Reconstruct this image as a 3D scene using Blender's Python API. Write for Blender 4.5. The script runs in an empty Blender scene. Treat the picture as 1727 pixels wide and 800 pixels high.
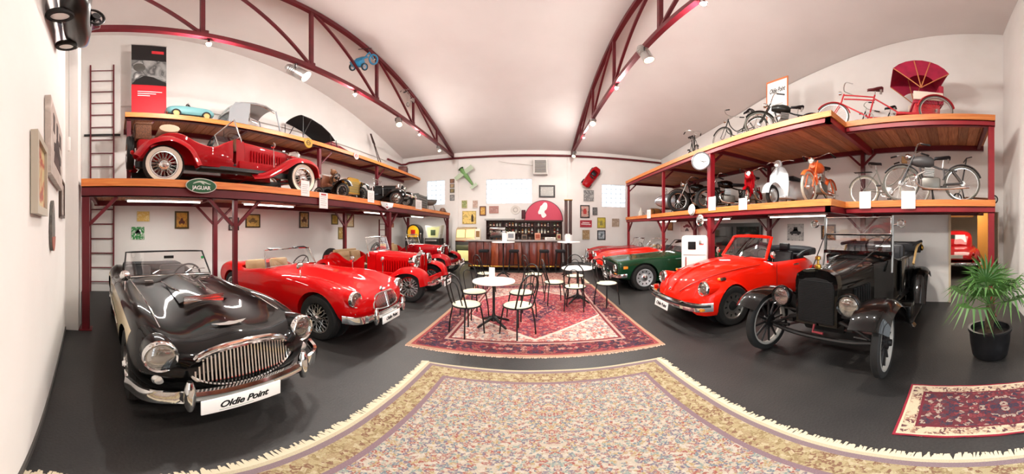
import bpy, bmesh, math, random
from mathutils import Vector, Matrix, Euler
PI = math.pi
SC = bpy.context.scene
COL = SC.collection
rnd = random.Random(7)

# ---------------------------------------------------------------- camera (a 220 degree spherical panorama)
cam_d = bpy.data.cameras.new('camera')
cam = bpy.data.objects.new('camera', cam_d)
COL.objects.link(cam)
cam_d.type = 'PANO'
cam_d.panorama_type = 'EQUIRECTANGULAR'
cam_d.longitude_min, cam_d.longitude_max = -2.0, 1.8378
cam_d.latitude_min, cam_d.latitude_max = -0.92, 0.8578
cam_d.clip_start = 0.02
cam.location = (0, 0, 1.55)
cam.rotation_euler = (PI / 2, 0, 0)
SC.camera = cam

# ---------------------------------------------------------------- daylight outside and exposure
world = bpy.data.worlds.new('world')
SC.world = world
world.use_nodes = True
wb = world.node_tree.nodes['Background']
wb.inputs[0].default_value = (0.93, 0.97, 1.0, 1)
wb.inputs[1].default_value = 5.0
SC.view_settings.view_transform = 'Standard'
SC.view_settings.look = 'None'
SC.view_settings.gamma = 1.0
SC.view_settings.use_curve_mapping = False
SC.view_settings.exposure = 0.0


def lamp(name, kind, loc, energy, color=(1, .95, .89), size=.2, aim=None, sy=None, angle=None):
    d = bpy.data.lights.new(name, kind)
    d.energy = energy
    d.color = color
    if kind == 'AREA':
        d.size = size
        if sy:
            d.shape = 'RECTANGLE'
            d.size_y = sy
        else:
            d.shape = 'DISK'
    elif kind in ('POINT', 'SPOT'):
        d.shadow_soft_size = size
    if kind == 'SPOT':
        d.spot_size = angle or 2.2
        d.spot_blend = .8
    o = bpy.data.objects.new(name, d)
    COL.objects.link(o)
    o.location = loc
    if aim is not None:
        o.rotation_euler = (Vector(aim) - Vector(loc)).to_track_quat('-Z', 'Y').to_euler()
    o['kind'] = 'helper'
    return o


# large glazed gate behind the photographer: daylight enters here
pt = lamp('gate_portal', 'AREA', (.9, -1.25, 2.0), 1, size=3.0, sy=3.6, aim=(.9, 5, 2.0))
pt.data.cycles.is_portal = True if hasattr(pt.data, 'cycles') else False

# ---------------------------------------------------------------- materials
MATS = {}


def lin(c):
    return tuple((v / 12.92 if v <= .04045 else ((v + .055) / 1.055) ** 2.4) for v in c)


def hexc(h):
    return lin(tuple(int(h[i:i + 2], 16) / 255 for i in (0, 2, 4)))


def mat(name, color='808080', rough=.5, metal=0., spec=.5, coat=0., emit=None, es=1., alpha=1., trans=0., noise=None, bump=0., bscale=60, ior=1.45):
    """principled material; noise=(second colour, scale, contrast) mixes a second colour through a noise texture"""
    if name in MATS:
        return MATS[name]
    m = bpy.data.materials.new(name)
    m.use_nodes = True
    nt = m.node_tree
    p = nt.nodes['Principled BSDF']
    c = hexc(color) if isinstance(color, str) else color
    p.inputs['Base Color'].default_value = (*c, 1)
    p.inputs['Roughness'].default_value = rough
    p.inputs['Metallic'].default_value = metal
    p.inputs['Specular IOR Level'].default_value = spec
    p.inputs['Coat Weight'].default_value = coat
    p.inputs['Coat Roughness'].default_value = .03
    p.inputs['Coat IOR'].default_value = 1.38
    p.inputs['IOR'].default_value = ior
    p.inputs['Alpha'].default_value = alpha
    p.inputs['Transmission Weight'].default_value = trans
    if emit:
        p.inputs['Emission Color'].default_value = (*hexc(emit), 1)
        p.inputs['Emission Strength'].default_value = es
    if noise or bump:
        tc = nt.nodes.new('ShaderNodeTexCoord')
        if noise:
            n = nt.nodes.new('ShaderNodeTexNoise')
            n.inputs['Scale'].default_value = noise[1]
            n.inputs['Detail'].default_value = 6
            nt.links.new(tc.outputs['Object'], n.inputs['Vector'])
            r = nt.nodes.new('ShaderNodeValToRGB')
            w = noise[2] if len(noise) > 2 else .2
            r.color_ramp.elements[0].position = .5 - w
            r.color_ramp.elements[1].position = .5 + w
            r.color_ramp.elements[0].color = (*c, 1)
            r.color_ramp.elements[1].color = (*hexc(noise[0]), 1)
            nt.links.new(n.outputs['Fac'], r.inputs['Fac'])
            nt.links.new(r.outputs['Color'], p.inputs['Base Color'])
        if bump:
            n2 = nt.nodes.new('ShaderNodeTexNoise')
            n2.inputs['Scale'].default_value = bscale
            n2.inputs['Detail'].default_value = 4
            nt.links.new(tc.outputs['Object'], n2.inputs['Vector'])
            b = nt.nodes.new('ShaderNodeBump')
            b.inputs['Strength'].default_value = bump
            b.inputs['Distance'].default_value = .02
            nt.links.new(n2.outputs['Fac'], b.inputs['Height'])
            nt.links.new(b.outputs['Normal'], p.inputs['Normal'])
    MATS[name] = m
    return m


def glass(name='clear_glass', tint=(1, 1, 1), refl=.12):
    """thin pane: mostly transparent with a fresnel-like gloss"""
    if name in MATS:
        return MATS[name]
    m = bpy.data.materials.new(name)
    m.use_nodes = True
    nt = m.node_tree
    nt.nodes.clear()
    o = nt.nodes.new('ShaderNodeOutputMaterial')
    t = nt.nodes.new('ShaderNodeBsdfTransparent')
    t.inputs[0].default_value = (*tint, 1)
    g = nt.nodes.new('ShaderNodeBsdfGlossy')
    g.inputs['Roughness'].default_value = .02
    mx = nt.nodes.new('ShaderNodeMixShader')
    mx.inputs[0].default_value = refl
    nt.links.new(t.outputs[0], mx.inputs[1])
    nt.links.new(g.outputs[0], mx.inputs[2])
    nt.links.new(mx.outputs[0], o.inputs[0])
    MATS[name] = m
    return m


def nodes_mat(name):
    m = bpy.data.materials.new(name)
    m.use_nodes = True
    MATS[name] = m
    nt = m.node_tree
    return m, nt, nt.nodes['Principled BSDF']


def wood(name, c1, c2, rough=.5, scale=3., axis=0, coat=0.):
    """grain stretched along one object axis, offset per object so that planks differ"""
    if name in MATS:
        return MATS[name]
    m, nt, p = nodes_mat(name)
    tc = nt.nodes.new('ShaderNodeTexCoord')
    oi = nt.nodes.new('ShaderNodeObjectInfo')
    mp = nt.nodes.new('ShaderNodeMapping')
    s = [14., 14., 14.]
    s[axis] = .9
    mp.inputs['Scale'].default_value = s
    nt.links.new(tc.outputs['Object'], mp.inputs['Vector'])
    va = nt.nodes.new('ShaderNodeVectorMath')
    va.operation = 'ADD'
    nt.links.new(mp.outputs[0], va.inputs[0])
    ml = nt.nodes.new('ShaderNodeMath')
    ml.operation = 'MULTIPLY'
    ml.inputs[1].default_value = 57.
    nt.links.new(oi.outputs['Random'], ml.inputs[0])
    nt.links.new(ml.outputs[0], va.inputs[1])
    n = nt.nodes.new('ShaderNodeTexNoise')
    n.inputs['Scale'].default_value = scale
    n.inputs['Detail'].default_value = 8
    n.inputs['Distortion'].default_value = .6
    nt.links.new(va.outputs[0], n.inputs['Vector'])
    r = nt.nodes.new('ShaderNodeValToRGB')
    r.color_ramp.elements[0].position = .32
    r.color_ramp.elements[1].position = .68
    r.color_ramp.elements[0].color = (*hexc(c1), 1)
    r.color_ramp.elements[1].color = (*hexc(c2), 1)
    nt.links.new(n.outputs['Fac'], r.inputs['Fac'])
    hs = nt.nodes.new('ShaderNodeHueSaturation')
    mr = nt.nodes.new('ShaderNodeMapRange')
    mr.inputs['To Min'].default_value = .68
    mr.inputs['To Max'].default_value = 1.22
    nt.links.new(oi.outputs['Random'], mr.inputs['Value'])
    nt.links.new(mr.outputs[0], hs.inputs['Value'])
    nt.links.new(r.outputs['Color'], hs.inputs['Color'])
    nt.links.new(hs.outputs[0], p.inputs['Base Color'])
    p.inputs['Roughness'].default_value = rough
    p.inputs['Coat Weight'].default_value = coat
    return m


CHROME = mat('chrome', 'E4E4E2', .09, 1.)
ALU = mat('aluminium', 'C9C9C6', .3, 1.)
TYRE = mat('tyre_rubber', '1B1A19', .75, bump=.15, bscale=40)
BLACK = mat('black_gloss_paint', '040404', .3, 0, .08, coat=1.)
BLACKM = mat('black_metal', '141212', .45)
BLACKF = mat('black_fabric', '17171A', .85, bump=.2, bscale=120)
LEATHER = mat('black_leather', '15151A', .4)
TAN = mat('tan_leather', 'C4A781', .6, noise=('B39468', 5))
RED = mat('red_gloss_paint', 'BE0508', .5, 0, .05, coat=.9)
RED2 = mat('crimson_gloss_paint', '96050F', .5, 0, .05, coat=.9)
RED3 = mat('orange_red_gloss_paint', 'E61C08', .5, 0, .05, coat=.9)
GREEN = mat('dark_green_gloss_paint', '10351F', .5, 0, .05, coat=.9)
CREAM = mat('cream_paint', 'D8C9A4', .25, coat=.5)
WHITE = mat('white_paint', 'EDEBE6', .4)
PAPER = mat('white_paper', 'F4F3F0', .7)
STEEL = mat('oxide_red_steel', '6A1420', .42, 0, .5, noise=('591019', 3))
STEELB = mat('bright_red_steel', '8C1620', .4, noise=('7C101B', 3))
DARK = mat('matt_black', '0A0A0A', .9)
LENS = mat('lamp_lens', 'E4E2DC', .16, .65, .8, coat=.8)
AMBER = mat('amber_lens', 'E08A2A', .2, coat=.5)
GLASS = glass()
GOLD = mat('brass', 'B08A3C', .3, 1.)
GREY = mat('grey_paint', '7D7E7C', .4)


# ---------------------------------------------------------------- mesh helpers
def catmull(ps, n, closed=False):
    """smooth polyline through points (tuples of any length), n steps per span"""
    ps = [Vector(p) for p in ps]
    out = []
    m = len(ps)
    spans = m if closed else m - 1
    for i in range(spans):
        p1, p2 = ps[i], ps[(i + 1) % m]
        p0 = ps[i - 1] if (closed or i > 0) else p1 * 2 - p2
        p3 = ps[(i + 2) % m] if (closed or i < m - 2) else p2 * 2 - p1
        for k in range(n):
            t = k / n
            out.append(.5 * ((2 * p1) + (p2 - p0) * t + (2 * p0 - 5 * p1 + 4 * p2 - p3) * t * t + (3 * p1 - p0 - 3 * p2 + p3) * t ** 3))
    if not closed:
        out.append(ps[-1])
    return out


def rotm(axis):
    """matrix turning +Z to axis"""
    return Vector(axis).to_track_quat('Z', 'Y').to_matrix().to_4x4()


class MB:
    def __init__(s):
        s.v = []
        s.f = []
        s.mi = []

    def add(s, vs, fs, M=None, mi=0):
        b = len(s.v)
        for q in vs:
            q = Vector(q)
            s.v.append(tuple(M @ q if M is not None else q))
        for q in fs:
            s.f.append(tuple(b + i for i in q))
            s.mi.append(mi)
        return s

    def box(s, lo, hi, M=None, mi=0, bev=0.):
        x0, y0, z0 = lo
        x1, y1, z1 = hi
        if bev > 0:
            bm = bmesh.new()
            bmesh.ops.create_cube(bm, size=1.)
            for q in bm.verts:
                q.co = Vector(((x0 + x1) / 2 + q.co.x * (x1 - x0), (y0 + y1) / 2 + q.co.y * (y1 - y0), (z0 + z1) / 2 + q.co.z * (z1 - z0)))
            bmesh.ops.bevel(bm, geom=list(bm.edges), offset=bev, segments=2, profile=.5, affect='EDGES')
            bm.verts.index_update()
            s.add([q.co[:] for q in bm.verts], [[q.index for q in f.verts] for f in bm.faces], M, mi)
            bm.free()
            return s
        vs = [(x0, y0, z0), (x1, y0, z0), (x1, y1, z0), (x0, y1, z0), (x0, y0, z1), (x1, y0, z1), (x1, y1, z1), (x0, y1, z1)]
        return s.add(vs, [(3, 2, 1, 0), (4, 5, 6, 7), (0, 1, 5, 4), (1, 2, 6, 5), (2, 3, 7, 6), (3, 0, 4, 7)], M, mi)

    def bar(s, a, b, w, h=None, mi=0, up=(0, 0, 1)):
        """rectangular bar from a to b: w sideways, h along up"""
        a, b = Vector(a), Vector(b)
        h = h or w
        d = (b - a).normalized()
        u = Vector(up)
        if abs(d.dot(u)) > .98:
            u = Vector((1, 0, 0))
        sd = d.cross(u).normalized() * w / 2
        u = sd.cross(d).normalized() * h / 2
        vs = [a - sd - u, a + sd - u, a + sd + u, a - sd + u, b - sd - u, b + sd - u, b + sd + u, b - sd + u]
        return s.add(vs, [(0, 1, 2, 3), (7, 6, 5, 4), (0, 4, 5, 1), (1, 5, 6, 2), (2, 6, 7, 3), (3, 7, 4, 0)], None, mi)

    def rings(s, rings, cap=True, closed=False, mi=0, M=None):
        """loft equal-count closed rings"""
        n = len(rings[0])
        vs = [q for r in rings for q in r]
        fs = []
        m = len(rings)
        for i in range(m if closed else m - 1):
            for j in range(n):
                a, b = i * n, ((i + 1) % m) * n
                fs.append((a + j, a + (j + 1) % n, b + (j + 1) % n, b + j))
        if cap and not closed:
            fs.append(tuple(range(n))[::-1])
            fs.append(tuple((m - 1) * n + j for j in range(n)))
        return s.add(vs, fs, M, mi)

    def tube(s, pts, r, n=8, closed=False, mi=0, M=None):
        pts = [Vector(p) for p in pts]
        rr = r if isinstance(r, (list, tuple)) else [r] * len(pts)
        m = len(pts)
        rings = []
        prev = None
        for i, p in enumerate(pts):
            if closed:
                d = pts[(i + 1) % m] - pts[i - 1]
            else:
                d = pts[min(i + 1, m - 1)] - pts[max(i - 1, 0)]
            d.normalize()
            if prev is None:
                u = d.orthogonal().normalized()
            else:
                u = (prev - d * prev.dot(d))
                if u.length < 1e-5:
                    u = d.orthogonal()
                u.normalize()
            prev = u
            w = d.cross(u)
            rings.append([p + (u * math.cos(2 * PI * k / n) + w * math.sin(2 * PI * k / n)) * rr[i] for k in range(n)])
        return s.rings(rings, True, closed, mi, M)

    def cyl(s, a, b, r, r2=None, n=16, mi=0, M=None):
        return s.tube([a, b], [r, r if r2 is None else r2], n, False, mi, M)

    def lathe(s, prof, n=24, M=None, mi=0, closed=False):
        """profile of (radius, z) turned about z; ends on the axis are capped by their own small rings"""
        rings = [[(max(r, 1e-4) * math.cos(2 * PI * k / n), max(r, 1e-4) * math.sin(2 * PI * k / n), z) for k in range(n)] for r, z in prof]
        return s.rings(rings, not closed, closed, mi, M)

    def ball(s, c, r, M=None, n=12, mi=0):
        rx, ry, rz = r if isinstance(r, (tuple, list)) else (r, r, r)
        T = Matrix.Translation(c) @ Matrix.Diagonal((rx, ry, rz, 1))
        pr = [(math.sin(PI * i / (n // 2 + 2)), -math.cos(PI * i / (n // 2 + 2))) for i in range(n // 2 + 3)]
        return s.lathe(pr, n, (M @ T) if M is not None else T, mi)

    def prism(s, poly, t, M=None, mi=0):
        """polygon in xy extruded z from 0 to t"""
        n = len(poly)
        vs = [(x, y, 0) for x, y in poly] + [(x, y, t) for x, y in poly]
        fs = [tuple(range(n))[::-1], tuple(range(n, 2 * n))] + [(i, (i + 1) % n, n + (i + 1) % n, n + i) for i in range(n)]
        return s.add(vs, fs, M, mi)

    def sheet(s, grid, t=0., mi=0, M=None):
        """grid of points (rows); thickness t along the local normal"""
        R, C = len(grid), len(grid[0])
        g = [[Vector(p) for p in row] for row in grid]
        if t:
            nn = []
            for i in range(R):
                row = []
                for j in range(C):
                    du = g[min(i + 1, R - 1)][j] - g[max(i - 1, 0)][j]
                    dv = g[i][min(j + 1, C - 1)] - g[i][max(j - 1, 0)]
                    q = du.cross(dv)
                    row.append(q.normalized() if q.length > 1e-9 else Vector((0, 0, 1)))
                nn.append(row)
        vs = [p for row in g for p in row]
        fs = [(i * C + j, i * C + j + 1, (i + 1) * C + j + 1, (i + 1) * C + j) for i in range(R - 1) for j in range(C - 1)]
        if t:
            b = len(vs)
            vs += [g[i][j] - nn[i][j] * t for i in range(R) for j in range(C)]
            fs += [tuple(b + k for k in f[::-1]) for f in fs]
            edge = [(0, j) for j in range(C)] + [(i, C - 1) for i in range(1, R)] + [(R - 1, j) for j in range(C - 2, -1, -1)] + [(i, 0) for i in range(R - 2, 0, -1)]
            ids = [i * C + j for i, j in edge]
            for k in range(len(ids)):
                a, c = ids[k], ids[(k + 1) % len(ids)]
                fs.append((a, b + a, b + c, c))
        return s.add(vs, fs, M, mi)

    def mesh(s, name, mats, angle=40):
        me = bpy.data.meshes.new(name)
        me.from_pydata(s.v, [], s.f)
        for m in (mats if isinstance(mats, (list, tuple)) else [mats]):
            me.materials.append(m)
        if any(s.mi):
            me.polygons.foreach_set('material_index', s.mi)
        bm = bmesh.new()
        bm.from_mesh(me)
        bmesh.ops.recalc_face_normals(bm, faces=list(bm.faces))
        bm.to_mesh(me)
        bm.free()
        me.polygons.foreach_set('use_smooth', [True] * len(me.polygons))
        me.set_sharp_from_angle(angle=math.radians(angle))
        return me

    def build(s, name, mats, parent=None, loc=None, rz=0., angle=40, M=None):
        o = bpy.data.objects.new(name, s.mesh(name, mats, angle))
        COL.objects.link(o)
        if parent is not None:
            o.parent = parent
        if loc is not None:
            o.location = loc
        if rz:
            o.rotation_euler = (0, 0, rz)
        if M is not None:
            o.matrix_local = M
        return o


def link_mesh(name, me, parent=None, M=None):
    o = bpy.data.objects.new(name, me)
    COL.objects.link(o)
    if parent is not None:
        o.parent = parent
    if M is not None:
        o.matrix_local = M
    return o


def tag(o, label, cat, group=None, kind=None):
    o['label'] = label
    o['category'] = cat
    if group:
        o['group'] = group
    if kind:
        o['kind'] = kind
    return o


def struct(o, label=None, cat=None):
    o['kind'] = 'structure'
    if label:
        o['label'] = label
        o['category'] = cat
    return o


def thing(name, label, cat, loc=(0, 0, 0), rz=0., group=None, rot=None):
    o = bpy.data.objects.new(name, None)
    COL.objects.link(o)
    o.empty_display_size = .1
    o.location = loc
    o.rotation_euler = rot if rot else (0, 0, rz)
    return tag(o, label, cat, group)


def copy_tree(src, parent=None):
    c = src.copy()
    COL.objects.link(c)
    c.parent = parent
    for ch in list(src.children):
        copy_tree(ch, c)
    return c


def stuff(o):
    o['kind'] = 'stuff'
    return o


def text_mesh(body, size, depth=.002, shear=0., space=1., bold=0.):
    cu = bpy.data.curves.new('lettering', 'FONT')
    cu.body = body
    cu.size = size
    cu.extrude = depth
    cu.shear = shear
    cu.space_character = space
    cu.offset = bold
    cu.align_x = 'CENTER'
    cu.align_y = 'CENTER'
    cu.resolution_u = 3
    o = bpy.data.objects.new('lettering', cu)
    me = bpy.data.meshes.new_from_object(o)
    bpy.data.objects.remove(o)
    bpy.data.curves.remove(cu)
    return me


def lettering(body, size, mtl, parent, M, depth=.002, shear=0., space=1., bold=0., name='lettering'):
    me = text_mesh(body, size, depth, shear, space, bold)
    me.materials.clear()
    me.materials.append(mtl)
    return link_mesh(name, me, parent, M)


def TR(x, y, z):
    return Matrix.Translation((x, y, z))


def RX(a):
    return Matrix.Rotation(a, 4, 'X')


def RY(a):
    return Matrix.Rotation(a, 4, 'Y')


def RZ(a):
    return Matrix.Rotation(a, 4, 'Z')


# frames for flat things on walls: local x = reading direction, local y = up, local z = out of the wall
FACE_E = Matrix(((0, 0, 1, 0), (1, 0, 0, 0), (0, 1, 0, 0), (0, 0, 0, 1)))        # faces +X (left wall); x runs +Y
FACE_W = Matrix(((0, 0, -1, 0), (-1, 0, 0, 0), (0, 1, 0, 0), (0, 0, 0, 1)))      # faces -X (right wall); x runs -Y
FACE_S = Matrix(((1, 0, 0, 0), (0, 0, -1, 0), (0, 1, 0, 0), (0, 0, 0, 1)))       # faces -Y (far wall); x runs +X
FACE_N = Matrix(((-1, 0, 0, 0), (0, 0, 1, 0), (0, 1, 0, 0), (0, 0, 0, 1)))       # faces +Y (near wall); x runs -X
# ================================================================ the setting
def interp(prof, y):
    for (a, za), (b, zb) in zip(prof, prof[1:]):
        if y <= b:
            return za + (zb - za) * (y - a) / (b - a)
    return prof[-1][1]


PROF = [(-2.2, 7.3), (0, 7.32), (2, 7.25), (4, 7.02), (6, 6.72), (8, 6.32), (10, 5.83), (12.4, 5.2)]
PROFR = [(-2.2, 7.3), (.6, 7.1), (3.1, 6.47), (5.4, 5.95), (6.6, 5.68), (9, 5.42), (12.4, 5.16)]
PROF = [tuple(p) for p in catmull(PROF, 4)]
PROFR = [tuple(p) for p in catmull(PROFR, 4)]


def ceil_z(x, y):
    t = min(1, max(0, (x - 1.8) / 4.5))
    return interp(PROF, y) * (1 - t) + interp(PROFR, y) * t


WALLM = mat('white_wall_paint', 'E9E6E2', .75, noise=('DFDBD6', 1.2, .3), bump=.05, bscale=25)
CEILM = mat('pale_ceiling_paint', 'D9D2CE', .8, noise=('CFC7C3', .8, .3), bump=.05, bscale=8)

# dark bitumen floor with a slight sheen
m, nt, p = nodes_mat('dark_floor_coating')
tc = nt.nodes.new('ShaderNodeTexCoord')
n1 = nt.nodes.new('ShaderNodeTexNoise')
n1.inputs['Scale'].default_value = 1.1
n1.inputs['Detail'].default_value = 8
n2 = nt.nodes.new('ShaderNodeTexNoise')
n2.inputs['Scale'].default_value = 55
n2.inputs['Detail'].default_value = 5
nt.links.new(tc.outputs['Object'], n1.inputs['Vector'])
nt.links.new(tc.outputs['Object'], n2.inputs['Vector'])
r1 = nt.nodes.new('ShaderNodeValToRGB')
r1.color_ramp.elements[0].color = (*hexc('1D1C1C'), 1)
r1.color_ramp.elements[1].color = (*hexc('2E2B29'), 1)
r1.color_ramp.elements[0].position = .35
r1.color_ramp.elements[1].position = .7
nt.links.new(n1.outputs['Fac'], r1.inputs['Fac'])
mx = nt.nodes.new('ShaderNodeMixRGB')
mx.blend_type = 'OVERLAY'
mx.inputs[0].default_value = .6
nt.links.new(r1.outputs['Color'], mx.inputs[1])
nt.links.new(n2.outputs['Fac'], mx.inputs[2])
nt.links.new(mx.outputs[0], p.inputs['Base Color'])
p.inputs['Roughness'].default_value = .5
bp = nt.nodes.new('ShaderNodeBump')
bp.inputs['Strength'].default_value = .25
bp.inputs['Distance'].default_value = .01
nt.links.new(n2.outputs['Fac'], bp.inputs['Height'])
nt.links.new(bp.outputs['Normal'], p.inputs['Normal'])
FLOORM = m

XL, XR, YF, YN, YN2 = -6.5, 6.3, 12.2, -.62, -1.2
struct(MB().box((XL - .15, -2.2, -.1), (14.5, YF + .15, 0)).build('floor', FLOORM), 'dark bitumen coated garage floor', 'floor')

rows = []
for i in range(45):
    y = -2.2 + (YF + .15 + 2.2) * i / 44
    rows.append([(x, y, ceil_z(x, y)) for x in (XL - .15, -3, 0, 1.8, 3, 4, 5, XR + .15)])
g = MB().sheet(rows, 0)
g.sheet([[(x, y, z + .1) for x, y, z in r] for r in rows])
struct(g.build('ceiling', CEILM, angle=80), 'pale vaulted ceiling over the whole garage', 'ceiling')


def wall_poly(name, poly, M, t, label):
    return struct(MB().prism(poly, t, M).build(name, WALLM), label, 'wall')


ys = [-2.0 + (YF + 2.0) * i / 24 for i in range(25)]
# left gable wall: local x = Y, y = Z, extruded to -X
ML = Matrix(((0, 0, -1, XL), (1, 0, 0, 0), (0, 1, 0, 0), (0, 0, 0, 1)))
wall_poly('wall_left', [(-2.0, 0), (YF, 0)] + [(y, ceil_z(XL, y)) for y in ys[::-1]], ML, .15, 'white painted gable wall behind the long car rack with the banner')
MR = Matrix(((0, 0, 1, XR), (1, 0, 0, 0), (0, 1, 0, 0), (0, 0, 0, 1)))
wall_poly('wall_right', [(-2.0, 0), (-1.1, 0), (-1.1, 1.95), (.12, 1.95), (.12, 0), (YF, 0)] + [(y, ceil_z(XR, y)) for y in ys[::-1]], MR, .15, 'white painted gable wall behind the motorcycle rack')

# far wall with three window openings
WINS = [(-5.16, -4.22, 2.73, 3.93), (-2.19, -.08, 2.72, 3.86), (3.19, 4.38, 2.59, 3.67)]
g = MB()
xs = [XL] + [v for w in WINS for v in w[:2]] + [XR]
for a, b in zip(xs, xs[1:]):
    w = next((w for w in WINS if abs(w[0] - a) < 1e-6), None)
    top = lambda x: ceil_z(x, YF)
    if w is None:
        g.prism([(a, 0), (b, 0), (b, top(b)), (a, top(a))], .15, Matrix(((1, 0, 0, 0), (0, 0, 1, YF), (0, 1, 0, 0), (0, 0, 0, 1))))
    else:
        F = Matrix(((1, 0, 0, 0), (0, 0, 1, YF), (0, 1, 0, 0), (0, 0, 0, 1)))
        g.prism([(a, 0), (b, 0), (b, w[2]), (a, w[2])], .15, F)
        g.prism([(a, w[3]), (b, w[3]), (b, top(b)), (a, top(a))], .15, F)
struct(g.build('wall_far', WALLM), 'white far wall with windows behind the bar', 'wall')

# glass block windows
m = bpy.data.materials.new('glass_block')
m.use_nodes = True
nt = m.node_tree
nt.nodes.clear()
o_ = nt.nodes.new('ShaderNodeOutputMaterial')
tr = nt.nodes.new('ShaderNodeBsdfTransparent')
tr.inputs[0].default_value = (.4, .42, .44, 1)
tl = nt.nodes.new('ShaderNodeBsdfTranslucent')
tl.inputs[0].default_value = (.95, .97, 1, 1)
gs = nt.nodes.new('ShaderNodeBsdfGlossy')
gs.inputs['Roughness'].default_value = .2
a1 = nt.nodes.new('ShaderNodeMixShader')
a1.inputs[0].default_value = .55
a2 = nt.nodes.new('ShaderNodeMixShader')
a2.inputs[0].default_value = .08
nt.links.new(tr.outputs[0], a1.inputs[1])
nt.links.new(tl.outputs[0], a1.inputs[2])
nt.links.new(a1.outputs[0], a2.inputs[1])
nt.links.new(gs.outputs[0], a2.inputs[2])
nt.links.new(a2.outputs[0], o_.inputs[0])
BLOCK = m
MORTAR = mat('pale_mortar', 'C9CDD0', .8)
for k, (x0, x1, z0, z1) in enumerate(WINS):
    nx = max(4, round((x1 - x0) / .235))
    nz = round((z1 - z0) / .235)
    w = bpy.data.objects.new('window_%d' % (k + 1), None)
    COL.objects.link(w)
    w.location = (x0, YF + .03, z0)
    struct(w, ['bright glass block window behind the rack on the far wall', 'wide bright glass block window above the bar', 'bright glass block window beside the motorcycle rack'][k], 'window')
    dx, dz = (x1 - x0) / nx, (z1 - z0) / nz
    fr = MB()
    for i in range(nx + 1):
        fr.box((i * dx - .006, .01, 0), (i * dx + .006, .06, z1 - z0))
    for j in range(nz + 1):
        fr.box((0, .01, j * dz - .006), (x1 - x0, .06, j * dz + .006))
    fr.build('mortar_grid', MORTAR, w)
    me = MB().box((.007, 0, .007), (dx - .007, .07, dz - .007), bev=.012).mesh('glass_block', BLOCK)
    for i in range(nx):
        for j in range(nz):
            link_mesh('glass_block', me, w, TR(i * dx, 0, j * dz))
    lp = lamp('window_portal', 'AREA', ((x0 + x1) / 2, YF + .13, (z0 + z1) / 2), 1, size=x1 - x0, sy=z1 - z0, aim=((x0 + x1) / 2, 0, (z0 + z1) / 2))
    if hasattr(lp.data, 'cycles'):
        lp.data.cycles.is_portal = True

# near wall: left stretch with a pilaster, glazed gate behind the photographer, right stretch
struct(MB().prism([(-.68, -.3602), (-3.82, -.7138), (-3.82, -.80), (XL, -.80), (XL, -.98), (-.68, -.98)], 7.32).build('wall_near', WALLM), 'white near wall hung with pictures beside the black car', 'wall')
struct(MB().box((-4.12, -.80, 0), (-3.82, -.52, 7.32), bev=.01).build('wall_near_pilaster', WALLM), 'white pilaster at the end of the near wall', 'wall')
struct(MB().box((2.45, YN2 - .15, 0), (XR, YN2, 7.32)).box((-.65, YN2 - .15, 3.8), (2.45, YN2, 7.32)).box((-.85, YN2 - .15, 0), (-.65, -.981, 7.32)).build('wall_near_gate', WALLM), 'white wall around the glazed gate behind the photographer', 'wall')
gt = bpy.data.objects.new('door_2', None)
COL.objects.link(gt)
gt.location = (-.65, YN2 - .06, 0)
struct(gt, 'tall glazed steel gate behind the photographer', 'gate')
fr = MB()
for i in range(5):
    fr.box((i * .775 - .03, -.03, 0), (i * .775 + .03, .03, 3.8))
for j in range(5):
    fr.box((0, -.03, j * .94 - .03), (3.1, .03, j * .94 + .03))
fr.build('gate_frame', STEEL, gt)
me = MB().box((.03, -.004, .03), (.745, .004, .91)).mesh('pane', glass('gate_glass', (.97, .99, 1), .06))
for i in range(4):
    for j in range(4):
        link_mesh('pane', me, gt, TR(i * .775, 0, j * .94))

# partition with doorway under the right rack, next room beyond
struct(MB().box((5.5, .08, 0), (5.58, 1.2, 1.84)).box((5.5, 1.2, 0), (XR, 1.28, 1.84)).build('wall_partition', WALLM), 'white partition panel beside the doorway behind the black vintage car', 'wall')
struct(MB().box((5.46, .04, 0), (5.6, .085, 1.84)).build('trim_1', mat('beige_door_frame', 'C8B79A', .5)), 'beige door frame edge beside the doorway', 'door frame')
NR = mat('next_room_wall', 'E8DFD0', .8)
struct(MB().box((XR + .15, .9, 0), (14.3, 1.0, 2.6)).build('wall_next_room_back', NR), 'cream side wall of the next room', 'wall')
struct(MB().box((XR + .15, -2.2, 0), (14.3, -2.1, 2.6)).build('wall_next_room_side', NR), 'cream wall of the next room beyond the doorway', 'wall')
struct(MB().box((14.2, -2.2, 0), (14.3, 1.0, 2.6)).build('wall_next_room_end', NR), 'cream end wall of the next room', 'wall')
struct(MB().box((XR + .1, -2.2, 2.6), (14.3, 1.0, 2.7)).build('ceiling_next_room', NR), 'low ceiling of the next room', 'ceiling')
struct(MB().box((11.6, -.9, 2.05), (11.7, .85, 2.6)).build('trim_2', mat('orange_wood_panel', 'C98B3E', .5)), 'orange wooden panel above the passage in the next room', 'panel')
struct(MB().box((10.2, -1.5, 0), (10.3, -.95, 2.6)).build('trim_3', mat('orange_wood_panel')), 'orange wooden pillar in the next room', 'pillar')
lamp('next_room_lamp', 'AREA', (9.2, -.6, 2.55), 70, (1, .9, .75), 1.6, (9.2, -.6, 0), sy=1.0)

# far wall flat pilaster strips
for k, x in enumerate((-3.62, 1.62)):
    struct(MB().box((x - .09, YF - .05, 0), (x + .09, YF, 5.1)).build('trim_%d' % (k + 4), WALLM), ['white pilaster strip on the far wall beside the plaques', 'white pilaster strip on the far wall behind the dark column'][k], 'pilaster')

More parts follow.
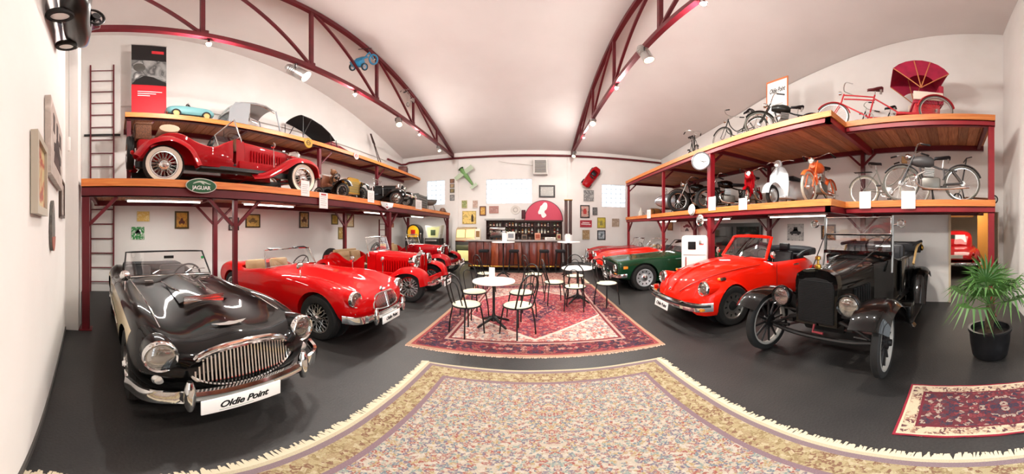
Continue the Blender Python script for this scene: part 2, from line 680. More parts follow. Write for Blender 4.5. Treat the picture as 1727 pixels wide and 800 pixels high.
# dark glazed door in the right wall under the rack
d = bpy.data.objects.new('door_1', None)
COL.objects.link(d)
d.location = (XR - .01, 6.65, 0)
struct(d, 'dark glazed double door under the motorcycle rack', 'door')
MB().box((-.05, -1.2, 0), (0, 1.2, 1.74)).build('door_frame', mat('dark_grey_door', '3A3B3A', .4), d)
for s in (-1, 1):
    MB().box((-.07, s * .6 - .5, .15), (-.04, s * .6 + .5, 1.62)).build('pane', mat('dark_glass', '1B2321', .08, 0, .8, coat=1.), d)
MB().box((-.11, -.02, .8), (-.07, .02, 1.0)).build('handle', CHROME, d)

# baseboard of the near wall
struct(MB().prism([(-.7, -.3624), (-.7, -.3484), (-3.815, -.7), (-3.815, -.7135)], .06).build('baseboard_near', mat('grey_baseboard', '4A4744', .6)), 'thin dark baseboard along the near wall', 'baseboard')

# ---------------------------------------------------------------- roof trusses
TN = [-.85, 1.3, 3.45, 5.7, 7.85, 10.0, 12.1]


def truss(x, label):
    t = thing('roof_truss', label, 'truss', (x, 12.15, 5.1), group='bowstring roof trusses')
    zt = lambda y: ceil_z(x, y) - .1
    L = lambda y, z: (0, y - 12.15, z - 5.1)
    y0 = -1.15 if x > -1.3 else -.7
    MB().bar(L(y0, 5.1), L(12.18, 5.1), .09, .11).build('bottom_chord', STEEL, t)
    g = MB()
    pts = [y0 + (12.18 - y0) * i / 30 for i in range(31)]
    for a, b in zip(pts, pts[1:]):
        g.bar(L(a, zt(a)), L(b + .01, zt(b + .01)), .1, .13)
    g.build('top_chord', STEEL, t)
    for i, y in enumerate(TN[1:-1]):
        MB().bar(L(y, 5.12), L(y, zt(y) - .02), .07, .07).build('post', STEEL, t)
        MB().bar(L(y, 5.12), L(TN[i], zt(TN[i])) if TN[i] > y0 else L(y0, zt(y0)), .055, .055).build('diagonal', STEEL, t)
        MB().box(L(y - .14, 5.04), (.012, y + .1 - 12.15, .16)).build('gusset_plate', STEEL, t)
    MB().bar(L(12.1, 5.12), L(10.0, zt(10.0)), .05, .05).build('diagonal', STEEL, t)
    return t


truss(-3.8, 'oxide red bowstring truss over the red cars, hung with a blue tricycle')
truss(1.77, 'oxide red bowstring truss over the red rug and cafe tables')

# steel rail along the far wall
g = MB()
g.tube([(-6.44, 10.6, 4.86), (-6.44, 11.9, 4.86), (-6.3, 12.1, 4.9), (-6.1, 12.1, 4.97), (XR - .05, 12.1, 4.97)], .05, 10)
tag(g.build('heating_pipe', STEEL), 'long oxide red pipe running across the far wall below the ceiling', 'pipe')
tag(MB().tube([(-6.46, .15, 4.75), (-6.46, 10.5, 4.75)], .018, 6).build('conduit_pipe', mat('pale_conduit', 'CFCBC6', .5)), 'thin pale conduit along the wall above the banner shelf', 'pipe')

# ---------------------------------------------------------------- racks
PLANK = wood('rack_plank', '94532F', 'C08258', .55, 3., 0)
EDGE = wood('orange_edge_board', 'C4682C', 'DB8A42', .45, 2.5, 1)


def deck(rack, x0, x1, y0, y1, z, w=.21, t=.05):
    """boards across the rack from x0 to x1 between y0 and y1, top at z"""
    n = round((y1 - y0) / w)
    dw = (y1 - y0) / n
    me = MB().prism([(.0005, 0), (dw - .0005, 0), (dw - .0005, .014 - t), (dw - .012, -t), (.012, -t), (.0005, .014 - t)], x1 - x0, Matrix(((0, 0, 1, x0), (1, 0, 0, 0), (0, 1, 0, 0), (0, 0, 0, 1)))).mesh('plank', PLANK, 20)
    for i in range(n):
        link_mesh('plank', me, rack, TR(0, y0 + i * dw, z - rnd.random() * .006))


def rack_beams(rack, xf, xb, y0, y1, z, cross, h=.2):
    """edge board and channel in front, bearer at the back, cross bearers; deck top at z"""
    s = 1 if xb > xf else -1
    MB().box((min(xf - s * .03, xf), y0, z - .1), (max(xf - s * .03, xf), y1, z + .012)).build('edge_board', EDGE, rack)
    g = MB()
    zz = z - .05
    g.box((min(xf, xf + s * .012), y0, zz - h), (max(xf, xf + s * .012), y1, zz - .05))
    g.box((min(xf, xf + s * .09), y0, zz - h), (max(xf, xf + s * .09), y1, zz - h + .014))
    g.box((min(xf, xf + s * .09), y0, zz - .014 - .05), (max(xf, xf + s * .09), y1, zz - .05))
    g.build('front_beam', STEELB if s > 0 else STEEL, rack)
    MB().box((min(xb, xb - s * .08), y0, zz - .12), (max(xb, xb - s * .08), y1, zz)).build('back_beam', STEEL, rack)
    for y in cross:
        MB().box((min(xf + s * .013, xb - s * .08), y - .035, zz - .1), (max(xf + s * .013, xb - s * .08), y + .035, zz)).build('cross_beam', STEEL, rack)


def post(rack, x, y, z0, z1, w=.1, m=None):
    g = MB().box((x - w / 2, y - w / 2, z0), (x + w / 2, y + w / 2, z1))
    if z0 == 0:
        g.box((x - w * .85, y - w * .85, 0), (x + w * .85, y + w * .85, .015))
    g.build('post', m or STEEL, rack)


def brace(rack, x, y, z, dx, dy, L=.42, w=.05):
    MB().bar((x, y, z - L), (x + dx * L, y + dy * L, z), w, w).build('brace', STEEL, rack)


lr = thing('car_rack', 'long two level oxide red steel rack with orange boards carrying the crimson car', 'rack', (0, 0, 0))
deck(lr, -6.35, -3.85, -.48, 11.8, 2.27)
rack_beams(lr, -3.85, -6.4, -.48, 11.8, 2.27, (-.42, 1.9, 4.2, 6.5, 8.2, 9.9, 11.7))
for y in (-.42, 1.9, 6.5, 11.72):
    post(lr, -3.92, y, 0, 2.03, .11 if y != 1.9 else .07)
    for s in (-1, 1):
        if (y, s) not in ((-.42, -1), (11.72, 1)):
            brace(lr, -3.92, y + s * .04, 2.02, 0, s)
for y in (2.35, 6.95, 11.7):
    post(lr, -5.95, y, 0, 2.1, .1)
    for s in (-1, 1):
        if (y, s) != (11.7, 1):
            brace(lr, -5.95, y + s * .04, 2.08, 0, s)
deck(lr, -6.45, -5.5, .22, 12.1, 4.1)
rack_beams(lr, -5.5, -6.47, .22, 12.1, 4.1, (.3, 3, 5.4, 8.4, 11), h=.08)
for y in (.3, 5.4, 8.4):
    post(lr, -5.6, y, 2.28, 3.97, .09)
    brace(lr, -5.6, y + .04, 3.96, 0, 1, .5, .035)

rr = thing('motorcycle_rack', 'two level red steel rack with orange plank decks carrying bicycles and mopeds', 'rack', (0, 0, 0))
for z in (2.03, 3.6):
    deck(rr, 3.93, 6.22, 1.93, 10.8, z)
    deck(rr, 4.52, 6.22, -.72, 1.93, z)
    rack_beams(rr, 3.91, 6.27, 1.93, 10.8, z, (5.05, 7.52, 10.7), .16)
    rack_beams(rr, 4.5, 6.27, -.72, 1.9, z, (-.6,), .16)
    MB().box((3.88, 1.9, z - .1), (4.5, 1.93, z + .012)).build('edge_board', wood('orange_edge_board_x', 'C4682C', 'DB8A42', .45, 2.5, 0), rr)
    MB().box((3.91, 1.93, z - .21), (6.2, 2.03, z - .05)).build('cross_beam', STEELB, rr)
for x, y, w in ((3.98, 5.08, .13), (3.98, 7.52, .08), (3.98, 10.72, .09)):
    post(rr, x, y, 0, 1.82, w, STEELB)
    post(rr, x, y, 2.045, 3.39, w, STEELB)
    for s in (-1, 1):
        if (y, s) != (10.72, 1):
            brace(rr, x, y + s * .05, 1.81, 0, s, .36)
    brace(rr, x + .05, y, 3.47, 1, 0, .3)
for y in (2.15, 5.05, 8.9):
    post(rr, 6.15, y, 0, 1.86, .11)
    post(rr, 6.15, y, 2.04, 3.43, .09)
    for s in (-1, 1):
        brace(rr, 6.1, y + s * .05, 1.86, 0, s, .36)
        brace(rr, 6.1, y + s * .05, 3.42, 0, s, .3)
post(rr, 4.56, -.66, 0, 1.82, .1, STEELB)
post(rr, 4.56, -.66, 2.045, 3.39, .1, STEELB)

# ---------------------------------------------------------------- lamps the place has
TUBE_M = mat('tube_glow', 'FFFFFF', .4, emit='FFF6E8', es=6.)


def batten(x, y0, y1, z, power, label):
    t = thing('fluorescent_batten', label, 'lamp', (x, (y0 + y1) / 2, z), group='tube lamps under the racks')
    L = (y1 - y0) / 2
    MB().box((-.04, -L, -.035), (.04, L, 0), bev=.006).build('housing', WHITE, t)
    MB().cyl((0, -L + .04, -.052), (0, L - .04, -.052), .014, n=8).build('tube', TUBE_M, t)
    o = lamp('batten_light', 'AREA', (x, (y0 + y1) / 2, z - .075), power, (1, .96, .9), .12, (x, (y0 + y1) / 2, 0), sy=2 * L)
    o.rotation_euler = (0, 0, 0)


SPOTM = mat('lit_bulb', 'FFFFFF', .4, emit='FFE2B0', es=40.)
SPOTS = mat('small_lit_bulb', 'FFFFFF', .4, emit='FFEBCB', es=14.)


def flood(x, y, z, aim, power, label, s=1., lit=True):
    """silver can floodlight hung under a truss chord"""
    t = thing('spot_lamp', label, 'lamp', (x, y, z))
    d = (Vector(aim) - Vector((x, y, z))).normalized()
    R = d.to_track_quat('Z', 'Y').to_matrix().to_4x4()
    g = MB().lathe([(.0, -.2 * s), (.055 * s, -.19 * s), (.075 * s, -.14 * s), (.085 * s, .1 * s), (.095 * s, .17 * s), (.082 * s, .17 * s), (.07 * s, .08 * s), (0., .06 * s)], 20, R)
    g.build('housing', ALU, t)
    g = MB()
    for k in range(4):
        g.lathe([(.086 * s, (-.12 + k * .035) * s), (.092 * s, (-.117 + k * .035) * s), (.092 * s, (-.108 + k * .035) * s), (.086 * s, (-.105 + k * .035) * s)], 20, R, closed=True)
    g.build('cooling_fins', ALU, t)
    MB().ball((0, 0, .1 * s), (.066 * s, .066 * s, .03 * s), R).build('bulb', SPOTM if lit else LENS, t)
    u = 5.05 - z
    q = R @ Vector((1, 0, 0))
    MB().tube([q * .1 * s, q * .1 * s + Vector((0, 0, u * .6)), (0, 0, u * .8), -q * .1 * s + Vector((0, 0, u * .6)), -q * .1 * s], .01, 6).bar((0, 0, u * .75), (0, 0, u), .02).build('bracket', BLACKM, t)
    if power:
        p = Vector((x, y, z)) + d * .24 * s
        lamp('flood_light', 'SPOT', p, power, (1, .94, .86), .09, p + d, angle=2.5)
    return t


def little(x, y, z, aim, power, label):
    t = thing('small_spot_lamp', label, 'lamp', (x, y, z))
    d = (Vector(aim) - Vector((x, y, z))).normalized()
    R = d.to_track_quat('Z', 'Y').to_matrix().to_4x4()
    MB().lathe([(0, -.07), (.025, -.065), (.03, -.02), (.05, .05), (.043, .05), (.02, .0), (0, -.005)], 14, R).build('reflector', CHROME, t)
    MB().ball((0, 0, .02), .028, R, 10).build('bulb', SPOTS, t)
    MB().bar((0, 0, 0), (0, 0, 5.05 - z), .02).build('stem', BLACKM, t)
    if power:
        p = Vector((x, y, z)) + d * .09
        lamp('little_light', 'POINT', p, power, (1, .955, .91), .05)
    return t
for y0, y1, P, lb in ((.2, 1.7, 42, 'white tube lamp under the rack above the black roadster'), (2.6, 4.0, 42, 'white tube lamp under the rack above the red roadster'), (6.75, 8.0, 42, 'white tube lamp under the rack above the upright red car'), (10.1, 11.4, 32, 'white tube lamp under the far end of the car rack')):
    batten(-5.0, y0, y1, 2.12, P, lb)
for y0, y1, P, lb in ((2.6, 4.2, 26, 'white tube lamp under the motorcycle rack above the orange convertible'), (5.6, 7.1, 26, 'white tube lamp under the motorcycle rack above the green car'), (8.6, 10.0, 22, 'white tube lamp under the far end of the motorcycle rack')):
    batten(5.1, y0, y1, 1.88, P, lb)
flood(-3.8, 3.1, 4.82, (-1.5, 4.8, 2.2), 420, 'large silver can floodlight hung on the truss above the crimson car', 1.35)
flood(-3.8, 6.85, 4.88, (-2.2, 5.2, 1.0), 420, 'brightly lit can floodlight on the truss beside the little spots', 1.)
flood(-3.8, 10.2, 4.93, (-1.5, 9, 0), 220, 'can lamp at the far end of the truss by the far wall', .8)
flood(1.77, 7.85, 4.98, (1.0, 5.2, 1.5), 480, 'glaring can floodlight on the truss over the cafe tables', 1.)
flood(1.77, 11.5, 4.9, (.2, 9.2, 0), 90, 'pale can lamp hung where the truss meets the far wall', .9)
flood(1.77, 4.0, 4.92, (3.2, 3.2, 1.0), 420, 'silver can floodlight high on the truss above the rugs', 1.1)
little(-3.8, 4.8, 4.95, (-3, 4, 0), 204, 'small lit spot between the two can floodlights on the truss')
little(-3.8, 8.3, 4.95, (-2.5, 8, 0), 186, 'small lit spot on the truss near the far wall')
little(-3.8, 1.4, 4.93, (-2.2, 1.0, 0), 235, 'small lit spot on the truss above the black roadster')
little(1.77, 5.5, 4.95, (1, 4.5, 0), 223, 'small lit spot on the truss above the red rug')
little(1.77, 9.3, 4.95, (.8, 9.2, 0), 161, 'small lit spot on the truss near the bar')
# the working lamps above the photographer that light the front of the garage
flood(1.77, 1.2, 4.9, (2.6, 1.4, 0), 420, 'can floodlight on the truss above the vintage touring car', 1.)
little(1.77, 2.4, 4.95, (2.5, 2.4, 0), 223, 'small lit spot on the truss above the orange convertible')
# ================================================================ car kit (local x forward, y to the car's left, z up)
def half_rings(stations, nx=5, ny=3):
    K = len(stations[0][1])
    rows = catmull([[x] + [c for p in ps for c in p] for x, ps in stations], nx)
    out = []
    for r in rows:
        ps = [(max(0., r[1 + 2 * k]), r[2 + 2 * k]) for k in range(K)]
        ps = [(max(0., q[0]), q[1]) for q in catmull(ps, ny)]
        ps[0] = (0, ps[0][1])
        ps[-1] = (0, ps[-1][1])
        ring = [(r[0], y, z) for y, z in ps] + [(r[0], -y, z) for y, z in ps[-2:0:-1]]
        out.append(ring)
    return out


def loft_body(stations, nx=5, ny=3, two=None):
    """closed symmetric body; two=(k0,k1) gives the spans between these section points material 1"""
    g = MB()
    R = half_rings(stations, nx, ny)
    g.rings(R)
    if two:
        n = len(R[0])
        h = n // 2
        for i in range(len(R) - 1):
            for j in range(n):
                jj = j if j < h else n - 1 - j
                if two[0] * ny <= jj < two[1] * ny and two[2] < R[i][0][0] < two[3]:
                    g.mi[i * n + j] = 1
    return g


def boolean(me, cutters, op='DIFFERENCE'):
    o = bpy.data.objects.new('work', me)
    COL.objects.link(o)
    tmp = []
    for c in cutters:
        q = bpy.data.objects.new('work_cut', c.mesh('work_cut', me.materials[0]))
        COL.objects.link(q)
        md = o.modifiers.new('b', 'BOOLEAN')
        md.operation = op
        md.solver = 'EXACT'
        md.object = q
        tmp.append(q)
    dg = bpy.context.evaluated_depsgraph_get()
    dg.update()
    r = bpy.data.meshes.new_from_object(o.evaluated_get(dg))
    for q in tmp + [o]:
        bpy.data.objects.remove(q)
    r.polygons.foreach_set('use_smooth', [True] * len(r.polygons))
    r.set_sharp_from_angle(angle=math.radians(38))
    return r


def arch(x, z, r, y0, y1, n=28):
    return MB().cyl((x, y0, z), (x, y1, z), r, n=n)


_W = {}


def wheel_meshes(kind, R, w, spoke_m=None, disc_m=None):
    key = (kind, R, w, spoke_m.name if spoke_m else '', disc_m.name if disc_m else '')
    if key in _W:
        return _W[key]
    ri = R * (.66 if kind != 'wood' else .80)
    if kind == 'white':
        ri = R * .66
    out = []
    ty = MB().lathe([(ri, -w * .4), (R - .045, -w * .5), (R - .014, -w * .46), (R, -w * .3), (R, w * .3), (R - .014, w * .46), (R - .045, w * .5), (ri, w * .4)], 40, closed=True)
    if kind != 'wood':
        for q in range(3):
            zz = (-.2 + .2 * q) * w
            ty.lathe([(R - .002, zz - .008), (R + .004, zz - .006), (R + .004, zz + .006), (R - .002, zz + .008)], 40, closed=True)
    out.append(('wheel', ty.mesh('tyre', TYRE)))
    rimm = CHROME if kind in ('wire', 'white') else (disc_m or ALU)
    if kind == 'wood':
        rimm = mat('grey_wheel_rim', '9A968F', .5)
    out.append(('rim', MB().lathe([(ri + .006, -w * .42), (ri - .012, -w * .42), (ri - .03, 0), (ri - .012, w * .42), (ri + .006, w * .42), (ri + .006, w * .38), (ri - .005, 0), (ri + .006, -w * .38)], 36, closed=True).mesh('rim', rimm)))
    if kind == 'wire' or kind == 'white':
        g = MB()
        for k in range(36):
            a = 2 * PI * k / 36
            b = a + (.5 if k % 2 else -.5)
            z0, z1 = (w * .45, w * .1) if k % 3 else (-w * .2, w * .2)
            g.cyl((.05 * math.cos(a), .05 * math.sin(a), z0), ((ri - .02) * math.cos(b), (ri - .02) * math.sin(b), z1), .004, n=5)
        out.append(('spokes', g.mesh('spokes', spoke_m or ALU)))
        out.append(('hub', MB().lathe([(0, w * .62), (.03, w * .62), (.045, w * .5), (.055, w * .2), (.055, -w * .3), (0, -w * .3)], 16).box((-.07, -.013, w * .5), (.07, .013, w * .58)).mesh('hub', CHROME)))
        if kind == 'white':
            out.append(('whitewall', MB().lathe([(ri + .012, w * .42), (R - .05, w * .515), (R - .035, w * .507), (ri + .012, w * .40)], 36, closed=True).mesh('whitewall', mat('whitewall_rubber', 'E6DFD0', .6))))
            out.append(('hubcap', MB().lathe([(0, w * .66), (.05, w * .64), (.085, w * .5), (.09, w * .42), (0, w * .4)], 20).mesh('hubcap', CHROME)))
    elif kind == 'disc':
        g = MB().lathe([(0, w * .2), (.05, w * .22), (ri * .5, w * .14), (ri * .72, w * .28), (ri - .01, w * .3), (ri - .01, w * .22), (ri * .72, w * .2), (0, w * .1)], 32)
        out.append(('disc', g.mesh('disc', disc_m or ALU)))
        sl = MB()
        for k in range(10):
            a = 2 * PI * k / 10
            M = RZ(a) @ TR(ri * .73, 0, w * .285)
            sl.box((-.022, -.012, -.004), (.022, .012, .004), M)
        out.append(('vent_slots', stuff_mesh(sl.mesh('vent_slots', DARK))))
        out.append(('hubcap', MB().lathe([(0, w * .36), (.04, w * .35), (.075, w * .26), (.08, w * .14), (0, w * .12)], 20).mesh('hubcap', DARK if disc_m is None else CHROME)))
    elif kind == 'wood':
        g = MB()
        for k in range(12):
            a = 2 * PI * k / 12
            g.tube([(.05 * math.cos(a), .05 * math.sin(a), 0), (ri * .5 * math.cos(a), ri * .5 * math.sin(a), 0), ((ri - .01) * math.cos(a), (ri - .01) * math.sin(a), 0)], [.02, .016, .014], 7)
        out.append(('spokes', g.mesh('spokes', spoke_m or BLACKM)))
        out.append(('hub', MB().lathe([(0, w * .9), (.035, w * .9), (.04, w * .6), (.075, w * .5), (.08, -w * .4), (0, -w * .5)], 18).mesh('hub', BLACKM)))
    _W[key] = out
    return out


def stuff_mesh(me):
    return me


def add_wheel(car, x, y, z, kind, R, w, side, spoke_m=None, disc_m=None, rot=None, steer=0.):
    ms = wheel_meshes(kind, R, w, spoke_m, disc_m)
    M = TR(x, y, z) @ (rot if rot is not None else RZ(steer) @ RX(-PI / 2 * side))
    root = link_mesh('wheel', ms[0][1], car, M)
    for nm, me in ms[1:]:
        o = link_mesh(nm, me, root)
        if nm in ('spokes', 'vent_slots'):
            stuff(o)
    return root


def wheels4(car, xf, xr, yt, R, w, kind, **k):
    for x in (xf, xr):
        for s in (1, -1):
            add_wheel(car, x, s * yt, R, kind, R, w, s, **k)


def well(car, x, z, r, y0, y1):
    """dark inner wheel housings"""
    for s in (1, -1):
        g = MB()
        a, b = sorted((s * y0, s * y1))
        g.cyl((x, a, z), (x, b, z), r, n=20)
        g.build('wheel_housing', DARK, car)


REFL = mat('lamp_reflector', 'D5D5D2', .22, 1.)
LGLASS = glass('lamp_glass', (.95, .96, .95), .22)


def headlamp(car, p, r, d=(1, 0, 0), bowl=.5, m=None, pod=None):
    R = TR(*p) @ rotm(d)
    if pod:
        MB().lathe([(r * 1.08, .005), (r * 1.12, -.03), (r * 1.12, -.10), (r * 1.05, -.2), (r * .8, -.34), (0, -.4)], 24, R).build('lamp_pod', pod, car)
    o = MB().lathe([(0, -r * bowl * 1.6), (r * .6, -r * bowl * 1.3), (r * .95, -r * .35), (r, -r * .05), (r * 1.04, .0), (r * 1.04, .02), (r * .9, .025), (r * .88, -.01), (r * .6, -r * .2), (0, -r * .34)], 24, R, ).build('headlamp', m or CHROME, car)
    MB().lathe([(r * .9, .012), (r * .62, -r * .12), (r * .3, -r * .26), (0, -r * .3)], 24, R).build('reflector', REFL, o)
    MB().lathe([(r * .9, .012), (r * .7, .012 + r * .16), (r * .35, .012 + r * .25), (0, .012 + r * .28)], 24, R).build('lens', LGLASS, o)
    MB().lathe([(r * .9, .026), (r * 1.0, .034), (r * 1.1, .02), (r * 1.1, -.02), (r * 1.0, -.02)], 24, R, closed=True).build('rim', m or CHROME, o)
    MB().ball((0, 0, -r * .1), r * .13, R, 8).build('bulb', LENS, o)
    return o


def small_lamp(car, p, r, d=(1, 0, 0), m=None, name='side_lamp'):
    return MB().lathe([(0, -r), (r, -r * .5), (r, .0), (r * .7, r * .45), (0, r * .6)], 14, TR(*p) @ rotm(d)).build(name, m or LENS, car)


def mirror(car, p, s=1, up=.14):
    o = MB().tube([p, (p[0], p[1], p[2] + up * .6), (p[0] - .01, p[1], p[2] + up)], .008, 6).build('mirror', CHROME, car)
    MB().lathe([(0, .035), (.035, .03), (.06, .01), (.062, -.01), (.055, -.012), (0, -.008)], 16, TR(p[0] - .01, p[1], p[2] + up + .03) @ rotm((1, 0, 0))).build('mirror_head', CHROME, o)
    return o


def plate(car, x, z, y=0., lean=0., w=.5, h=.11, txt=True, M=None):
    M = M if M is not None else TR(x, y, z) @ RY(-lean) @ RZ(PI / 2) @ RX(PI / 2)
    o = MB().box((-w / 2, -h / 2, 0), (w / 2, h / 2, .012), bev=.004).build('number_plate', PAPER, car, M=M)
    if txt:
        lettering('Oldie Point', h * .62, DARK, o, TR(0, 0, .013), .0015, .35, .95, .0018)
        MB().box((-w * .3, -h * .36, .012), (w * .12, -h * .34, .0135)).build('underline', mat('plate_green_line', '6A8F76', .6), o)
    return o


def curve_bumper(car, pts, h, name='bumper', m=None, t=.035):
    """chrome blade swept along pts with a rounded vertical section"""
    ps = catmull(pts, 6)
    sec = [(-h / 2, -.2), (-h * .46, .55), (-h * .2, 1), (0, .8), (h * .2, 1), (h * .46, .55), (h / 2, -.2), (0, -.4)]
    rings = []
    for i, p in enumerate(ps):
        d = (ps[min(i + 1, len(ps) - 1)] - ps[max(i - 1, 0)]).normalized()
        out = Vector((d.y, -d.x, 0)).normalized()
        if out.x < 0 and abs(p.y) < .5:
            out = -out
        rings.append([p + out * (b * t) + Vector((0, 0, a)) for a, b in sec])
    return MB().rings(rings).build(name, m or CHROME, car)


def overrider(car, x, y, z, h=.2):
    MB().rings([[(x + .05 * k * math.cos(a) * .8 + .02, y + .035 * k * math.sin(a), z + zz) for a in [2 * PI * q / 10 for q in range(10)]] for zz, k in ((-h / 2, .6), (-h * .3, 1), (0, 1.15), (h * .3, 1), (h / 2, .5))]).build('overrider', CHROME, car)


def screen(car, base, top, m=None, r=.012, bars=0, gl=None, name='windscreen'):
    """framed pane: base and top are polylines of equal count from one side to the other"""
    loop = [Vector(p) for p in base] + [Vector(p) for p in top[::-1]]
    pts = []
    for i, p in enumerate(loop):
        q = loop[(i + 1) % len(loop)]
        pts += [p, p.lerp(q, .5)]
    o = MB().tube(pts, r, 8, True).build(name, m or CHROME, car)
    MB().sheet([list(base), list(top)], .004).build('glass', gl or GLASS, o)
    return o


def seat(car, x, y, z, m, w=.46, h=.42, lean=.25, d=.46):
    o = MB().box((-d / 2, -w / 2, 0), (d / 2, w / 2, .14), TR(x, y, z), bev=.04).build('seat', m, car)
    MB().box((-.06, -w / 2, 0), (.06, w / 2, h), TR(x - d / 2, y, z + .06) @ RY(-lean), bev=.045).build('backrest', m, o)
    return o


def steering(car, x, y, z, r=.2, tilt=.5, m=None):
    M = TR(x, y, z) @ RY(-PI / 2 + tilt)
    n = 24
    g = MB().tube([(r * math.cos(2 * PI * k / n), r * math.sin(2 * PI * k / n), 0) for k in range(n)], .014, 6, True, M=M)
    for k in range(3):
        a = 2 * PI * k / 3 + PI / 6
        g.cyl((0, 0, 0), (r * math.cos(a), r * math.sin(a), 0), .01, n=5, M=M)
    g.cyl((0, 0, -.02), (0, 0, .03), .04, n=10, M=M)
    g.cyl((0, 0, 0), (0, 0, -.4), .015, n=6, M=M)
    return g.build('steering_wheel', m or BLACKM, car)


def sweep_fender(car, path, yi, yo, m, crown=.06, t=.012, lip=.05, name='fender'):
    """thin mudguard: path of (x,z) crest points, from inner y to outer y, edges drooping"""
    ps = catmull(path, 6)
    grid = []
    for i, p in enumerate(ps):
        d = ps[min(i + 1, len(ps) - 1)] - ps[max(i - 1, 0)]
        n = Vector((-d.y, d.x)).normalized()
        if len(p) == 2:
            pass
        row = []
        for k in range(9):
            u = k / 8
            y = yi + (yo - yi) * u
            drop = crown * (2 * u - 1) ** 2 if u < .5 else crown * (2 * u - 1) ** 2 + lip * max(0, (u - .75) * 4) ** 2
            q = p - n * drop * (1 if n.y > 0 else -1)
            row.append((q.x, y, q.y))
        grid.append(row)
    return MB().sheet(grid, t).build(name, m, car)


def S(x, *ps):
    return (x, ps)
# ---------------------------------------------------------------- black two-tone roadster with the wide oval grille
def black_roadster(loc, rz):
    car = thing('roadster', 'black open roadster with cream lower sides and wide oval chrome grille', 'car', loc, rz)
    st = [
        S(2.03, (0, .44), (.22, .44), (.36, .47), (.42, .53), (.40, .60), (.32, .645), (.18, .665), (0, .67)),
        S(1.96, (0, .36), (.36, .36), (.54, .43), (.60, .55), (.55, .66), (.45, .71), (.25, .725), (0, .74)),
        S(1.80, (0, .28), (.48, .28), (.68, .40), (.73, .56), (.69, .72), (.57, .79), (.33, .775), (0, .80)),
        S(1.38, (0, .24), (.55, .24), (.73, .36), (.765, .56), (.73, .79), (.60, .865), (.38, .82), (0, .865)),
        S(.75, (0, .2), (.6, .2), (.73, .32), (.765, .56), (.735, .79), (.62, .87), (.42, .855), (0, .915)),
        S(.15, (0, .2), (.6, .2), (.73, .30), (.765, .56), (.74, .77), (.65, .87), (.45, .90), (0, .945)),
        S(-.2, (0, .2), (.6, .2), (.73, .30), (.765, .55), (.74, .75), (.66, .84), (.45, .88), (0, .92)),
        S(-.8, (0, .2), (.6, .2), (.73, .30), (.755, .52), (.74, .69), (.69, .77), (.45, .79), (0, .81)),
        S(-1.35, (0, .24), (.6, .24), (.73, .34), (.765, .56), (.745, .77), (.63, .875), (.42, .865), (0, .875)),
        S(-1.8, (0, .3), (.5, .3), (.68, .38), (.72, .52), (.69, .69), (.56, .785), (.36, .79), (0, .81)),
        S(-2.1, (0, .38), (.4, .38), (.52, .44), (.56, .5), (.52, .58), (.42, .64), (.26, .66), (0, .67))]
    g = loft_body(st, 6, 4, two=(2, 4, -2., 1.62))
    me = g.mesh('body', [BLACK, CREAM])
    cuts = [arch(1.4, .34, .375, s * .45, s * 1.2) for s in (1, -1)] + [arch(-1.12, .34, .375, s * .45, s * 1.2) for s in (1, -1)]
    cuts.append(MB().box((-1.0, -.6, .42), (.12, .6, 1.3), bev=.12))
    link_mesh('body', boolean(me, cuts), car)
    well(car, 1.4, .34, .36, .44, .5)
    well(car, -1.12, .34, .36, .44, .5)
    MB().box((-.98, -.585, .40), (.1, .585, .44)).build('cabin_floor', BLACKF, car)
    for s in (1, -1):
        seat(car, -.55, s * .3, .44, LEATHER, .44, .44)
        MB().box((-.95, s * .585 - .01, .45), (.05, s * .585 + .01, .74)).build('door_lining', LEATHER, car)
    MB().box((.06, -.58, .62), (.13, .58, .86), bev=.02).build('dashboard', LEATHER, car)
    steering(car, -.08, .3, .86, .2, .35)
    MB().box((-1.3, -.52, .82), (-.98, .52, .95), bev=.05).build('folded_hood', BLACKF, car)
    wheels4(car, 1.4, -1.12, .66, .335, .17, 'wire')
    for s in (1, -1):
        headlamp(car, (1.955, s * .575, .685), .108, (1, s * .05, .02), .5, pod=BLACK)
        small_lamp(car, (1.955, s * .585, .50), .045)
        overrider(car, 2.10, s * .44, .43, .25)
    # grille: pointed oval
    zc, hw, hh, gx = .565, .40, .15, 2.045
    def edge(u, k=1.):
        return math.copysign(abs(math.cos(u)) ** .85, math.cos(u)) * hw * k, math.sin(u) * hh * k
    n = 40
    gp = [edge(2 * PI * k / n) for k in range(n)]
    xof = lambda y, z: gx - .22 * y * y - .12 * (z - zc)
    gr = MB().tube([(xof(y, zc + z), y, zc + z) for y, z in gp], .017, 8, True).build('grille_surround', CHROME, car)
    gb = MB()
    for k in range(-14, 15):
        y = k * .0265
        zz = hh * math.sqrt(max(0, 1 - (abs(y) / hw) ** 2.3)) * .97
        gb.bar((xof(y, zc - zz) + .006, y, zc - zz), (xof(y, zc + zz) + .006, y, zc + zz), .011, .02)
    stuff(gb.build('grille_bars', CHROME, gr))
    MB().rings([[(xof(y * .98, zc + z * .98) - d, y * .98, zc + z * .98) for y, z in gp] for d in (.012, .1)]).build('grille_backing', DARK, gr)
    MB().tube([(xof(y, zc + z) + .02 - .03, y * 1.03, zc + z * 1.12 + .012) for y, z in gp[3:18]], .016, 8).build('grille_brow', CHROME, car)
    # bonnet air scoop, badge, mouldings
    MB().rings([[(1.28 - u * .95, y * (.24 - .05 * u), .862 + .052 * (1 - y * y) * (1 - u * .2) + .06 * u) for y in (-1, -.8, -.4, 0, .4, .8, 1)] + [(1.28 - u * .95, y * .2, .80) for y in (.8, 0, -.8)] for u in (0, .25, .5, .75, 1)]).build('bonnet_scoop', BLACK, car)
    MB().box((1.275, -.2, .872), (1.30, .2, .878)).box((1.275, -.2, .9), (1.3, .2, .906)).box((1.272, -.2, .85), (1.285, .2, .92)).build('scoop_grille', CHROME, car)
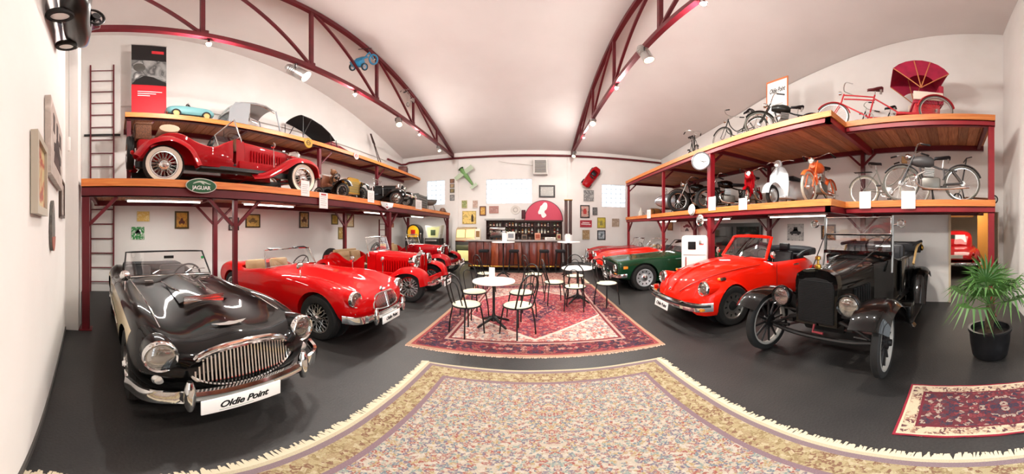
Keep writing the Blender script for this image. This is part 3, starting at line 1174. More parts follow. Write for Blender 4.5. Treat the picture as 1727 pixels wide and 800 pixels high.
    MB().tube(catmull([(.55, -.23, .925), (1.0, -.15, .905), (1.12, 0, .9), (1.0, .15, .905), (.55, .23, .925)], 5), .008, 6).build('scoop_moulding', CHROME, car)
    bd = MB()
    bd.prism([(0, .03), (.04, .02), (.15, .025), (.10, -.005), (.03, -.02), (-.03, -.02), (-.10, -.005), (-.15, .025), (-.04, .02)], .008, TR(1.80, 0, .803) @ RY(.25) @ RZ(PI / 2))
    bd.build('winged_badge', CHROME, car)
    for s in (1, -1):
        MB().tube(catmull([(1.72, s * .52, .812), (1.3, s * .53, .872), (.8, s * .54, .888), (.2, s * .56, .905)], 5), .006, 6).build('wing_moulding', CHROME, car)
        MB().tube(catmull([(1.02, s * .778, .60), (.5, s * .783, .60), (-.1, s * .78, .56), (-.75, s * .775, .52)], 5), .007, 6).build('swage_moulding', CHROME, car)
    for s in (1, -1):
        MB().box((.42, s * .36 - .05, .905), (.47, s * .36 + .05, .925)).build('bonnet_vent', CHROME, car)
    curve_bumper(car, [(1.86, .78, .44), (2.04, .66, .42), (2.11, .35, .41), (2.13, 0, .41), (2.11, -.35, .41), (2.04, -.66, .42), (1.86, -.78, .44)], .10)
    plate(car, 2.185, .36, -.12, 0, .56, .125)
    # windscreen
    base = [(.03 + .10 * (1 - (y / .62) ** 2), y, .90 + .035 * (1 - (y / .62) ** 2)) for y in (-.62, -.4, -.15, .15, .4, .62)]
    top = [(-.17 + .10 * (1 - (y / .6) ** 2), y * .95, 1.215 + .02 * (1 - (y / .6) ** 2)) for y in (-.6, -.4, -.15, .15, .4, .6)]
    ws = screen(car, base, top, BLACKM, .013)
    MB().tube([Vector(p) + Vector((.02, 0, -.005)) for p in base], .013, 8).build('screen_base', CHROME, ws)
    for s in (-.25, .2):
        MB().tube([(.14, s, .95), (.1, s + .1, .99), (.06, s + .32, .985)], .006, 5).build('wiper', CHROME, ws)
    MB().cyl((-.06, .53, 1.13), (-.055, .53, 1.13), .022, n=12).build('inspection_sticker', mat('green_sticker', '2E9A55', .6), ws)
    MB().box((.02, -.07, 1.14), (.03, .07, 1.18), bev=.004).build('rear_view_mirror', BLACKM, ws)
    mirror(car, (.62, -.66, .85), -1)
    MB().tube([(-.3, .77, .66), (-.42, .785, .66)], .012, 6).build('door_handle', CHROME, car)
    return car


black_roadster((-3.62, .74, 0), 0.06)


# ---------------------------------------------------------------- rounded red roadster with twin-panel grille
def rounded_roadster(loc, rz, label, paint, group=None, simple=False, lampm=None):
    car = thing('roadster', label, 'car', loc, rz, group)
    st = [
        S(2.0, (0, .40), (.2, .40), (.30, .44), (.34, .50), (.32, .56), (.26, .60), (.14, .62), (0, .625)),
        S(1.93, (0, .33), (.36, .33), (.52, .40), (.58, .50), (.55, .60), (.46, .66), (.25, .67), (0, .675)),
        S(1.76, (0, .26), (.48, .26), (.66, .38), (.71, .53), (.68, .69), (.57, .76), (.33, .725), (0, .735)),
        S(1.35, (0, .22), (.55, .22), (.71, .35), (.745, .55), (.715, .77), (.58, .85), (.36, .79), (0, .81)),
        S(.75, (0, .19), (.6, .19), (.71, .30), (.745, .54), (.72, .77), (.60, .845), (.40, .83), (0, .87)),
        S(.15, (0, .18), (.6, .18), (.71, .28), (.745, .53), (.72, .74), (.63, .83), (.44, .865), (0, .91)),
        S(-.2, (0, .18), (.6, .18), (.71, .28), (.745, .53), (.72, .72), (.65, .81), (.44, .85), (0, .88)),
        S(-.75, (0, .18), (.6, .18), (.71, .28), (.745, .52), (.725, .68), (.67, .75), (.44, .77), (0, .79)),
        S(-1.25, (0, .22), (.6, .22), (.71, .33), (.745, .55), (.72, .77), (.60, .855), (.40, .83), (0, .85)),
        S(-1.7, (0, .28), (.5, .28), (.66, .38), (.70, .53), (.66, .70), (.53, .77), (.34, .76), (0, .78)),
        S(-2.02, (0, .38), (.36, .38), (.48, .42), (.52, .48), (.48, .55), (.38, .60), (.24, .62), (0, .63))]
    me = loft_body(st, 6, 4).mesh('body', paint)
    cuts = [arch(1.38, .33, .37, s * .45, s * 1.2) for s in (1, -1)] + [arch(-1.08, .33, .36, s * .45, s * 1.2) for s in (1, -1)]
    cuts.append(MB().box((-.98, -.59, .42), (.1, .59, 1.3), bev=.13))
    link_mesh('body', boolean(me, cuts), car)
    well(car, 1.38, .33, .355, .44, .5)
    well(car, -1.08, .33, .345, .44, .5)
    MB().box((-.95, -.57, .40), (.08, .57, .44)).build('cabin_floor', BLACKF, car)
    for s in (1, -1):
        seat(car, -.52, s * .3, .44, TAN, .44, .42)
        MB().box((-.9, s * .585 - .012, .45), (.02, s * .585 + .012, .70)).build('door_lining', TAN, car)
    MB().box((.03, -.57, .6), (.1, .57, .83), bev=.02).build('dashboard', paint, car)
    steering(car, -.1, .3, .84, .2, .35)
    wheels4(car, 1.38, -1.08, .645, .325, .16, 'wire')
    for s in (1, -1):
        headlamp(car, (1.90, s * .565, .65), .1, (1, s * .05, .04), .5, pod=paint)
        small_lamp(car, (1.90, s * .55, .475), .05)
        overrider(car, 2.06, s * .36, .40, .22)
        if not simple:
            mirror(car, (.95, s * .62, .83), s)
    # twin panel grille
    gr = None
    prof = [(-.27, .70 - .225), (-.30, .52), (-.26, .60), (-.18, .655), (0, .665), (.18, .655), (.26, .60), (.30, .52), (.27, .475), (0, .455)]
    gx = lambda y, z: 2.045 - .25 * y * y - .30 * (z - .46)
    gp = catmull(prof, 3, True)
    gr = MB().tube([(gx(y, z), y, z) for y, z in gp], .014, 7, True).build('grille_surround', CHROME, car)
    gb = MB()
    for k in range(-13, 14):
        y = k * .02
        zt = .655 - 1.1 * max(0, abs(y) - .14) ** 1.3
        gb.bar((gx(y, .47) + .004, y, .468), (gx(y, zt) + .004, y, zt), .007, .015)
    stuff(gb.build('grille_bars', CHROME, gr))
    MB().rings([[(gx(y, z) - d, y * .97, z) for y, z in gp] for d in (.015, .09)]).build('grille_backing', DARK, gr)
    MB().bar((gx(0, .455) + .012, 0, .455), (gx(0, .665) + .012, 0, .665), .03, .025).build('centre_bar', CHROME, gr)
    MB().ball((1.93, 0, .70), (.02, .035, .04)).build('badge', CHROME, car)
    curve_bumper(car, [(1.84, .74, .42), (1.99, .62, .40), (2.06, .33, .39), (2.08, 0, .39), (2.06, -.33, .39), (1.99, -.62, .40), (1.84, -.74, .42)], .10)
    plate(car, 2.12, .33, -.05, 0, .46, .11)
    base = [(.02 + .12 * (1 - (y / .6) ** 2), y, .855 + .045 * (1 - (y / .6) ** 2)) for y in (-.6, -.4, -.15, .15, .4, .6)]
    top = [(-.12 + .10 * (1 - (y / .57) ** 2), y * .95, 1.16 + .02 * (1 - (y / .57) ** 2)) for y in (-.57, -.4, -.15, .15, .4, .57)]
    ws = screen(car, base, top, CHROME, .012)
    for s in (1, -1):
        MB().box((-.02, -.16, -.006), (.10, .16, .006), TR(-.16, s * .3, 1.19) @ RY(.25), bev=.004).build('sun_visor', LEATHER, ws)
    MB().tube([(.13, -.1, .90), (.1, .1, .95), (.06, .3, .93)], .005, 5).build('wiper', CHROME, ws)
    return car


rounded_roadster((-3.95, 3.1, 0), 0.02, 'bright red rounded open roadster with slanted twin grille beside the black roadster', RED)


# ---------------------------------------------------------------- angular green roadster and two more at the far end
def angular_roadster(loc, rz, label, paint, nose='square', disc=None, hood=True):
    car = thing('sports_car', label, 'car', loc, rz)
    if nose == 'square':
        st = [
            S(1.98, (0, .40), (.55, .40), (.66, .43), (.69, .55), (.69, .66), (.64, .71), (.4, .73), (0, .74)),
            S(1.9, (0, .33), (.58, .33), (.70, .40), (.725, .55), (.72, .69), (.66, .75), (.42, .77), (0, .785)),
            S(1.4, (0, .22), (.6, .22), (.71, .35), (.735, .56), (.725, .74), (.67, .80), (.42, .82), (0, .85)),
            S(.7, (0, .18), (.6, .18), (.71, .3), (.735, .55), (.725, .75), (.67, .82), (.42, .86), (0, .9)),
            S(.1, (0, .18), (.6, .18), (.71, .28), (.735, .54), (.725, .75), (.67, .83), (.44, .88), (0, .93)),
            S(-.7, (0, .18), (.6, .18), (.71, .28), (.735, .54), (.725, .75), (.67, .82), (.44, .84), (0, .86)),
            S(-1.3, (0, .22), (.6, .22), (.71, .33), (.735, .55), (.725, .76), (.65, .82), (.42, .83), (0, .84)),
            S(-1.9, (0, .34), (.56, .34), (.68, .42), (.70, .55), (.68, .68), (.6, .74), (.4, .76), (0, .77)),
            S(-1.98, (0, .42), (.5, .42), (.6, .46), (.64, .55), (.6, .64), (.54, .68), (.36, .7), (0, .7))]
    else:
        st = [
            S(2.05, (0, .42), (.16, .42), (.26, .45), (.30, .5), (.27, .55), (.2, .57), (.1, .58), (0, .58)),
            S(1.95, (0, .33), (.36, .33), (.52, .40), (.58, .48), (.53, .56), (.43, .60), (.25, .64), (0, .66)),
            S(1.65, (0, .25), (.5, .25), (.68, .38), (.73, .53), (.69, .68), (.58, .74), (.34, .74), (0, .78)),
            S(1.2, (0, .2), (.56, .2), (.72, .34), (.76, .54), (.72, .74), (.60, .81), (.36, .80), (0, .86)),
            S(.6, (0, .18), (.6, .18), (.72, .3), (.755, .54), (.73, .75), (.62, .82), (.42, .84), (0, .9)),
            S(.1, (0, .18), (.6, .18), (.72, .28), (.755, .54), (.73, .74), (.64, .83), (.44, .87), (0, .93)),
            S(-.7, (0, .18), (.6, .18), (.72, .28), (.755, .53), (.73, .72), (.66, .79), (.44, .81), (0, .83)),
            S(-1.3, (0, .22), (.6, .22), (.72, .33), (.755, .55), (.73, .75), (.62, .84), (.42, .83), (0, .85)),
            S(-1.85, (0, .32), (.48, .32), (.62, .4), (.66, .52), (.62, .66), (.5, .72), (.34, .73), (0, .75)),
            S(-2.02, (0, .4), (.4, .4), (.5, .44), (.54, .5), (.5, .58), (.4, .62), (.26, .64), (0, .65))]
    me = loft_body(st, 5, 3).mesh('body', paint)
    cuts = [arch(1.3, .33, .38, s * .45, s * 1.2) for s in (1, -1)] + [arch(-1.1, .33, .37, s * .45, s * 1.2) for s in (1, -1)]
    cuts.append(MB().box((-.95, -.58, .42), (.08, .58, 1.3), bev=.1))
    link_mesh('body', boolean(me, cuts), car)
    well(car, 1.3, .33, .365, .44, .5)
    well(car, -1.1, .33, .355, .44, .5)
    MB().box((-.93, -.56, .40), (.06, .56, .44)).build('cabin_floor', BLACKF, car)
    for s in (1, -1):
        seat(car, -.5, s * .3, .44, LEATHER, .44, .46)
    MB().box((.0, -.56, .62), (.08, .56, .86), bev=.02).build('dashboard', BLACKM, car)
    steering(car, -.12, .3, .86, .19, .35)
    if nose == 'square':
        wheels4(car, 1.3, -1.1, .645, .33, .18, 'disc', disc_m=disc)
        MB().box((1.955, -.62, .46), (1.995, .62, .69), bev=.01).build('grille_panel', DARK, car)
        gb = MB()
        for k in range(6):
            gb.box((1.99, -.36, .475 + k * .038), (2.003, .36, .483 + k * .038))
        stuff(gb.build('grille_bars', CHROME, car))
        for s in (1, -1):
            headlamp(car, (1.985, s * .5, .58), .085, (1, 0, 0), .3)
            MB().box((-.06, -.008, -.035), (.06, .008, .035), TR(1.80, s * .725, .61), bev=.008).build('indicator_lamp', AMBER, car)
            MB().box((1.98, s * .52 - .09, .42), (2.0, s * .52 + .09, .46), bev=.008).build('side_lamp', AMBER, car)
            overrider(car, 2.03, s * .33, .40, .2)
        curve_bumper(car, [(1.78, .76, .42), (1.97, .70, .41), (2.06, .4, .40), (2.07, 0, .40), (2.06, -.4, .40), (1.97, -.70, .41), (1.78, -.76, .42)], .085)
    else:
        wheels4(car, 1.3, -1.1, .645, .325, .16, 'wire')
        gr = MB().tube([(2.06 - .2 * (y * y), y, .5 + z) for y, z in [(.27 * math.cos(a), .06 * math.sin(a)) for a in [2 * PI * k / 24 for k in range(24)]]], .012, 6, True).build('grille_surround', CHROME, car)
        MB().rings([[(x, .26 * math.cos(a), .5 + .055 * math.sin(a)) for a in [2 * PI * k / 20 for k in range(20)]] for x in (2.0, 2.058)]).build('grille_backing', DARK, gr)
        for s in (1, -1):
            headlamp(car, (1.90, s * .54, .63), .09, (1, 0, .1), .5, pod=paint)
            small_lamp(car, (1.95, s * .5, .46), .035, m=AMBER)
            overrider(car, 2.04, s * .34, .40, .2)
        curve_bumper(car, [(1.82, .74, .42), (1.98, .62, .40), (2.07, .33, .39), (2.09, 0, .39), (2.07, -.33, .39), (1.98, -.62, .40), (1.82, -.74, .42)], .08)
    plate(car, 2.10, .33, 0, 0, .44, .10)
    base = [(.02 + .12 * (1 - (y / .62) ** 2), y, .87 + .05 * (1 - (y / .62) ** 2)) for y in (-.62, -.4, -.15, .15, .4, .62)]
    top = [(-.30 + .12 * (1 - (y / .58) ** 2), y * .95, 1.2 + .02 * (1 - (y / .58) ** 2)) for y in (-.58, -.4, -.15, .15, .4, .58)]
    screen(car, base, top, BLACKM if nose == 'square' else CHROME, .014)
    if hood:
        rows = []
        for x, z, w in ((-.28, 1.215, .54), (-.6, 1.25, .56), (-.95, 1.2, .57), (-1.2, 1.0, .58), (-1.32, .86, .6)):
            rows.append([(x, w * math.sin(q), z - .18 * (1 - math.cos(q))) for q in [-1.25 + 2.5 * i / 8 for i in range(9)]])
        MB().sheet(rows, .02).build('soft_top', BLACKF, car)
    return car


angular_roadster((3.95, 6.7, 0), PI, 'dark green angular sports car with black soft top beside the white cooler', GREEN, 'square', mat('silver_wheel_paint', 'C4C8CC', .35, .6))
angular_roadster((4.0, 8.37, 0), PI, 'orange red open sports car with low oval nose behind the green car', RED3, 'oval', hood=False)
rounded_roadster((4.0, 9.88, 0), PI, 'crimson open sports car farthest along under the motorcycle rack', RED2, simple=True)
# ---------------------------------------------------------------- upright pre-war style two-seaters with separate mudguards
def upright_car(name, label, paint, loc, rz, wheel='wire', whitewall=False, seat_m=None, grille_m=None, scale=1., plate_on=True, chrome_shell=True, screen_up=True, side_lamps=True, stretch=1.):
    car = thing(name, label, 'car', loc, rz)
    car.scale = (scale,) * 3
    seat_m = seat_m or TAN
    # bonnet
    st = []
    for x, w, z0, z1 in ((1.2, .17, .44, .97), (.95, .20, .44, .98), (.6, .26, .44, 1.0), (.2, .345, .44, 1.015)):
        st.append(S(x, (0, z0), (w * .9, z0), (w, z0 + .05), (w, (z0 + z1) / 2), (w * .99, z1 - .13), (w * .86, z1 - .04), (w * .5, z1), (0, z1 + .01)))
    bo = loft_body(st, 4, 3).build('bonnet', paint, car)
    lv = MB()
    for s in (1, -1):
        for k in range(12):
            x = .38 + k * .058
            w = .345 + (x - .2) * (.17 - .345) / 1.0 + .012
            lv.box((x - .008, s * w - .012, .58), (x + .018, s * w + .012, .82))
    stuff(lv.build('bonnet_louvres', paint, bo))
    MB().bar((1.2, 0, .985), (.2, 0, 1.03), .012, .012).build('bonnet_hinge', CHROME, bo)
    # radiator shell
    sh = [(-.205, .40), (-.215, .85), (-.19, .95), (-.10, 1.0), (0, 1.015), (.10, 1.0), (.19, .95), (.215, .85), (.205, .40)]
    F = Matrix(((0, 0, 1, 1.19), (1, 0, 0, 0), (0, 1, 0, 0), (0, 0, 0, 1)))
    sm = CHROME if chrome_shell else paint
    ra = MB().prism(sh, .1, F).build('radiator_shell', sm, car)
    ins = [(y * .82, .46 + (z - .40) * .84) for y, z in sh]
    MB().prism(ins, .012, TR(.098, 0, 0) @ F).build('radiator_core', grille_m or DARK, ra)
    gb = MB()
    for k in range(-8, 9):
        y = k * .02
        gb.box((1.298, y - .003, .47), (1.312, y + .003, .94 - 1.4 * max(0, abs(y) - .1)))
    stuff(gb.build('radiator_slats', grille_m or paint, ra))
    MB().box((1.3, -.012, .44), (1.32, .012, 1.0)).build('centre_bar', sm, ra)
    MB().lathe([(.03, 0), (.035, .02), (.03, .05), (0, .055)], 12, TR(1.24, 0, 1.01)).build('filler_cap', CHROME, ra)
    # tub with cockpit
    st = []
    for x, w, z1 in ((.22, .36, 1.0), (.05, .44, 1.0), (-.12, .50, .90), (-.35, .545, .76), (-.6, .56, .80), (-.85, .56, .93), (-1.08, .53, .93), (-1.28, .45, .80)):
        st.append(S(x, (0, .36), (w * .85, .36), (w * .95, .42), (w, .55), (w, z1 - .12), (w * .97, z1 - .03), (w * .6, z1), (0, z1 + .005)))
    me = loft_body(st, 4, 3).mesh('body', paint)
    link_mesh('body', boolean(me, [MB().box((-1.0, -.47, .46), (.06, .47, 1.4), bev=.06)]), car)
    MB().box((-.98, -.45, .44), (.04, .45, .475)).build('cabin_floor', BLACKF, car)
    for s in (1, -1):
        seat(car, -.6, s * .23, .48, seat_m, .42, .42, .2, .42)
    MB().box((-1.06, -.46, .88), (-.98, .46, 1.0), bev=.03).build('seat_roll', seat_m, car)
    MB().box((.0, -.44, .72), (.06, .44, .97), bev=.02).build('dashboard', mat('walnut_dash', '5B3117', .3, coat=.5), car)
    steering(car, -.18, .22, 1.0, .2, .3)
    # tank and spare wheel
    MB().box((-1.46, -.42, .46), (-1.26, .42, .83), bev=.05).build('fuel_tank', paint, car)
    add_wheel(car, -1.55, 0, .68, 'wire', .31, .13, 1, rot=RY(-PI / 2))
    MB().box((-1.5, -.5, .3), (1.35, -.4, .4)).box((-1.5, .4, .3), (1.35, .5, .4)).build('chassis_rail', BLACKM, car)
    # mudguards and running boards
    for s in (1, -1):
        sweep_fender(car, [(1.66, .40), (1.60, .62), (1.42, .735), (1.2, .75), (.98, .69), (.72, .50), (.45, .34), (.2, .29)], s * .38, s * .76, paint, .05, lip=.07)
        sweep_fender(car, [(-.58, .34), (-.72, .62), (-.95, .77), (-1.15, .78), (-1.38, .68), (-1.55, .46)], s * .5, s * .80, paint, .05, lip=.06)
        MB().box((-.62, min(s * .48, s * .74), .27), (.3, max(s * .48, s * .74), .30), bev=.008).build('running_board', BLACKM, car)
        MB().box((.1, min(s * .36, s * .44), .36), (1.15, max(s * .36, s * .44), .56), bev=.02).build('valance', paint, car)
        headlamp(car, (1.26, s * .37, .84), .115, (1, 0, 0), .9)
        MB().tube([(1.15, s * .2, .66), (1.17, s * .37, .70), (1.17, s * .37, .76)], .015, 6).build('lamp_bracket', CHROME, car)
        if side_lamps:
            small_lamp(car, (1.36, s * .58, .77), .04, m=CHROME)
        small_lamp(car, (-1.56, s * .66, .5), .035, (-1, 0, 0), mat('red_lens', 'A01010', .2), 'tail_lamp')
        overrider(car, 1.80, s * .25, .44, .2)
        MB().bar((1.35, s * .42, .38), (1.76, s * .4, .43), .04).build('bumper_iron', BLACKM, car)
    curve_bumper(car, [(1.68, .68, .44), (1.78, .5, .44), (1.81, 0, .44), (1.78, -.5, .44), (1.68, -.68, .44)], .08)
    MB().box((1.55, -.38, .42), (1.6, .38, .52)).build('front_apron', paint, car)
    if plate_on:
        plate(car, 1.86, .36, 0, 0, .46, .11)
    ww = 'white' if whitewall else wheel
    for x in (1.25, -1.12):
        for s in (1, -1):
            add_wheel(car, x, s * .60, .325, ww, .325, .13, s)
    if screen_up:
        base = [(.1, y, 1.01) for y in (-.46, 0, .46)]
        top = [(.0, y, 1.34) for y in (-.46, 0, .46)]
        w = screen(car, base, top, CHROME, .013)
        for s in (1, -1):
            MB().tube([(.12, s * .48, .9), (.1, s * .475, 1.02)], .012, 6).build('screen_pillar', CHROME, w)
        MB().tube([(.04, .1, 1.33), (.08, .2, 1.16)], .006, 5).build('wiper', BLACKM, w)
    for s in (1, -1):
        mirror(car, (.62, s * .66, .45), s, .4)
    if stretch != 1.:
        for ch in car.children:
            if ch.name.startswith('wheel'):
                ch.location.x *= stretch
            else:
                for q in [ch] + list(ch.children):
                    q.data.transform(Matrix.Diagonal((stretch, 1, 1, 1)))
    return car


upright_car('vintage_sports_car', 'red upright two seater with chrome lamps between the rounded roadster and the last car', RED, (-3.72, 5.55, 0), 0., chrome_shell=True, grille_m=RED)
upright_car('vintage_sports_car', 'dark red upright two seater farthest along under the car rack', RED2, (-4.2, 8.55, 0), 0., chrome_shell=True)
upright_car('vintage_sports_car', 'crimson upright two seater with whitewall tyres on the rack above the black roadster', RED2, (-4.98, 2.16, 2.282), PI / 2, whitewall=True, scale=1.06, stretch=1.14, plate_on=False, side_lamps=False)
# ---------------------------------------------------------------- orange red convertible with round bonnet and separate wings
def round_convertible(loc, rz):
    P = RED3
    car = thing('convertible_car', 'orange red round-nosed convertible with folded black hood and chrome bumper', 'car', loc, rz)
    def sec(x, zb, w, z1, wm=None, zm=.55):
        wm = wm or w
        return S(x, (0, zb), (wm * .8, zb), (wm * .97, zb + .06), (wm, zm), (w * .98, z1 - .24 * (z1 - zm) - .06), (w * .85, z1 - .06), (w * .5, z1 - .012), (0, z1))
    st = [sec(1.90, .36, .20, .50, .26, .43), sec(1.84, .30, .30, .62, .34, .46), sec(1.70, .26, .40, .75, .44, .5), sec(1.40, .24, .50, .88, .52), sec(1.0, .22, .58, .965, .60), sec(.6, .22, .64, 1.0, .67),
          sec(.30, .22, .69, 1.0, .73), sec(0, .22, .71, .965, .755), sec(-.5, .22, .71, .955, .76), sec(-.95, .22, .69, .955, .74), sec(-1.25, .24, .62, .93, .66), sec(-1.6, .28, .50, .80, .54), sec(-1.85, .34, .36, .62, .4), sec(-1.95, .4, .22, .5, .26, .44)]
    me = loft_body(st, 5, 3).mesh('body', P)
    cuts = [MB().box((-1.18, -.58, .45), (.2, .58, 1.4), bev=.1)] + [arch(x, .32, .36, s * .42, s * 1.2) for x in (1.2, -1.2) for s in (1, -1)]
    link_mesh('body', boolean(me, cuts), car)
    well(car, 1.2, .32, .35, .40, .45)
    well(car, -1.2, .32, .35, .40, .45)
    # bonnet seam ribs
    for s in (1, -1):
        MB().tube(catmull([(1.87, s * .22, .57), (1.72, s * .35, .70), (1.4, s * .46, .81), (1.0, s * .55, .88), (.5, s * .64, .92)], 5), .010, 6).build('bonnet_seam', mat('seam_red', 'B02012', .3), car)
    MB().tube(catmull([(1.905, 0, .55), (1.74, 0, .745), (1.4, 0, .892), (.9, 0, .985)], 5), .012, 6).build('bonnet_rib', P, car)
    MB().tube([(1.9, -.0, .56), (1.93, 0, .57), (1.9, 0, .60)], .014, 6).build('bonnet_handle', CHROME, car)
    # wings
    for s in (1, -1):
        for front in (1, 0):
            if front:
                ring = [(.62, .30, .10, .50), (.72, .40, .18, .56), (.9, .60, .25, .62), (1.15, .735, .29, .70), (1.4, .745, .295, .74), (1.6, .69, .27, .72), (1.72, .60, .22, .64), (1.78, .48, .12, .50)]
            else:
                ring = [(-.62, .34, .10, .50), (-.75, .50, .20, .56), (-.95, .66, .25, .62), (-1.2, .735, .285, .68), (-1.5, .69, .27, .68), (-1.72, .56, .22, .58), (-1.85, .42, .1, .48)]
            rows = catmull([list(q) for q in ring], 4)
            rs = []
            for x, zt, wo, _ in rows:
                zt = max(zt, .3)
                sec_ = [(.50, .26), (.50 + wo * .9, .26), (.50 + wo, .26 + (zt - .26) * .35), (.50 + wo * .93, .26 + (zt - .26) * .72), (.50 + wo * .62, .26 + (zt - .26) * .95), (.50 + wo * .2, zt), (.44, zt - .02), (.42, .30)]
                rs.append([(x, s * y, z) for y, z in catmull(sec_, 2, True)])
            me = MB().rings(rs).mesh('wing', P)
            link_mesh('wing', boolean(me, [arch(1.2 if front else -1.2, .32, .365, s * .3, s * 1.2)]), car)
        headlamp(car, (1.70, s * .62, .66), .105, (1, 0, .12), .5, pod=P)
        o = MB().rings([[(1.36 + dx, s * (.62 + y), .755 + z) for y, z in ((-.04, 0), (-.03, .035), (0, .045), (.03, .035), (.04, 0))] for dx in (-.06, .05)]).build('indicator', CHROME, car)
        MB().ball((1.42, s * .62, .775), (.012, .035, .022)).build('lens', AMBER, o)
        MB().box((-.75, min(s * .72, s * .82), .22), (.75, max(s * .72, s * .82), .27), bev=.012).build('running_board', BLACKM, car)
        MB().tube([(-.35, s * .765, .84), (-.5, s * .775, .84)], .014, 6).build('door_handle', CHROME, car)
        MB().tube([(.18, s * .755, .30), (.18, s * .765, .6), (.16, s * .745, .93)], .004, 5).build('door_gap', DARK, car)
        mirror(car, (.30, s * .76, .95), s, .1)
    wheels4(car, 1.2, -1.2, .66, .325, .17, 'disc', disc_m=None)
    # bumper: double chrome blade with black strip
    curve_bumper(car, [(1.70, .84, .43), (1.90, .72, .43), (2.0, .4, .43), (2.03, 0, .43), (2.0, -.4, .43), (1.90, -.72, .43), (1.70, -.84, .43)], .13)
    curve_bumper(car, [(1.745, .845, .45), (1.945, .725, .45), (2.045, .4, .45), (2.075, 0, .45), (2.045, -.4, .45), (1.945, -.725, .45), (1.745, -.845, .45)], .03, 'bumper_strip', mat('rubber_strip', '151515', .5), .012)
    for s in (1, -1):
        MB().box((1.80, s * .74 - .06, .375), (1.88, s * .74 + .06, .42), RZ(0), bev=.01).build('bumper_lamp', AMBER, car)
    curve_bumper(car, [(-1.7, .8, .45), (-1.98, .6, .45), (-2.05, 0, .45), (-1.98, -.6, .45), (-1.7, -.8, .45)], .12, 'rear_bumper')
    plate(car, 2.065, .335, 0, .15, .42, .12)
    # windscreen with body-coloured frame
    base = [(.30 + .12 * (1 - (y / .6) ** 2), y, .985) for y in (-.6, -.35, 0, .35, .6)]
    top = [(.02 + .10 * (1 - (y / .55) ** 2), y, 1.375 + .03 * (1 - (y / .55) ** 2)) for y in (-.52, -.33, 0, .33, .52)]
    ws = screen(car, base, top, P, .032)
    MB().tube([Vector(p).lerp(Vector(q), .06) for p, q in zip(base, top)], .01, 6).build('screen_seal', CHROME, ws)
    for y in (-.3, .15):
        MB().tube([(.44, y, 1.0), (.38, y + .15, 1.04), (.36, y + .35, 1.03)], .007, 5).build('wiper', BLACKM, ws)
    MB().box((.08, -.1, 1.28), (.1, .1, 1.33), bev=.008).build('rear_view_mirror', BLACKM, ws)
    MB().box((.12, -.56, .72), (.2, .56, .97), bev=.03).build('dashboard', BLACKM, car)
    steering(car, .0, .33, .98, .2, .35)
    MB().box((-1.15, -.56, .42), (.15, .56, .46)).build('cabin_floor', BLACKF, car)
    for s in (1, -1):
        seat(car, -.35, s * .3, .5, LEATHER, .48, .52, .15)
        MB().box((-.06, -.12, 0), (.04, .12, .16), TR(-.68, s * .3, 1.08), bev=.03).build('headrest', LEATHER, car)
    MB().box((-1.12, -.55, .5), (-.95, .55, 1.0), bev=.06).build('rear_bench', LEATHER, car)
    # folded hood stack behind
    rows = []
    for k in range(9):
        y = -.66 + 1.32 * k / 8
        e = 1 - (abs(y) / .66) ** 4 * .35
        rows.append([(-1.28 + .24 * math.cos(a) * e, y, 1.03 + .135 * math.sin(a) * e + .02 * math.sin(3 * a)) for a in [2 * PI * q / 14 for q in range(14)]])
    hd = MB().rings(rows).build('folded_hood', mat('vinyl_hood', '1D1F24', .45), car)
    for s in (1, -1):
        MB().tube(catmull([(-.62, s * .68, .97), (-.8, s * .70, 1.05), (-1.1, s * .69, 1.08), (-1.25, s * .6, 1.1)], 4), .03, 8).build('hood_frame', mat('vinyl_hood'), hd)
    return car


round_convertible((4.0, 3.72, 0), PI)


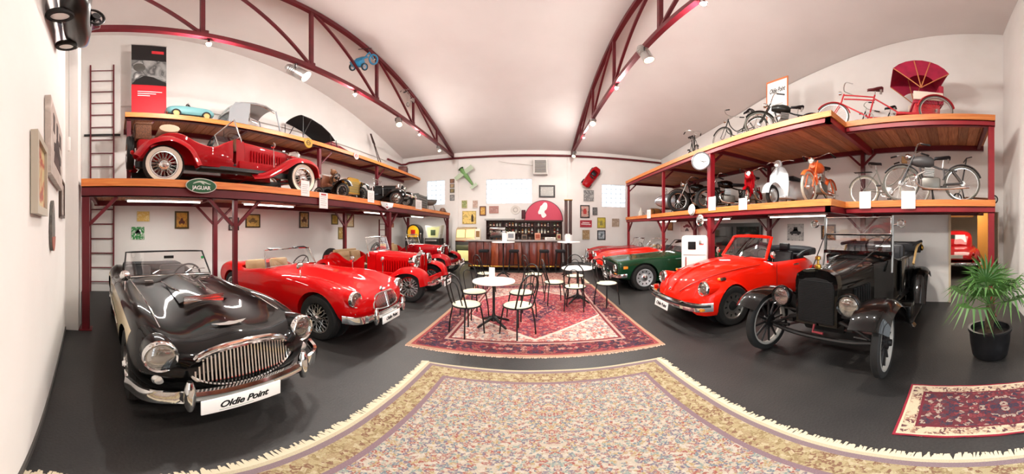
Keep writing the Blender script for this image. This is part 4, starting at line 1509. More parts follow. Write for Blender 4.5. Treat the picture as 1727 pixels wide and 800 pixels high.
# ---------------------------------------------------------------- black vintage touring car on wooden-spoke wheels
def touring_car(loc, rz):
    car = thing('vintage_touring_car', 'black open vintage touring car on thin spoked wheels with upright radiator', 'car', loc, rz)
    B = BLACK
    XF, XB, TY, R = 1.22, -1.12, .71, .385
    # radiator
    sh = [(-.245, .50), (-.255, .98), (-.235, 1.06), (-.15, 1.11), (0, 1.13), (.15, 1.11), (.235, 1.06), (.255, .98), (.245, .50)]
    F = Matrix(((0, 0, 1, 1.20), (1, 0, 0, 0), (0, 1, 0, 0), (0, 0, 0, 1)))
    ra = MB().prism(sh, .10, F).build('radiator_shell', B, car)
    MB().prism([(y * .86, .53 + (z - .50) * .80) for y, z in sh], .01, TR(.098, 0, 0) @ F).build('radiator_core', DARK, ra)
    gb = MB()
    for k in range(30):
        gb.box((1.308, -.205, .545 + k * .0155), (1.314, .205, .549 + k * .0155))
    stuff(gb.build('radiator_fins', mat('dull_black_fins', '1C1C1D', .5), ra))
    MB().lathe([(.03, 0), (.038, .02), (.03, .045), (.012, .05), (.012, .09), (.03, .10), (.03, .13), (0, .14)], 12, TR(1.25, 0, 1.125)).build('filler_cap', GOLD, ra)
    # bonnet and scuttle
    st = []
    for x, w, z0, z1 in ((1.2, .23, .55, 1.075), (.95, .255, .55, 1.09), (.6, .30, .55, 1.12), (.38, .335, .55, 1.14)):
        st.append(S(x, (0, z0), (w * .97, z0), (w, z0 + .02), (w, .8), (w, z1 - .12), (w * .93, z1 - .05), (w * .5, z1 - .005), (0, z1)))
    bo = loft_body(st, 3, 3).build('bonnet', B, car)
    for s in (1, -1):
        lv = MB()
        for k in range(7):
            x = .5 + k * .06
            w = .335 + (x - .38) * (.23 - .335) / .82
            lv.box((x, s * w - .014, .64), (x + .03, s * w + .014, .86))
        stuff(lv.build('bonnet_louvres', DARK, bo))
        MB().box((.42, s * .325 - .02, .92), (1.12, s * .26 + .02, .93)).build('bonnet_strip', B, bo)
    MB().bar((1.2, 0, 1.08), (.38, 0, 1.145), .014, .014).build('bonnet_hinge', CHROME, bo)
    st = []
    for x, w, z0, z1 in ((.38, .335, .5, 1.15), (.22, .42, .5, 1.17), (.08, .52, .5, 1.19)):
        st.append(S(x, (0, z0), (w * .97, z0), (w, z0 + .03), (w, .8), (w, z1 - .14), (w * .93, z1 - .06), (w * .5, z1 - .005), (0, z1)))
    loft_body(st, 3, 3).build('scuttle', B, car)
    # body tub
    st = []
    for x, w, z0, z1 in ((.08, .52, .5, 1.19), (-.1, .55, .48, 1.14), (-.4, .57, .48, 1.12), (-.9, .6, .48, 1.12), (-1.2, .62, .5, 1.14), (-1.38, .55, .55, 1.12)):
        st.append(S(x, (0, z0), (w * .97, z0), (w, z0 + .03), (w, .75), (w, z1 - .14), (w * .99, z1 - .03), (w * .6, z1), (0, z1)))
    me = loft_body(st, 3, 3).mesh('body', B)
    link_mesh('body', boolean(me, [MB().box((-1.33, -.52, .6), (-.02, .52, 1.6), bev=.05)]), car)
    MB().box((-1.3, -.5, .58), (-.03, .5, .62)).build('cabin_floor', BLACKF, car)
    for x in (-.42, -1.08):
        o = MB().box((-.22, -.5, 0), (.24, .5, .2), TR(x, 0, .68), bev=.05).build('seat_bench', LEATHER, car)
        MB().box((-.07, -.52, 0), (.06, .52, .50), TR(x - .2, 0, .80) @ RY(-.15), bev=.05).build('backrest', LEATHER, o)
        tf = MB()
        for k in range(-4, 5):
            tf.box((.045, k * .115 - .004, .05), (.068, k * .115 + .004, .46), TR(x - .2, 0, .80) @ RY(-.15))
        stuff(tf.build('tufting', DARK, o))
    steering(car, -.05, .28, 1.26, .21, .6)
    for s in (1, -1):
        MB().tube([(-.08, s * .585, .56), (-.08, s * .585, 1.12)], .004, 4).build('door_gap', DARK, car)
        MB().tube([(-.62, s * .61, .56), (-.62, s * .61, 1.12)], .004, 4).build('door_gap', DARK, car)
        MB().box((-.55, min(s * .585, s * .6), .6), (-.12, max(s * .585, s * .6), 1.08), bev=.006).build('door_panel', B, car)
    # folded top at the rear
    rows = []
    for k in range(9):
        y = -.68 + 1.36 * k / 8
        rows.append([(-1.42 + .20 * math.cos(a), y, 1.19 + .10 * math.sin(a) + .015 * math.sin(4 * a)) for a in [2 * PI * q / 14 for q in range(14)]])
    ft = MB().rings(rows).build('folded_top', BLACKF, car)
    for s in (1, -1):
        MB().tube([(-.75, s * .66, .95), (-1.0, s * .68, 1.22), (-1.5, s * .69, 1.30), (-1.62, s * .66, 1.18)], .022, 8).build('top_bow', mat('wood_bow', 'C2A069', .5), ft)
        MB().tube([(-.7, s * .63, 1.28), (-1.5, s * .69, 1.30)], .03, 8).build('top_side', BLACKF, ft)
        MB().ball((-1.46, s * .71, 1.18), (.05, .035, .06)).build('strap_buckle', GOLD, ft)
    # windscreen of two panes with posts and lamps
    zt = 1.71
    for k, (a, b) in enumerate(((1.20, 1.46), (1.475, zt))):
        screen(car, [(.14, -.5, a), (.14, 0, a), (.14, .5, a)], [(.12, -.5, b), (.12, 0, b), (.12, .5, b)], BLACKM if k == 0 else CHROME, .010)
    for s in (1, -1):
        MB().tube([(.2, s * .53, .95), (.14, s * .525, 1.2), (.12, s * .525, zt + .02)], .016, 8).build('screen_post', mat('dull_nickel', '8A8A88', .35, .9), car)
        MB().tube([(.12, s * .525, 1.60), (.16, s * .62, 1.61)], .012, 6).build('lamp_arm', CHROME, car)
        headlamp(car, (.2, s * .66, 1.62), .055, (1, 0, 0), .9)
        MB().tube([(.14, s * .52, 1.46), (.95, s * .25, 1.08)], .008, 6).build('screen_stay', BLACKM, car)
    MB().bar((.16, -.52, 1.21), (.16, .52, 1.21), .04, .05).build('screen_rail', B, car)
    # mudguards, running boards
    for s in (1, -1):
        sweep_fender(car, [(1.68, .68), (1.55, .80), (1.32, .845), (1.1, .83), (.86, .72), (.66, .52), (.42, .34), (.2, .30)], s * .52, s * .86, B, .03, .010, .05)
        sweep_fender(car, [(-.58, .31), (-.74, .56), (-.92, .77), (-1.15, .84), (-1.38, .80), (-1.56, .66)], s * .56, s * .88, B, .03, .010, .05)
        MB().box((-.62, min(s * .55, s * .84), .28), (.3, max(s * .55, s * .84), .305), bev=.005).build('running_board', BLACKM, car)
        MB().box((-.6, min(s * .5, s * .56), .3), (.4, max(s * .5, s * .56), .55)).build('splash_apron', B, car)
        headlamp(car, (1.36, s * .40, .79), .115, (1, 0, 0), .85, B)
        MB().tube([(1.25, s * .28, .62), (1.3, s * .40, .64), (1.3, s * .40, .70)], .014, 6).build('lamp_fork', BLACKM, car)
        MB().box((-1.5, s * .36 - .03, .46), (1.25, s * .36 + .03, .53)).build('chassis_rail', BLACKM, car)
        MB().tube([(1.22, s * .40, .40), (1.22, s * .66, R)], .022, 8).build('stub_axle', BLACKM, car)
        sp = MB()
        sp.tube(catmull([(1.24, s * .02, .60), (1.24, s * .35, .52), (1.24, s * .58, .40)], 4), .02, 6)
        sp.build('leaf_spring', BLACKM, car)
        MB().lathe([(0, -.06), (.055, -.05), (.06, .05), (.05, .06), (0, .075)], 14, TR(-1.52, s * .5, .62) @ rotm((-1, 0, 0))).build('tail_lamp', mat('red_lens', 'A01010', .2), car)
    # spare tyre bundle on the rear and box on the running board
    MB().lathe([(.30, -.05), (.385, -.06), (.40, 0), (.385, .06), (.30, .05)], 32, TR(-1.62, 0, .76) @ RY(PI / 2), closed=True).build('spare_tyre', TYRE, car)
    MB().box((-.1, .60, .31), (.25, .80, .5), bev=.02).build('tool_box', B, car)
    MB().tube(catmull([(1.22, -.62, .36), (1.26, -.3, .34), (1.26, .3, .34), (1.22, .62, .36)], 4), .028, 8).build('front_axle', BLACKM, car)
    MB().tube([(1.12, -.6, .42), (1.12, .6, .42)], .014, 6).build('track_rod', mat('rusty_rod', '3A1B17', .6), car)
    MB().tube([(1.2, -.5, .36), (.55, 0, .46)], .015, 6).build('radius_rod', mat('rusty_rod'), car)
    MB().tube([(1.2, .5, .36), (.55, 0, .46)], .015, 6).build('radius_rod', mat('rusty_rod'), car)
    MB().tube([(1.33, 0, .52), (1.36, 0, .44), (1.36, .12, .44)], .014, 6).build('crank_handle', mat('red_crank', '6E1A22', .5), car)
    MB().cyl((-1.12, -.66, R), (-1.12, .66, R), .03, n=8).build('rear_axle', BLACKM, car)
    MB().lathe([(0, -.16), (.10, -.1), (.14, 0), (.10, .1), (0, .16)], 12, TR(-1.12, 0, R) @ RX(PI / 2)).build('differential', BLACKM, car)
    MB().box((.25, -.26, .36), (1.15, .26, .58), bev=.05).build('engine_pan', BLACKM, car)
    tyre_old = None
    for x in (XF, XB):
        for s in (1, -1):
            add_wheel(car, x, s * TY, R, 'wood', R, .085, s, steer=.06 if x > 0 else 0)
    return car


touring_car((3.72, 1.34, 0), PI - .02)


# ---------------------------------------------------------------- old red saloon seen through the doorway, rear towards us
def red_saloon(loc, rz):
    car = thing('saloon_car', 'red rounded old saloon standing in the next room seen through the doorway', 'car', loc, rz)
    def sec(x, w, z0, z1):
        return S(x, (0, z0), (w * .85, z0), (w, z0 + .1), (w, (z0 + z1) / 2), (w * .97, z1 - .15), (w * .8, z1 - .05), (w * .4, z1), (0, z1))
    loft_body([sec(-2.1, .5, .45, .62), sec(-1.9, .66, .34, .78), sec(-1.4, .74, .26, .92), sec(-.6, .78, .24, .98), sec(.6, .78, .24, .98), sec(1.5, .7, .26, .9), sec(2.0, .5, .4, .7)], 4, 3).build('body', RED2, car)
    loft_body([sec(-1.3, .5, .8, .95), sec(-1.0, .58, .8, 1.3), sec(-.6, .6, .8, 1.45), sec(.1, .6, .8, 1.45), sec(.6, .58, .8, 1.1)], 4, 3).build('roof', RED2, car)
    MB().sheet([[(-1.19, y, 1.08) for y in (-.36, 0, .36)], [(-1.02, y, 1.33) for y in (-.32, 0, .32)]], .02).build('rear_window', mat('dark_glass'), car)
    for s in (1, -1):
        small_lamp(car, (-2.0, s * .55, .72), .05, (-1, 0, 0), mat('red_lens', 'A01010', .2), 'tail_lamp')
        MB().ball((-1.25, s * .72, .52), (.5, .14, .34)).build('rear_wing', RED2, car)
    curve_bumper(car, [(-1.95, .82, .42), (-2.14, .7, .42), (-2.22, 0, .42), (-2.14, -.7, .42), (-1.95, -.82, .42)], .1)
    plate(car, 0, 0, txt=False, M=TR(-2.17, 0, .66) @ RZ(-PI / 2) @ RX(PI / 2), w=.4)
    wheels4(car, 1.25, -1.25, .68, .32, .16, 'disc', disc_m=CREAM)
    return car


red_saloon((10.6, -.12, 0), 0)
# ================================================================ rugs
class NG:
    """tiny node-graph helper"""
    def __init__(s, nt):
        s.nt = nt

    def val(s, sock, v):
        if isinstance(v, (int, float)):
            sock.default_value = v
        else:
            s.nt.links.new(v, sock)

    def m(s, op, a, b=0.):
        n = s.nt.nodes.new('ShaderNodeMath')
        n.operation = op
        s.val(n.inputs[0], a)
        s.val(n.inputs[1], b)
        return n.outputs[0]

    def ramp(s, f, stops, const=True):
        n = s.nt.nodes.new('ShaderNodeValToRGB')
        cr = n.color_ramp
        cr.interpolation = 'CONSTANT' if const else 'LINEAR'
        while len(cr.elements) < len(stops):
            cr.elements.new(.5)
        for e, (p_, c) in zip(cr.elements, stops):
            e.position = p_
            e.color = (*hexc(c), 1) if isinstance(c, str) else (c, c, c, 1)
        s.nt.links.new(f, n.inputs[0])
        return n.outputs[0]

    def mix(s, f, a, b):
        n = s.nt.nodes.new('ShaderNodeMixRGB')
        s.val(n.inputs[0], f)
        for k, v in ((1, a), (2, b)):
            if isinstance(v, str):
                n.inputs[k].default_value = (*hexc(v), 1)
            else:
                s.nt.links.new(v, n.inputs[k])
        return n.outputs[0]


def rug_mat(name, hx, hy, field, border, bands, medallion=None, spandrel=None, fs=26., bs=18., lattice=0.):
    m, nt, p = nodes_mat(name)
    g = NG(nt)
    tc = nt.nodes.new('ShaderNodeTexCoord')
    sp = nt.nodes.new('ShaderNodeSeparateXYZ')
    nt.links.new(tc.outputs['Object'], sp.inputs[0])
    ax, ay = g.m('ABSOLUTE', sp.outputs[0]), g.m('ABSOLUTE', sp.outputs[1])
    # mirrored coordinates give the woven pattern its symmetry
    cb = nt.nodes.new('ShaderNodeCombineXYZ')
    nt.links.new(ax, cb.inputs[0])
    nt.links.new(ay, cb.inputs[1])
    e = g.m('MINIMUM', g.m('SUBTRACT', hx, ax), g.m('SUBTRACT', hy, ay))

    def motif(pal, scale):
        v = nt.nodes.new('ShaderNodeTexVoronoi')
        v.inputs['Scale'].default_value = scale
        nt.links.new(cb.outputs[0], v.inputs['Vector'])
        sc = nt.nodes.new('ShaderNodeSeparateXYZ')
        nt.links.new(v.outputs['Color'], sc.inputs[0])
        n = len(pal)
        col = g.ramp(sc.outputs[0], [(i / n, c) for i, c in enumerate(pal)])
        w = nt.nodes.new('ShaderNodeTexNoise')
        w.inputs['Scale'].default_value = scale * 1.7
        w.inputs['Detail'].default_value = 3
        nt.links.new(cb.outputs[0], w.inputs['Vector'])
        fac = g.ramp(w.outputs['Fac'], [(0, 0.), (.5, 0.), (.58, 1.), (1, 1.)], False)
        return g.mix(fac, col, pal[0])
    f = motif(field, fs)
    if spandrel:
        a, c, b = spandrel[0]
        q = g.m('ADD', g.m('DIVIDE', ax, a), g.m('DIVIDE', g.m('MAXIMUM', g.m('SUBTRACT', ay, c), 0.), b))
        out = g.m('GREATER_THAN', q, 1.)
        line = g.m('GREATER_THAN', q, .94)
        f = g.mix(line, f, spandrel[2])
        f = g.mix(out, f, motif(spandrel[1], fs * .8))
    if medallion:
        a, b = medallion[0]
        q = g.m('ADD', g.m('DIVIDE', ax, a), g.m('DIVIDE', ay, b))
        f = g.mix(g.m('LESS_THAN', q, 1.), f, motif(medallion[1], fs))
        f = g.mix(g.m('LESS_THAN', q, .45), f, motif(medallion[2], fs))
    bmot = motif(border, bs)
    col = f
    for lo, hi, c in bands:
        sel = g.m('MULTIPLY', g.m('GREATER_THAN', e, lo), g.m('LESS_THAN', e, hi))
        col = g.mix(sel, col, bmot if c is None else c)
    fine = nt.nodes.new('ShaderNodeTexNoise')
    fine.inputs['Scale'].default_value = 130
    fine.inputs['Detail'].default_value = 2
    nt.links.new(tc.outputs['Object'], fine.inputs['Vector'])
    fc = g.ramp(fine.outputs['Fac'], [(.25, .72), (.75, 1.)], False)
    mu = nt.nodes.new('ShaderNodeMixRGB')
    mu.blend_type = 'MULTIPLY'
    mu.inputs[0].default_value = .8
    nt.links.new(col, mu.inputs[1])
    nt.links.new(fc, mu.inputs[2])
    nt.links.new(mu.outputs[0], p.inputs['Base Color'])
    p.inputs['Roughness'].default_value = .95
    p.inputs['Specular IOR Level'].default_value = .15
    bp = nt.nodes.new('ShaderNodeBump')
    bp.inputs['Strength'].default_value = .4
    bp.inputs['Distance'].default_value = .004
    nt.links.new(fine.outputs['Fac'], bp.inputs['Height'])
    nt.links.new(bp.outputs['Normal'], p.inputs['Normal'])
    return m


def rug(name, label, cx, cy, hx, hy, m, fringe=None, fm=None, z=.002):
    t = thing(name, label, 'rug', (cx, cy, z))
    n = 14
    rows = []
    for i in range(n + 1):
        rows.append([(-hx + 2 * hx * i / n, -hy + 2 * hy * j / n, .008 + .0025 * math.sin(i * 1.3 + j * 2.1)) for j in range(n + 1)])
    MB().sheet(rows, -.008 if False else .008).build('pile', m, t)
    if fringe:
        g = MB()
        r2 = random.Random(5)
        L = fringe[1]
        if fringe[0] == 'x':
            q = -hy
            while q < hy:
                for s in (1, -1):
                    w = .012 + r2.random() * .012
                    l = L * (.6 + .5 * r2.random())
                    d = (r2.random() - .5) * .03
                    g.add([(s * hx, q, .006), (s * hx, q + w, .006), (s * (hx + l), q + w * .7 + d, .001), (s * (hx + l), q + d, .001), (s * hx, q, .001), (s * hx, q + w, .001)], [(0, 1, 2, 3), (4, 3, 2, 5), (0, 3, 4), (1, 5, 2)])
                q += .011
        else:
            q = -hx
            while q < hx:
                for s in (1, -1):
                    w = .012 + r2.random() * .012
                    l = L * (.6 + .5 * r2.random())
                    d = (r2.random() - .5) * .03
                    g.add([(q, s * hy, .006), (q + w, s * hy, .006), (q + w * .7 + d, s * (hy + l), .001), (q + d, s * (hy + l), .001), (q, s * hy, .001), (q + w, s * hy, .001)], [(0, 1, 2, 3), (4, 3, 2, 5), (0, 3, 4), (1, 5, 2)])
                q += .02
        stuff(g.build('fringe', fm, t))
    return t


FRM = mat('cream_fringe', 'C4B89E', .95)
rug('persian_rug', 'large red persian rug with diamond medallion under the cafe tables', .02, 5.05, 1.56, 2.1,
    rug_mat('red_rug', 1.56, 2.1, ['A8474C', '9A3F46', 'B86A66', '6E4250', 'C08A80', '5A4658'], ['5E2E36', '8E4448', '34303E', 'A87A70', '443446', '80504A'],
            [(0, .05, 'A8866E'), (.05, .09, '8E4444'), (.09, .38, None), (.38, .42, 'B08E84'), (.42, .46, '743338')],
            ((.42, .9), ['5A3444', '8E4048', '3E3348', 'B77A70'], ['B55450', 'D0A090', '7A343E']),
            ((1.16, .55, 1.05), ['BFA699', 'A9655F', 'D0C2B4', '9A5A58', '77727E', 'B98A82'], 'D6BFB0')), ('y', .03), mat('rose_fringe', 'C0A08C', .95))
rug('cream_rug', 'cream floral rug with pale fringe nearest the photographer', .11, 1.05, 1.2, 1.57,
    rug_mat('cream_floral_rug', 1.2, 1.57, ['A89C8C', '8E6A64', '7A8680', '9A8460', 'B0A698', '706470', '8E564E', '667078'], ['A0916F', '877455', 'AEA083', '7A5C4A', '948062'],
            [(0, .03, 'B5A98F'), (.03, .075, '7E6C70'), (.075, .25, None), (.25, .29, '7E686E')], fs=48., bs=34.), ('x', .075), FRM)
rug('small_rug', 'small dark red patterned rug beside the potted palm', 1.93, -.38, .38, .74,
    rug_mat('dark_red_rug', .38, .74, ['5E2E33', '3A3340', '9C8A7C', '7A3A3E', '4C3A42'], ['C0AD92', '8C6A5C', '5C3A3E', 'A98F78'],
            [(0, .018, '8E2B38'), (.018, .035, 'C8B79C'), (.035, .12, None), (.12, .14, '6A2A33')], fs=26., bs=30.), None)
rug('runner_rug', 'worn pink rug lying in front of the bar stools', .0, 8.24, 1.5, .95,
    rug_mat('pink_rug', 1.5, .95, ['A97F74', '9A665E', 'B99C8C', '84564F'], ['8A5850', 'B29284', '6C464A'], [(0, .05, 'B89A86'), (.05, .25, None)], fs=18.), ('x', .06), FRM)


# ================================================================ cafe tables and chairs
SEATM = mat('cream_seat_pad', 'D9D3B6', .6)


def cafe_chair():
    t = thing('cafe_chair', 'cafe chair', 'chair', (0, 0, 0), 0, 'metal cafe chairs around the white tables')
    n = 24
    s = MB().lathe([(0, .468), (.15, .47), (.19, .462), (.2, .45), (.19, .438), (0, .436)], 28).build('seat', SEATM, t)
    MB().tube([(.203 * math.cos(2 * PI * k / n), .203 * math.sin(2 * PI * k / n), .445) for k in range(n)], .012, 6, True).build('seat_ring', BLACKM, s)
    for k, a in enumerate((PI / 4, 3 * PI / 4, 5 * PI / 4, 7 * PI / 4)):
        c, q = math.cos(a), math.sin(a)
        MB().tube([(.17 * c, .17 * q, .44), (.2 * c, .2 * q, .40), (.235 * c, .235 * q, .2), (.25 * c, .25 * q, 0)], .0115, 7).build('leg', BLACKM, t)
    # back at -x: outer hoop and inner arch
    def hoop(w, h, z0, lean):
        pts = []
        for k in range(17):
            a = PI * k / 16
            y = w * math.cos(a)
            z = z0 + (h - w) + w * math.sin(a) * 1.05
            pts.append((-.16 - lean * (z - .44), y, z))
        return [(-.13, w * .95, .44), (-.15 - lean * .1, w, .56)] + pts + [(-.15 - lean * .1, -w, .56), (-.13, -w * .95, .44)]
    MB().tube(hoop(.175, .47, .44, .2), .0115, 7).build('back_hoop', BLACKM, t)
    MB().tube(hoop(.085, .36, .44, .2), .009, 6).build('inner_hoop', BLACKM, t)
    return t


ch0 = cafe_chair()
CH = [(-.93, 3.62, 'black cafe chair nearest the rounded red roadster at the first table', (-.61, 4.05)),
      (-1.0, 4.42, 'black metal cafe chair behind the first white table on the red cars side', (-.61, 4.05)),
      (-.22, 3.68, 'black cafe chair in front of the first table, back towards the touring car', (-.61, 4.05)),
      (-.2, 4.46, 'black metal cafe chair behind the first table on the side of the second table', (-.61, 4.05)),
      (.42, 5.35, 'black metal cafe chair on the bar side of the second table facing the green car', (.9, 5.42)),
      (.76, 4.88, 'black metal cafe chair in front of the second white table seen from behind', (.9, 5.42)),
      (1.42, 5.05, 'black metal cafe chair beside the second table nearest the green car', (2.2, 3.6)),
      (.95, 6.0, 'black metal cafe chair behind the second white table', (.9, 5.42)),
      (-1.15, 6.3, 'black metal cafe chair standing free on the rug near the dark red car', (-.5, 6.9)),
      (.0, 6.3, 'black metal cafe chair standing free on the rug before the bar', (.6, 6.6))]
for k, (x, y, lb, aim) in enumerate(CH):
    c = ch0 if k == 0 else copy_tree(ch0)
    c['label'] = lb
    c.location = (x, y, .0145)
    c.rotation_euler = (0, 0, math.atan2(aim[1] - y, aim[0] - x))


def cafe_table(x, y, label, h=.735, r=.33, base=.3, z=.012):
    t = thing('cafe_table', label, 'table', (x, y, z), 0)
    MB().lathe([(0, h), (r - .006, h), (r, h - .008), (r, h - .02), (r - .01, h - .026), (0, h - .026)], 40).build('table_top', mat('white_table_top', 'F2F0EC', .3), t)
    MB().lathe([(0, h - .03), (.07, h - .03), (.03, h - .07), (.021, h - .12), (.021, .2), (.035, .14), (.05, .07), (0, .06)], 16).build('pedestal', BLACKM, t)
    for k in range(4):
        a = PI / 4 + k * PI / 2
        MB().tube(catmull([(.03 * math.cos(a), .03 * math.sin(a), .13), (base * .5 * math.cos(a), base * .5 * math.sin(a), .075), (base * math.cos(a), base * math.sin(a), .014)], 4), [.026] * 4 + [.02] * 4 + [.014], 8).build('foot', BLACKM, t)
    return t


cafe_table(-.61, 4.05, 'round white cafe table with a tall white menu card on the red rug')
cafe_table(.9, 5.42, 'round white cafe table beside the green car on the red rug')
cafe_table(-.97, 8.5, 'tall round white bar table in front of the bar with a menu card', 1.12, .37, .28)
cafe_table(1.12, 8.5, 'tall round white bar table beside the dark wooden column', 1.12, .37, .28)
for x, y, z, lb, w, h in ((-.66, 4.1, .749, 'white menu card standing on the first cafe table', .1, .19), (-.95, 8.46, 1.134, 'white menu card standing on the tall bar table before the bar', .17, .28), (1.08, 8.46, 1.134, 'white menu card on the tall table beside the column', .15, .25)):
    t = thing('menu_card', lb, 'menu card', (x, y, z), .15)
    for k in range(3):
        a = 2 * PI * k / 3 + PI / 6
        MB().box((-w / 2, -.001, 0), (w / 2, .001, h), RZ(a) @ TR(0, -w * .29, 0)).build('card_panel', PAPER, t)

# ================================================================ bar
BARW = wood('bar_red_wood', '4A1A12', '7A2E1C', .3, 2., 2, .4)
BARW2 = wood('bar_orange_wood', '7A3218', 'A04C24', .3, 2., 2, .4)
bar = thing('bar_counter', 'long dark red wooden bar counter with grey top', 'bar counter', (-.72, 9.75, 0))
MB().box((-1.7, .02, .1), (1.7, .62, 1.08)).build('body', mat('bar_core', '35120D', .6), bar)
MB().box((-1.78, -.1, 1.08), (1.78, .68, 1.125), bev=.01).build('counter_top', mat('grey_counter', '9B9694', .25), bar)
MB().box((-1.66, .06, 0), (1.66, .58, .1)).build('plinth', DARK, bar)
for k in range(12):
    x = -1.7 + k * 3.4 / 12
    o = MB().box((.008, -.02, .1), (3.4 / 12 - .008, .02, 1.06), bev=.006).build('panel', BARW2 if k in (3, 6, 9) else BARW, bar, loc=(x, 0, 0))
for s in (-1, 1):
    MB().box((-.02, 0, .1), (.02, .62, 1.06), bev=.006).build('end_panel', BARW, bar, loc=(s * 1.7, 0, 0))
MB().tube([(-1.65, -.05, .16), (1.65, -.05, .16)], .02, 8).build('foot_rail', GOLD, bar)
for x, lb in ((-1.78, 'black bar stool at the jukebox end of the bar'), (-.7, 'black bar stool beside the tall table before the bar'), (.37, 'black bar stool in front of the bar near the column'), (.95, 'black bar stool at the column end of the bar')):
    t = thing('bar_stool', lb, 'stool', (x, 9.44, 0.0), 0, 'bar stools at the counter')
    MB().box((-.17, -.17, .70), (.17, .17, .80), bev=.03).build('seat', BLACKF, t)
    for sx in (-1, 1):
        for sy in (-1, 1):
            MB().tube([(sx * .13, sy * .13, .71), (sx * .19, sy * .19, 0)], .014, 6).build('leg', BLACKM, t)
    MB().tube([(sx * .168, sy * .168, .25) for sx, sy in ((-1, -1), (1, -1), (1, 1), (-1, 1))], .01, 6, True).build('foot_ring', BLACKM, t)

# back bar
bb = thing('back_bar_shelf', 'dark back bar shelving full of bottles below the pink half round sign', 'shelf unit', (-.5, 11.75, 0))
MB().box((-1.6, .3, .0), (1.75, .34, 1.95)).build('back_panel', mat('back_bar_panel', '5A4238', .5), bb)
for z in (.9, 1.32, 1.64):
    MB().box((-1.6, 0, z - .015), (1.75, .3, z + .015)).build('shelf', mat('dark_shelf', '3A1B14', .5), bb)
for x in (-1.6, -.9, -.2, .55, 1.25, 1.75):
    MB().box((x - .015, 0, 0), (x + .015, .3, 1.92)).build('upright', mat('dark_shelf'), bb)
MB().box((-1.68, -.06, 1.92), (-.35, .34, 2.0), bev=.01).build('canopy', mat('grey_canopy', 'A9A6A3', .5), bb)
MB().box((-.35, -.02, 1.86), (1.8, .34, 1.93)).build('canopy', mat('dark_shelf'), bb)
BOT = {}
for nm, c in (('brown', '3A1F0E'), ('green', '1D4A2A'), ('clear', 'C9CFC9'), ('amber', '9A5A1C'), ('white', 'DDD9D0'), ('red', '8C2018')):
    BOT[nm] = (MB().lathe([(0, 0), (.036, 0), (.038, .02), (.038, .15), (.03, .18), (.014, .205), (.013, .25), (0, .252)], 12).mesh('bottle', mat('bottle_' + nm, c, .12, 0, .6, coat=.5)),
               MB().lathe([(.0142, .235), (.0165, .236), (.0165, .265), (0, .266)], 10).mesh('cap', mat('bottle_cap_' + nm, 'B9A050' if nm != 'white' else '333333', .4)),
               MB().lathe([(.0385, .05), (.0395, .051), (.0395, .12), (.0385, .121)], 12, closed=True).mesh('paper_label', mat('bottle_paper_' + nm, 'E6DCC0' if nm != 'white' else '7A2A2A', .7)))
r3 = random.Random(3)
for z, x0, x1, n in ((.917, -1.95, 1.1, 16), (1.337, -2.0, 1.15, 22), (1.657, -2.0, 1.15, 22)):
    for k in range(n):
        nm = r3.choice(list(BOT))
        x = x0 + (x1 - x0) * (k + .5) / n
        if any(abs(x - .0 + .5 - u) < .06 for u in (-1.6, -.9, -.2, .55, 1.25, 1.75)):
            continue
        a, b, c = BOT[nm]
        o = link_mesh('bottle', a)
        sc = .8 + .25 * r3.random()
        if z > 1.6:
            sc *= .66
        o.scale = (1, 1, sc)
        o.location = (x, 11.87 + r3.random() * .08, z)
        o.rotation_euler = (0, 0, r3.random() * 6)
        link_mesh('cap', b, o)
        link_mesh('paper_label', c, o)
        sh_ = {.917: 'lowest', 1.337: 'middle', 1.657: 'top'}[z]
        tag(o, 'small %s glass bottle on the %s back bar shelf' % (nm, sh_), 'bottle', '%s bottles on the %s back bar shelf' % (nm, sh_))
# things on the counter
t = thing('espresso_machine', 'chrome espresso machine standing on the bar counter', 'coffee machine', (-1.35, 10.05, 1.127))
MB().box((-.3, -.2, .08), (.3, .2, .12), bev=.01).build('drip_tray', BLACKM, t)
MB().box((-.3, .0, .12), (.3, .2, .45), bev=.03).build('body', mat('machine_steel', 'A8A29C', .25, 1.), t)
MB().box((-.3, -.2, .36), (.3, .02, .47), bev=.02).build('brew_head', mat('machine_steel'), t)
for x in (-.15, .15):
    MB().tube([(x, -.12, .36), (x, -.12, .31)], .03, 10).tube([(x, -.12, .32), (x, -.3, .30)], .012, 6).build('portafilter', BLACKM, t)
for x in (-.25, .25):
    for y in (-.15, .15):
        MB().cyl((x, y, 0), (x, y, .08), .02, n=8).build('foot', BLACKM, t)
for k, (x, y, w, d, h, c, lb) in enumerate(((-2.1, 9.95, .2, .16, .42, 'E2D9C4', 'tall cream paper roll box at the jukebox end of the counter'), (-.85, 10.0, .3, .12, .3, 'F1EFEA', 'white framed notice on the bar counter'), (.15, 10.05, .22, .18, .26, 'C98E74', 'pink brown box on the bar counter'), (.62, 9.98, .4, .2, .1, 'E8E4DE', 'low white paper stack on the bar counter'), (.95, 10.08, .16, .16, .22, 'B9A582', 'tan tin on the column end of the counter'), (-.35, 10.05, .2, .2, .2, '6E5A4C', 'brown grinder box on the middle of the counter'))):
    t = thing('counter_box', lb, 'box', (x, y, 1.127))
    MB().box((-w / 2, -d / 2, 0), (w / 2, d / 2, h), bev=.012).build('carton', mat('carton_%d' % k, c, .6), t)
    MB().box((-w * .35, -d / 2 - .002, h * .25), (w * .35, -d / 2, h * .8)).build('print', mat('carton_print_%d' % k, ['8C6A3C', '8A8D92', '9A4A34', 'B9B6B0', '7C3028', '2E2622'][k], .6), t)
